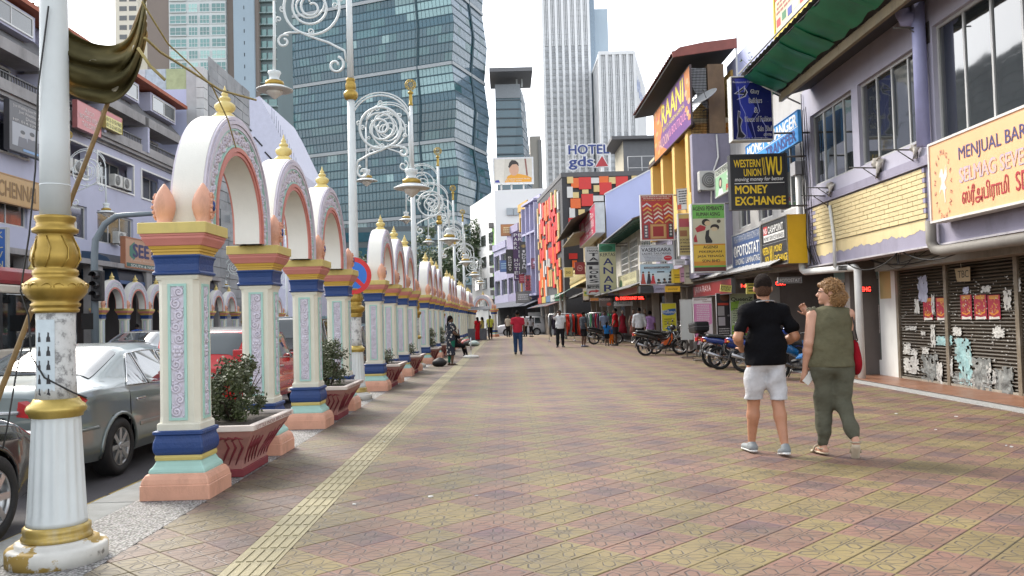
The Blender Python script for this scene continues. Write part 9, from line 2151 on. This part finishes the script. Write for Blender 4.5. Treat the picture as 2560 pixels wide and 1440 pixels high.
# curls
hm=pm((.34,.19,.075),.5,var=.45,scale=30);hd=MB();rs=random.Random(14)
sdf_obj('hair_mass',[('e',hp2(0,-.014,.022),(.056*h2_,.058*h2_,.056*h2_),None,.03),('e',hp2(0,-.044,-.03),(.056*h2_,.042*h2_,.06*h2_),None,.03),('e',hp2(0,.024,.046),(.040*h2_,.030*h2_,.022*h2_),None,.03)],.009,pm((.20,.105,.04),.6,var=.4,scale=50),t2,wr=.006,wf=110)
for k in range(560):
    u,v=rs.uniform(-1,1),rs.uniform(0,6.28);q=math.sqrt(1-u*u);nx,ny,nz_=q*math.cos(v),q*math.sin(v),u
    if ny>.42 and nz_<.42:continue
    c=Vector(hp2(nx*.064,ny*.066-.012-(.016 if nz_<0 else 0),nz_*.062+.012-(.03 if nz_<0 else 0)));L_=rs.uniform(.035,.075)*1.7*.6;ax_=Vector((rs.gauss(0,.5),rs.gauss(0,.5),-1)).normalized();s1=ax_.orthogonal().normalized();s2=ax_.cross(s1);rr=rs.uniform(.006,.012);ph_=rs.uniform(0,6.28)
    hd.tube([c+ax_*(L_*(i/9-.4))+(s1*math.cos(ph_+i*1.25)+s2*math.sin(ph_+i*1.25))*rr for i in range(10)],[.0028,.0036,.0038,.0038,.0038,.0038,.0036,.0034,.003,.0015],4)
tag(hd.build('curls',hm,t2),None,None,None,'stuff')
g=MB()
for s_ in(-1,1):g.tube([hp2(s_*.018+.011*math.cos(a*PI/8),.058,.004+.009*math.sin(a*PI/8))for a in range(16)],.0018,5,closed=True);g.tube([hp2(s_*.029,.057,.006),hp2(s_*.046,.0,.006)],.0018,5)
g.tube([hp2(-.007,.060,.006),hp2(.007,.060,.006)],.0018,5);g.build('glasses',BLKP,t2)
# shoulder lace
lc=MB();rs=random.Random(3)
for k in range(26):a=rs.uniform(0,6.28);c=A2['lsh']+np.array((-.012+rs.uniform(-.03,.03),rs.uniform(-.06,.03),.06+rs.uniform(-.02,.012)));lc.tube([c+np.array((.012*math.cos(a+q),.006*math.sin(q*2),.012*math.sin(a+q)))for q in range(6)],.003,4)
tag(lc.build('shoulder_lace',pm((.22,.21,.15),.8),t2),None,None,None,'stuff')
# phone in her left hand; red shoulder bag
pw=thing('smartphone','white smartphone in the left hand of the woman','phone',(0,0,0));pw.matrix_world=t2.matrix_basis@Matrix.Translation(tuple(float(x)for x in A2['lwr']+np.array((.035,-.02,-.075))))@Matrix.Rotation(math.radians(38),4,'Y')@Matrix.Rotation(math.radians(10),4,'Z');MB().bbox(-.036,.036,-.004,.004,-.07,.07,.003).build('case',pm((.62,.62,.60),.3),pw);MB().box(-.032,.032,.0042,.0048,-.064,.064).build('screen',glass((.05,.05,.05)),pw)
bg_=thing('shoulder_bag','red cloth bag hanging behind the right hip of the woman','bag',(0,0,0));bg_.matrix_world=t2.matrix_basis.copy();hb=A2['rhip']+np.array((.125,-.02,.10))
sdf_obj('bag',[('e',tuple(hb+np.array((.005,0,-.06))),(.050,.095,.12),None,.03),('e',tuple(hb+np.array((.0,0,.05))),(.030,.06,.10),None,.04)],.010,cloth((.25,.006,.014)),bg_,wr=.006,wf=30)
m=MB();sh=A2['rsh'];m.tube([hb+np.array((0,.03,.14)),sh+np.array((.035,.055,-.12)),sh+np.array((.002,.02,.048)),sh+np.array((.02,-.060,-.04)),sh+np.array((.05,-.075,-.25)),hb+np.array((0,-.04,.14))],.007,6);m.build('strap',BLKP,bg_)
# ---- people further down the street
def at_feet(px,py,Y=None):
    q=G(px,py)
    if Y:q=Vector((q.x*Y/q.y,Y,0))
    return(q.x,q.y,0)
stride=dict(lkn=(-.055,.06,.285),lan=(-.058,.07,.05),lto=(-.066,.16,.02),rkn=(.055,.0,.285),ran=(.058,-.10,.07),rto=(.064,-.03,.014),lel=(-.145,-.05,.65),lwr=(-.15,-.03,.50),rel=(.145,.0,.64),rwr=(.15,.07,.51))
R2=math.radians
person('man in red polo shirt and blue jeans walking away in the middle',at_feet(1296,889,33.6),R2(2),1.72,SK3,(.008,.007,.007),(.44,.03,.055),('trousers',(.035,.07,.15)),stride,res=.018,shoes=(.03,.03,.03))
phone=dict(rel=(.175,.01,.80),rwr=(.085,.03,.915),lel=(-.15,-.02,.64),lwr=(-.14,.03,.50),lan=(-.075,-.01,.045),ran=(.075,-.01,.045),lto=(-.1,.075,.014),rto=(.1,.075,.014),lkn=(-.066,.01,.28),rkn=(.066,.01,.28))
person('man in white shirt holding a phone to his ear',at_feet(1401,866,40.6),PI,1.76,SK3,(.008,.007,.007),(.66,.68,.71),('trousers',(.018,.018,.022)),phone,res=.018,fat=1.1)
person('boy in dark grey tee and black shorts seen from the side',at_feet(1460,867,40.4),R2(-60),1.66,SK3,(.008,.007,.007),(.055,.062,.075),('shorts',(.012,.012,.014)),dict(lwr=(-.12,.05,.50),rwr=(.14,.03,.49),lel=(-.14,-.02,.64)),res=.018,shoes=(.10,.12,.2))
person('small child in blue top and black shorts',at_feet(1518,863,41.0),R2(-20),1.14,SK3,(.008,.007,.007),(.02,.13,.35),('shorts',(.012,.012,.014)),dict(head=(0,.006,.925)),res=.016,hair='long')
person('small child in orange and blue beside the man in red',at_feet(1529,858,42.0),R2(160),1.05,SK3,(.008,.007,.007),(.02,.13,.36),('trousers',(.62,.16,.02)),None,res=.016)
person('man in red tee and dark shorts standing with the children',at_feet(1540,863,40.8),R2(70),1.78,SK3,(.008,.007,.007),(.42,.012,.018),('shorts',(.035,.03,.035)),dict(lwr=(-.12,.06,.50),rwr=(.14,.0,.48)),res=.018)
person('man in striped grey tee behind the silver motorcycle',at_feet(1513,852,45.6),R2(180),1.70,SK3,(.008,.007,.007),(.20,.24,.33),('trousers',(.03,.03,.03)),None,res=.02)
person('man in white long-sleeved shirt seen from behind at the shops',at_feet(1600,862,36.2),R2(-4),1.74,SK3,(.008,.007,.007),(.62,.65,.69),('trousers',(.015,.015,.018)),dict(lel=(-.15,-.01,.64),rel=(.15,-.01,.64)),res=.018,sleeve=1.6)
person('woman in purple patterned dress beside the man in white',at_feet(1627,862,36.6),R2(-30),1.60,SK3,(.008,.007,.007),(.36,.22,.46),('leggings',(.2,.1,.2)),None,res=.018,female=True,hair='bun',skirt=.30)
def floral():
    m=bpy.data.materials.new('floral_cloth');m.use_nodes=True;nt=m.node_tree;b=nt.nodes['Principled BSDF'];tc=node(nt,'ShaderNodeTexCoord');v=node(nt,'ShaderNodeTexVoronoi',Scale=11.0);nt.links.new(tc.outputs['Object'],v.inputs['Vector']);cr=node(nt,'ShaderNodeValToRGB');e=cr.color_ramp.elements;cr.color_ramp.interpolation='CONSTANT'
    e[0].position=0;e[0].color=(.55,.52,.48,1);e[1].position=.34;e[1].color=(.02,.025,.04,1);nt.links.new(v.outputs['Distance'],cr.inputs[0]);nt.links.new(cr.outputs[0],b.inputs['Base Color']);b.inputs['Roughness'].default_value=.85;return m
person('woman in dark floral dress and green leggings by the arcade',at_feet(1128,915,26.8),R2(-55),1.56,SK3,(.01,.007,.006),(.05,.05,.06),('leggings',(.02,.15,.10)),dict(lel=(-.14,0,.65),lwr=(-.08,.10,.62),rel=(.14,.0,.65),rwr=(.08,.10,.62)),res=.016,female=True,hair='pony',skirt=.20,topmat=floral(),feet='sandal',shoes=(.05,.03,.02))
sit=dict(pel=(0,-.02,.30),lhip=(-.05,0,.29),rhip=(.05,0,.29),lkn=(-.05,.19,.28),rkn=(.055,.20,.27),lan=(-.06,.25,.05),ran=(.06,.28,.05),lto=(-.065,.34,.014),rto=(.065,.37,.014),chest=(0,-.03,.50),neck=(0,-.03,.605),head=(0,-.02,.70),lsh=(-.105,-.03,.585),rsh=(.105,-.03,.585),lel=(-.15,.02,.45),lwr=(-.09,.13,.36),rel=(.12,.06,.47),rwr=(.03,.08,.60))
person('woman in black sitting on a planter with hand at her chin',(-1.98,32.6,0),R2(-70),1.60,SK3,(.01,.007,.006),(.012,.012,.014),('leggings',(.012,.012,.014)),sit,res=.017,female=True,hair='long',sleeve=1.6,tlen=.24)
person('man in yellow tee seen from behind beside the far arch',at_feet(1226,842,62.0),R2(0),1.70,SK3,(.008,.007,.007),(.56,.58,.09),('trousers',(.012,.012,.014)),None,res=.022)
person('woman in red sari carrying a black bag near the far arch',at_feet(1194,847,57.5),R2(40),1.60,SK3,(.008,.007,.007),(.16,.02,.03),('none',None),None,res=.022,female=True,hair='long',skirt=.05,topmat=cloth((.42,.012,.02)))
person('woman in yellow and cream sari behind the one in red',at_feet(1206,844,60.0),R2(70),1.60,SK3,(.008,.007,.007),(.50,.42,.14),('none',None),None,res=.022,female=True,hair='long',skirt=.05)
person('man in beige shirt standing at the white car',at_feet(1271,840,67.0),R2(-20),1.68,SK3,(.12,.11,.10),(.46,.40,.32),('trousers',(.02,.018,.018)),None,res=.024)
person('person in pale top and dark trousers at the white car bonnet',at_feet(1313,838,66.0),R2(30),1.66,SK3,(.008,.007,.007),(.55,.54,.57),('trousers',(.018,.018,.022)),None,res=.024)
person('woman in grey top with long hair at the white car',at_feet(1328,838,65.0),R2(-40),1.62,SK3,(.008,.007,.007),(.26,.26,.28),('leggings',(.015,.015,.02)),None,res=.024,female=True,hair='long')
person('person in blue top across the road behind the silver sedan',(-15.2,35.2,0),R2(40),1.6,SK3,(.008,.007,.007),(.03,.08,.30),('trousers',(.02,.02,.03)),None,res=.022)
# ================================================================ SMALL THINGS ALONG THE STREET
# clothes rails before the shops
def rail(label,x,y,rz,cols,w=1.6,seed=0):
    t=thing('clothes_rail',label,'clothes rail',(x,y,0),rz,'clothes rails before the shops');m=MB()
    for s_ in(-1,1):m.tube([(s_*w/2,0,.08),(s_*w/2,0,1.62)],.016,6);m.tube([(s_*w/2,-.25,.08),(s_*w/2,.25,.08)],.016,6);m.ell((s_*w/2,-.25,.04),(.03,.03,.04),6,4);m.ell((s_*w/2,.25,.04),(.03,.03,.04),6,4)
    m.tube([(-w/2,0,1.62),(w/2,0,1.62)],.016,6);m.build('frame',CHROME,t);rs=random.Random(seed)
    n=int(w/.13)
    for k in range(n):
        x0=-w/2+.08+k*(w-.16)/max(1,n-1);L_=rs.uniform(.75,1.25);c=cols[rs.randrange(len(cols))];m=MB()
        m.grid(lambda u,v:(x0+.03*math.sin(u*9+k)+.02*math.sin(v*7+k),(u-.5)*(.42+.12*v),1.58-.06*abs(2*u-1)-v*L_),8,8);o=m.build('garment',cloth(c),t);o.modifiers.new('t','SOLIDIFY').thickness=.03
    return t
rail('clothes rail with long red dresses left of the grey tee boy',3.7,47.5,math.radians(10),[(.50,.03,.02),(.55,.06,.03),(.03,.03,.03),(.2,.25,.25)],1.7,1)
rail('clothes rail of mixed dark garments behind the man in white',3.25,50.5,math.radians(5),[(.03,.03,.03),(.3,.3,.3),(.06,.05,.08),(.4,.38,.36)],1.5,2)
rail('clothes rail of red and green clothes before the tailor shop',5.3,46.8,math.radians(-5),[(.35,.02,.05),(.05,.2,.1),(.4,.1,.05),(.1,.06,.12)],1.5,3)
# shop mannequins
for k,(x,y,c,lb)in enumerate(((6.6,44.2,(.30,.12,.10),'headless mannequin in brown dress at the shop entrance'),(7.0,43.0,(.42,.30,.28),'mannequin in pale pink dress at the shop entrance'),(6.3,46.2,(.34,.03,.05),'mannequin in red dress at the shop entrance'))):
    t=thing('mannequin',lb,'mannequin',(x,y,.03),0,'shop mannequins');MB().lathe([(.18,0),(.18,.02),(.02,.03),(.02,.5)],12).build('stand',CHROME,t);MB().lathe([(.24,.45),(.20,.75),(.13,1.02),(.17,1.28),(.16,1.36),(.05,1.42),(.045,1.50)],14).build('dress',cloth(c),t);MB().ell((0,0,1.6),(.075,.09,.11),10,8).build('head',pm((.5,.38,.3),.4),t)
    m=MB();[m.tube([(s_*.16,0,1.36),(s_*.24,.02,1.05),(s_*.22,.08,.8)],[.045,.035,.025],8)for s_ in(-1,1)];m.build('arms',pm((.5,.38,.3),.4),t)
# bundles, stool and parasol stand by the arcade
def sack(label,x,y,r,h,c,seed):
    V=sdf_obj('bundle',[('e',(0,0,h*.45),(r,r*.85,h*.5),None,.05),('e',(.02,0,h*.85),(r*.4,r*.4,h*.2),None,.05)],.03,pm(c,.6,var=.3,scale=8),None,wr=.012,wf=20,seed=seed,cuts=[(0,0,-1,.0)]);V.location=(x,y,0);tag(V,label,'bundle','bundles beside the arcade')
sack('black plastic bundle beside the planter near the floral dress',-2.1,26.3,.22,.26,(.012,.012,.014),1);sack('white plastic bundle on the ground beyond the seated woman',-1.75,45.5,.30,.30,(.40,.49,.46),2);sack('dark bundle beside the white one',-2.1,46.6,.30,.30,(.05,.045,.04),3);sack('red bundle behind the white one',-2.3,47.8,.3,.34,(.30,.03,.03),4)
fs_=thing('parasol_base','white round parasol base with a short pole beside the seated woman','parasol base',(-1.35,31.8,0));MB().lathe([(.30,0),(.30,.05),(.24,.09),(.05,.11)],20).build('base',WHT,fs_);MB().tube([(0,0,.1),(0,0,.75)],.022,8).build('pole',CHROME,fs_)
# floor stalls under the far arches
for k,(x,y,c,lb)in enumerate(((-2.1,59.5,(.12,.13,.15),'dark covered stall beyond the sari women'),)):
    t=thing('street_stall',lb,'stall',(x,y,0));MB().bbox(-.7,.7,-.4,.4,0,.8,.02).build('table',pm(c,.8,var=.3),t);m=MB();m.slab((-1.0,-.8,2.1),(1.0,-.8,2.1),(1.0,.8,2.35),(-1.0,.8,2.35),.03);m.build('canopy',pm(tuple(x_*.6 for x_ in c),.8),t);[MB().tube([(a,b,0),(a,b,2.2)],.02,5).build('pole',STEEL,t)for a in(-.9,.9)for b in(-.7,.7)]
# grey low hoarding behind the white car end
hz=MB().bbox(-1.2,1.2,0,.06,.1,1.35,.01).build('hoarding',pm((.30,.31,.31),.7,var=.15,dirt=.4),None,(3.2,77.9,0));hz.scale=(1,1,1.45);tag(hz,'low grey hoarding behind the bonnet of the white car','hoarding')
bpy.context.view_layer.update()
